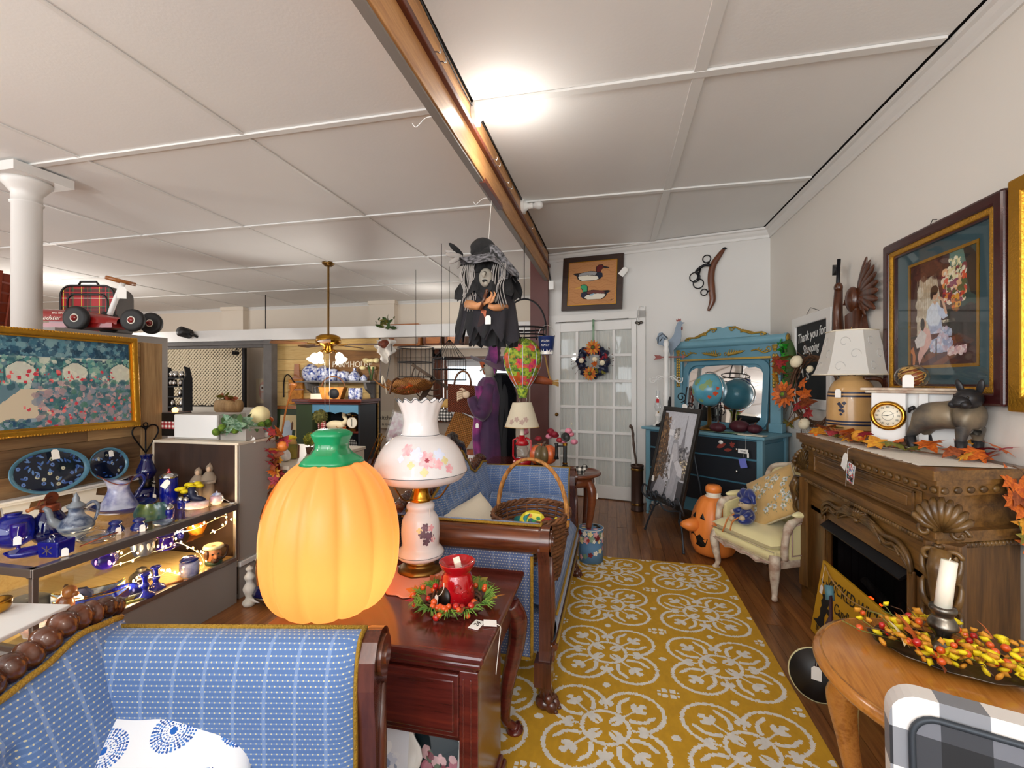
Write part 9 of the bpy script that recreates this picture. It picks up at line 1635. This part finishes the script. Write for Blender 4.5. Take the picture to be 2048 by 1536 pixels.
P(blm,'balloon_skirt',MB().lathe([(.035,.0),(.045,.05),(.055,.09)],20,cap=False),'balloon_lime');P(blm,'gondola',MB().lathe([(.02,-.13),(.028,-.07),(.025,-.06),(0,-.06)],14),'wicker_red');P(blm,'ropes',MB().tube([(.026,0,-.07),(.035,0,.0)],.002,4).tube([(-.026,0,-.07),(-.035,0,.0)],.002,4),'thread');P(blm,'hanging_cord',MB().tube([(0,0,.51),(.04,-.1,.63)],.002,4),'thread')
ir=thing('iron_pot_rack','black iron half ring hanging rack with hooks on the red post','rack',(-.76,3.90,1.80));P(ir,'ring_bar',MB().tube([(.19*math.cos(a),.17*math.sin(a),0) for a in np.linspace(0,6.283,36)[:-1]],.008,6,True).tube([(.19*math.cos(a),.17*math.sin(a),-.06) for a in np.linspace(0,6.283,36)[:-1]],.007,6,True),'black_metal');P(ir,'arched_strap',MB().tube(arc((0,0,0),.19,0,180,18,'xz',.26),.008,6),'black_metal');P(ir,'chain',MB().tube([(0,0,.26),(0,0,.75)],.004,5),'black_metal')
for a in (250,280,310,340,10,200):ca,sa=.19*math.cos(rad(a)),.17*math.sin(rad(a));P(ir,'hook',MB().tube(spline([(ca,sa,0),(ca,sa,-.07),(ca*1.06,sa*1.06,-.11),(ca*1.14,sa*1.14,-.075)],4),.004,5),'black_metal')
bu=thing('blue_pail','small dark blue tin pail with white lettering hanging from the iron rack','pail',(-.56,3.86,1.57));P(bu,'pail',MB().lathe([(.055,0),(.072,.15),(.075,.155),(.068,.155),(.052,.006),(0,.006)],26),'bucket_blue');P(bu,'white_scene',MB().at((0,0,0)).lathe([(.056,.001),(.0605,.045)],26,cap=False,fn=lambda a,r,z:(r,z+.022*(z>.01)*math.sin(a*7))),'porcelain');P(bu,'bail',MB().tube(arc((0,0,.15),.072,0,180,14,'xz',.10),.003,5),'silver')
for k,tx_ in enumerate(('WASH','AWAY')):text(bu,tx_,.03,'porcelain',(.0,-.0715+.005*k,.11-.034*k),(rad(83),0,0),sx=.8)
br=thing('straw_broom','rope hung straw broom sticking out beside the floral balloon','broom',(-.60,3.98,1.34));P(br,'rope',MB().tube(spline([(.0,-.1,.40),(.02,-.1,.25),(.05,-.02,.05),(.08,0,.0)],4),.008,6),'rope');P(br,'broom_head',MB().tube([(-.14,0,.03),(.0,0,.01),(.08,0,-.01)],[.045,.035,.02],10),'leaf_rust');b=MB()
for k in range(40):a,q=rn.uniform(0,6.28),rn.uniform(0,.018);b.tube([(.07,q*math.cos(a),-.008+q*math.sin(a)),(.13,q*2.2*math.cos(a),-.015+q*2.2*math.sin(a))],.002,4)
P(br,'straw_tuft',b,'straw',kind='stuff')
for y,lit in ((2.42,1),(3.78,0)):
    o=thing('beam_bulb','glowing bare bulb in a white socket on the beam' if lit else 'unlit bare bulb in a white socket farther along the beam','light bulb',(-.757,y,2.82));P(o,'socket_base',MB().cyl((.012,0,0),.062,.024,26,'x').cyl((.035,0,0),.045,.03,22,'x',.03),'socket_white',bev=.003);P(o,'socket',MB().cyl((.07,0,0),.024,.05,16,'x'),'socket_white');P(o,'bulb',MB().at((.09,0,0),(0,PI/2,0)).lathe([(.018,0),(.024,.02),(.034,.045),(.034,.06),(.02,.085),(0,.09)],20),'bulb_lit' if lit else 'bulb_off')
lamp('beam_bulb_glow','POINT',(-.56,2.42,2.62),5,(1,.97,.92),.06)
jb=thing('junction_box','small white electrical box at the end of the beam','box',(-.735,5.28,2.46));P(jb,'box',MB().b2((0,-.03,-.05),(.06,.03,.05)),'socket_white',bev=.005);P(jb,'cable',MB().tube(spline([(.02,0,.05),(.0,0,.16),(-.02,0,.3)],4),.008,6),'black_plastic')
# ================================================================ FRONT RIGHT
ot=thing('oak_side_table','oval golden oak side table with a moulded edge in the right foreground','table',(.805,1.345,0),rad(-8))
P(ot,'tabletop',MB().lathe([(0,.565),(.9,.565),(.97,.572),(1,.583),(.985,.593),(.94,.598),(.93,.6),(0,.6)],64,sx=.272,sy=.315),'golden_oak');P(ot,'edge_groove',MB().tube([(.252*math.cos(2*PI*k/64),.292*math.sin(2*PI*k/64),.5995) for k in range(64)],.0022,5,True),'wicker_light');P(ot,'apron',MB().b2((-.125,-.2,.44),(.14,.2,.565)),'golden_oak',bev=.004)
for x,y in ((-1,-1),(1,-1),(1,1),(-1,1)):P(ot,'leg',MB().box((x*.125,y*.195,.49),(.06,.06,.15)).tube(spline([(x*.125,y*.195,.44),(x*.15,y*.225,.37),(x*.14,y*.215,.25),(x*.12,y*.19,.08),(x*.14,y*.21,.015)],5),list(np.interp(np.linspace(0,1,21),[0,.25,.5,.8,1],[.036,.045,.03,.018,.028])),12),'golden_oak',bev=.004)
dsh=thing('silver_tray','tarnished scalloped silver tray under the candle arrangement','tray',(.865,1.43,.601),rad(-30));P(dsh,'tray',MB().lathe([(0,.004),(.10,.004),(.125,.014),(.132,.02),(.126,.017),(.09,.009),(0,.008)],48,sx=1.25,sy=.8,fn=lambda a,r,z:(r*(1+.03*math.cos(12*a)*(r>.11)),z)),'tarnish')
cs2=thing('pewter_candlestick','dark silver candlestick holding a white candle on the tray','candlestick',(.878,1.47,.612));P(cs2,'candle_stem',MB().lathe([(v.x,v.z) for v in spline([(.034,0,0),(.02,0,.012),(.014,0,.03),(.026,0,.05),(.034,0,.062),(.028,0,.078),(.022,0,.09),(.03,0,.105),(.028,0,.115)],3)],26),'tarnish')
solo('white_candle','white taper candle leaning slightly in the dark candlestick','candle',MB().tube([(0,0,0),(.0,0,.06),(.002,0,.13)],[.0185,.0185,.0175],18).tube([(.002,0,.13),(.003,0,.139)],.0015,5),'wax',(.878,1.47,.722),rot=(0,rad(6),0))
fl3=thing('berry_flower_ring','ring of yellow blossoms, orange berries and leaves around the candlestick','flowers',(.865,1.44,.612));rn=random.Random(77);YB=[MB().sph((0,0,0),(1,1,.55),8,5,lambda a,b:1+.25*math.cos(4*a)).mesh('yellow_blossom',m_) for m_ in ('yellow_flower','leaf_yellow')];BR=[MB().sph((0,0,0),1,9,6).mesh('berry',m_) for m_ in ('berry_orange','berry_red')]
def rpt(i=None):a=rn.random()*6.28;r_=rn.uniform(.055,.13);e=1.35 if rn.random()<.5 else 1.0;x,y=r_*math.cos(a)*e*1.15,r_*math.sin(a)*.8*e;c_,s_=math.cos(rad(-35)),math.sin(rad(-35));return (x*c_-y*s_,x*s_+y*c_,rn.uniform(.012,.062))
for k in range(150):link('yellow_blossom',YB[k%2],fl3,rpt(),(rn.random(),rn.random(),rn.random()*3),rn.uniform(.008,.0135))
for k in range(36):link('berry',BR[k%3==0],fl3,rpt(),None,rn.uniform(.007,.0105))
for k in range(20):p=rpt();q=(p[0]*1.25,p[1]*1.25,p[2]+rn.uniform(-.01,.03));P(fl3,'sprig',MB().tube([(p[0]*.5,p[1]*.5,.012),p,q],.0016,4),'leaf_olive' if k%2 else 'twig')
for x,y,z,m_,s_ in ((-.075,.0,.055,'leaf_orange',.085),(-.11,-.02,.05,'cream_flower',.07),(.13,.05,.05,'leaf_orange',.05),(-.09,-.06,.03,'leaf_orange',.055),(-.06,-.09,.02,'leaf_rust',.05)):P(fl3,'leaf',MB().leaf((0,0,0),s_,1,.9,.2),m_,(x,y,z))
tr=thing('folk_tricycle','maroon folk art tricycle with black wheel and teal grips beside the oak table','tricycle',(.92,2.10,0),rad(-35))
P(tr,'front_wheel',MB().at((-.10,-.0,.10),(rad(76),0,rad(14))).lathe([(0,-.008),(.098,-.008),(.1,-.004),(.1,.004),(.098,.008),(0,.008)],36),'black_paint');P(tr,'wheel_rim',MB().at((-.10,.0,.10),(rad(76),0,rad(14))).lathe([(.1,-.009),(.105,-.004),(.105,.0),(.1,.002)],36,cap=False),'cream_edge')
P(tr,'fork',MB().tube([(-.10,-.02,.10),(-.07,-.02,.30),(-.05,.0,.36)],.009,7),'purple_wood');P(tr,'handlebar',MB().tube([(-.07,.09,.43),(-.05,.0,.36),(-.04,-.07,.33)],.007,7),'purple_wood');P(tr,'grip',MB().tube([(-.08,.10,.455),(-.07,.08,.40)],.017,10),'teal_grip');P(tr,'grip',MB().tube([(-.045,-.055,.345),(-.035,-.10,.315)],.016,10),'teal_grip')
P(tr,'frame_bar',MB().tube(spline([(-.06,-.01,.31),(.02,-.02,.28),(.06,-.03,.14),(.10,-.03,.07),(.26,-.03,.05)],5),.012,8),'purple_wood');P(tr,'frame_bar',MB().tube(spline([(-.06,.02,.30),(.05,.03,.27),(.12,.04,.13),(.18,.05,.08)],5),.011,8),'purple_wood');P(tr,'rear_wheel',MB().at((.19,.01,.055),(rad(78),0,rad(-20))).lathe([(0,-.008),(.06,-.008),(.06,.008),(0,.008)],28),'pale_yellow');P(tr,'rear_wheel',MB().at((.24,-.09,.055),(rad(78),0,rad(-20))).lathe([(0,-.008),(.06,-.008),(.06,.008),(0,.008)],28),'pale_yellow');P(tr,'wheel_motif',MB().at((.187,.0,.055),(rad(78),0,rad(-20))).prism([(-.03,-.02),(0,.0),(.03,-.02),(.03,.03),(0,.015),(-.03,.03)],.009,.011),'teal_grip');price_tag(tr,(-.09,-.045,.13),(rad(85),0,rad(10)),.045,[(-.08,-.035,.28),(-.09,-.045,.16)])
mat('sign_yellow','#c89616',.5,var=.1,vs=5)
wk=thing('wick_shop_sign','yellow wooden candle shop sign with a witch silhouette leaning on the fireplace','sign',(1.045,2.44,.0),rot=(rad(-9),0,rad(-90)));P(wk,'sign_board',MB().b2((-.31,-.008,.004),(.31,.008,.385)),'sign_yellow',bev=.002)
for s_,x,z,sz,sh in (('WICKED WICK',.02,.315,.082,0),('Candles and',.03,.225,.07,.15),('INCENSE',-.17,.045,.05,0),('& MORE',.20,.045,.05,0)):text(wk,s_,sz,'ink',(x,-.0095,z),(PI/2,rad(-3 if x>0 else 3),0),sx=.85)
P(wk,'witch_silhouette',MB().prism([(-.30,.07),(-.17,.06),(-.19,.13),(-.175,.16),(-.13,.15),(-.105,.17),(-.14,.185),(-.18,.18),(-.17,.2),(-.155,.215),(-.18,.225),(-.13,.215),(-.175,.24),(-.19,.29),(-.215,.325),(-.2,.29),(-.235,.30),(-.215,.26),(-.225,.235),(-.25,.225),(-.235,.21),(-.25,.19),(-.235,.17),(-.245,.15),(-.235,.12),(-.255,.09)][::-1],-.0098,-.009,'xz'),'ink');P(wk,'bat_mark',MB().prism([(-.29,.29),(-.275,.30),(-.265,.285),(-.25,.29),(-.255,.278),(-.27,.276)][::-1],-.0098,-.009,'xz'),'ink');P(wk,'twine',MB().tube(spline([(-.27,-.014,.375),(-.15,-.02,.335),(.05,-.02,.325),(.27,-.014,.375)],5),.004,5),'rope');price_tag(wk,(-.245,-.02,.25),(PI/2,0,0),.035,[(-.265,-.014,.375),(-.25,-.02,.3),(-.245,-.02,.27)])
cu_=thing('checked_chair_back','black and white buffalo check padded chair back in the bottom right corner','chair',(.637,.90,-.03),rad(-19));cs3=frame2(-.145,.40,.5,.765,.05)
P(cu_,'padded_back',MB().prism(cs3[::-1],-.0,.06,'xz'),'buffalo',bev=.018,rot=(rad(-8),0,0));P(cu_,'inset_panel',MB().prism(frame2(-.11,.42,.47,.733,.04)[::-1],-.006,.004,'xz'),'buffalo_dark',rot=(rad(-8),0,0));P(cu_,'piping',MB().tube([(x,-.006,z) for x,z in frame2(-.112,.42,.472,.735,.04)],.006,7,True),'iron',rot=(rad(-8),0,0));P(cu_,'chair_seat',MB().b2((-.13,-.42,.38),(.47,.09,.44)),'buffalo',bev=.02)
for x in (-.1,.44):
    for y in (-.38,.08):P(cu_,'leg',MB().tube([(x,y,.40),(x,y,.03)],[.022,.016],10),'black_paint')
wl=thing('white_lantern','white wooden lantern box with cross bars at the left frame edge','lantern',(-1.86,1.02,0),rad(10));P(wl,'lantern_top',MB().b2((-.16,-.11,.585),(.12,.12,.60)),'white_paint',bev=.004)
for x in (-.15,.09):
    for y in (-.10,.10):P(wl,'corner_post',MB().b2((x,y-.0125,.3),(x+.025,y+.0125,.585)),'white_paint')
P(wl,'cross_bar',MB().tube([(-.13,-.10,.32),(.1,-.10,.57)],.008,6).tube([(-.13,-.10,.57),(.1,-.10,.32)],.008,6).tube([(.105,-.09,.32),(.105,.1,.57)],.008,6),'white_paint');P(wl,'lantern_floor',MB().b2((-.16,-.11,.0),(.12,.12,.3)),'white_paint');P(wl,'lantern_pane',MB().b2((.098,-.09,.3),(.1,.09,.585)),'glass_sheet');lt('gilt_cup','small gilt rimmed dark cup on the white lantern top','cup',[(.02,0),(.035,.01),(.04,.035),(.034,.038),(.0,.02)],'brass',(-1.93,1.06,.601),n_=2)
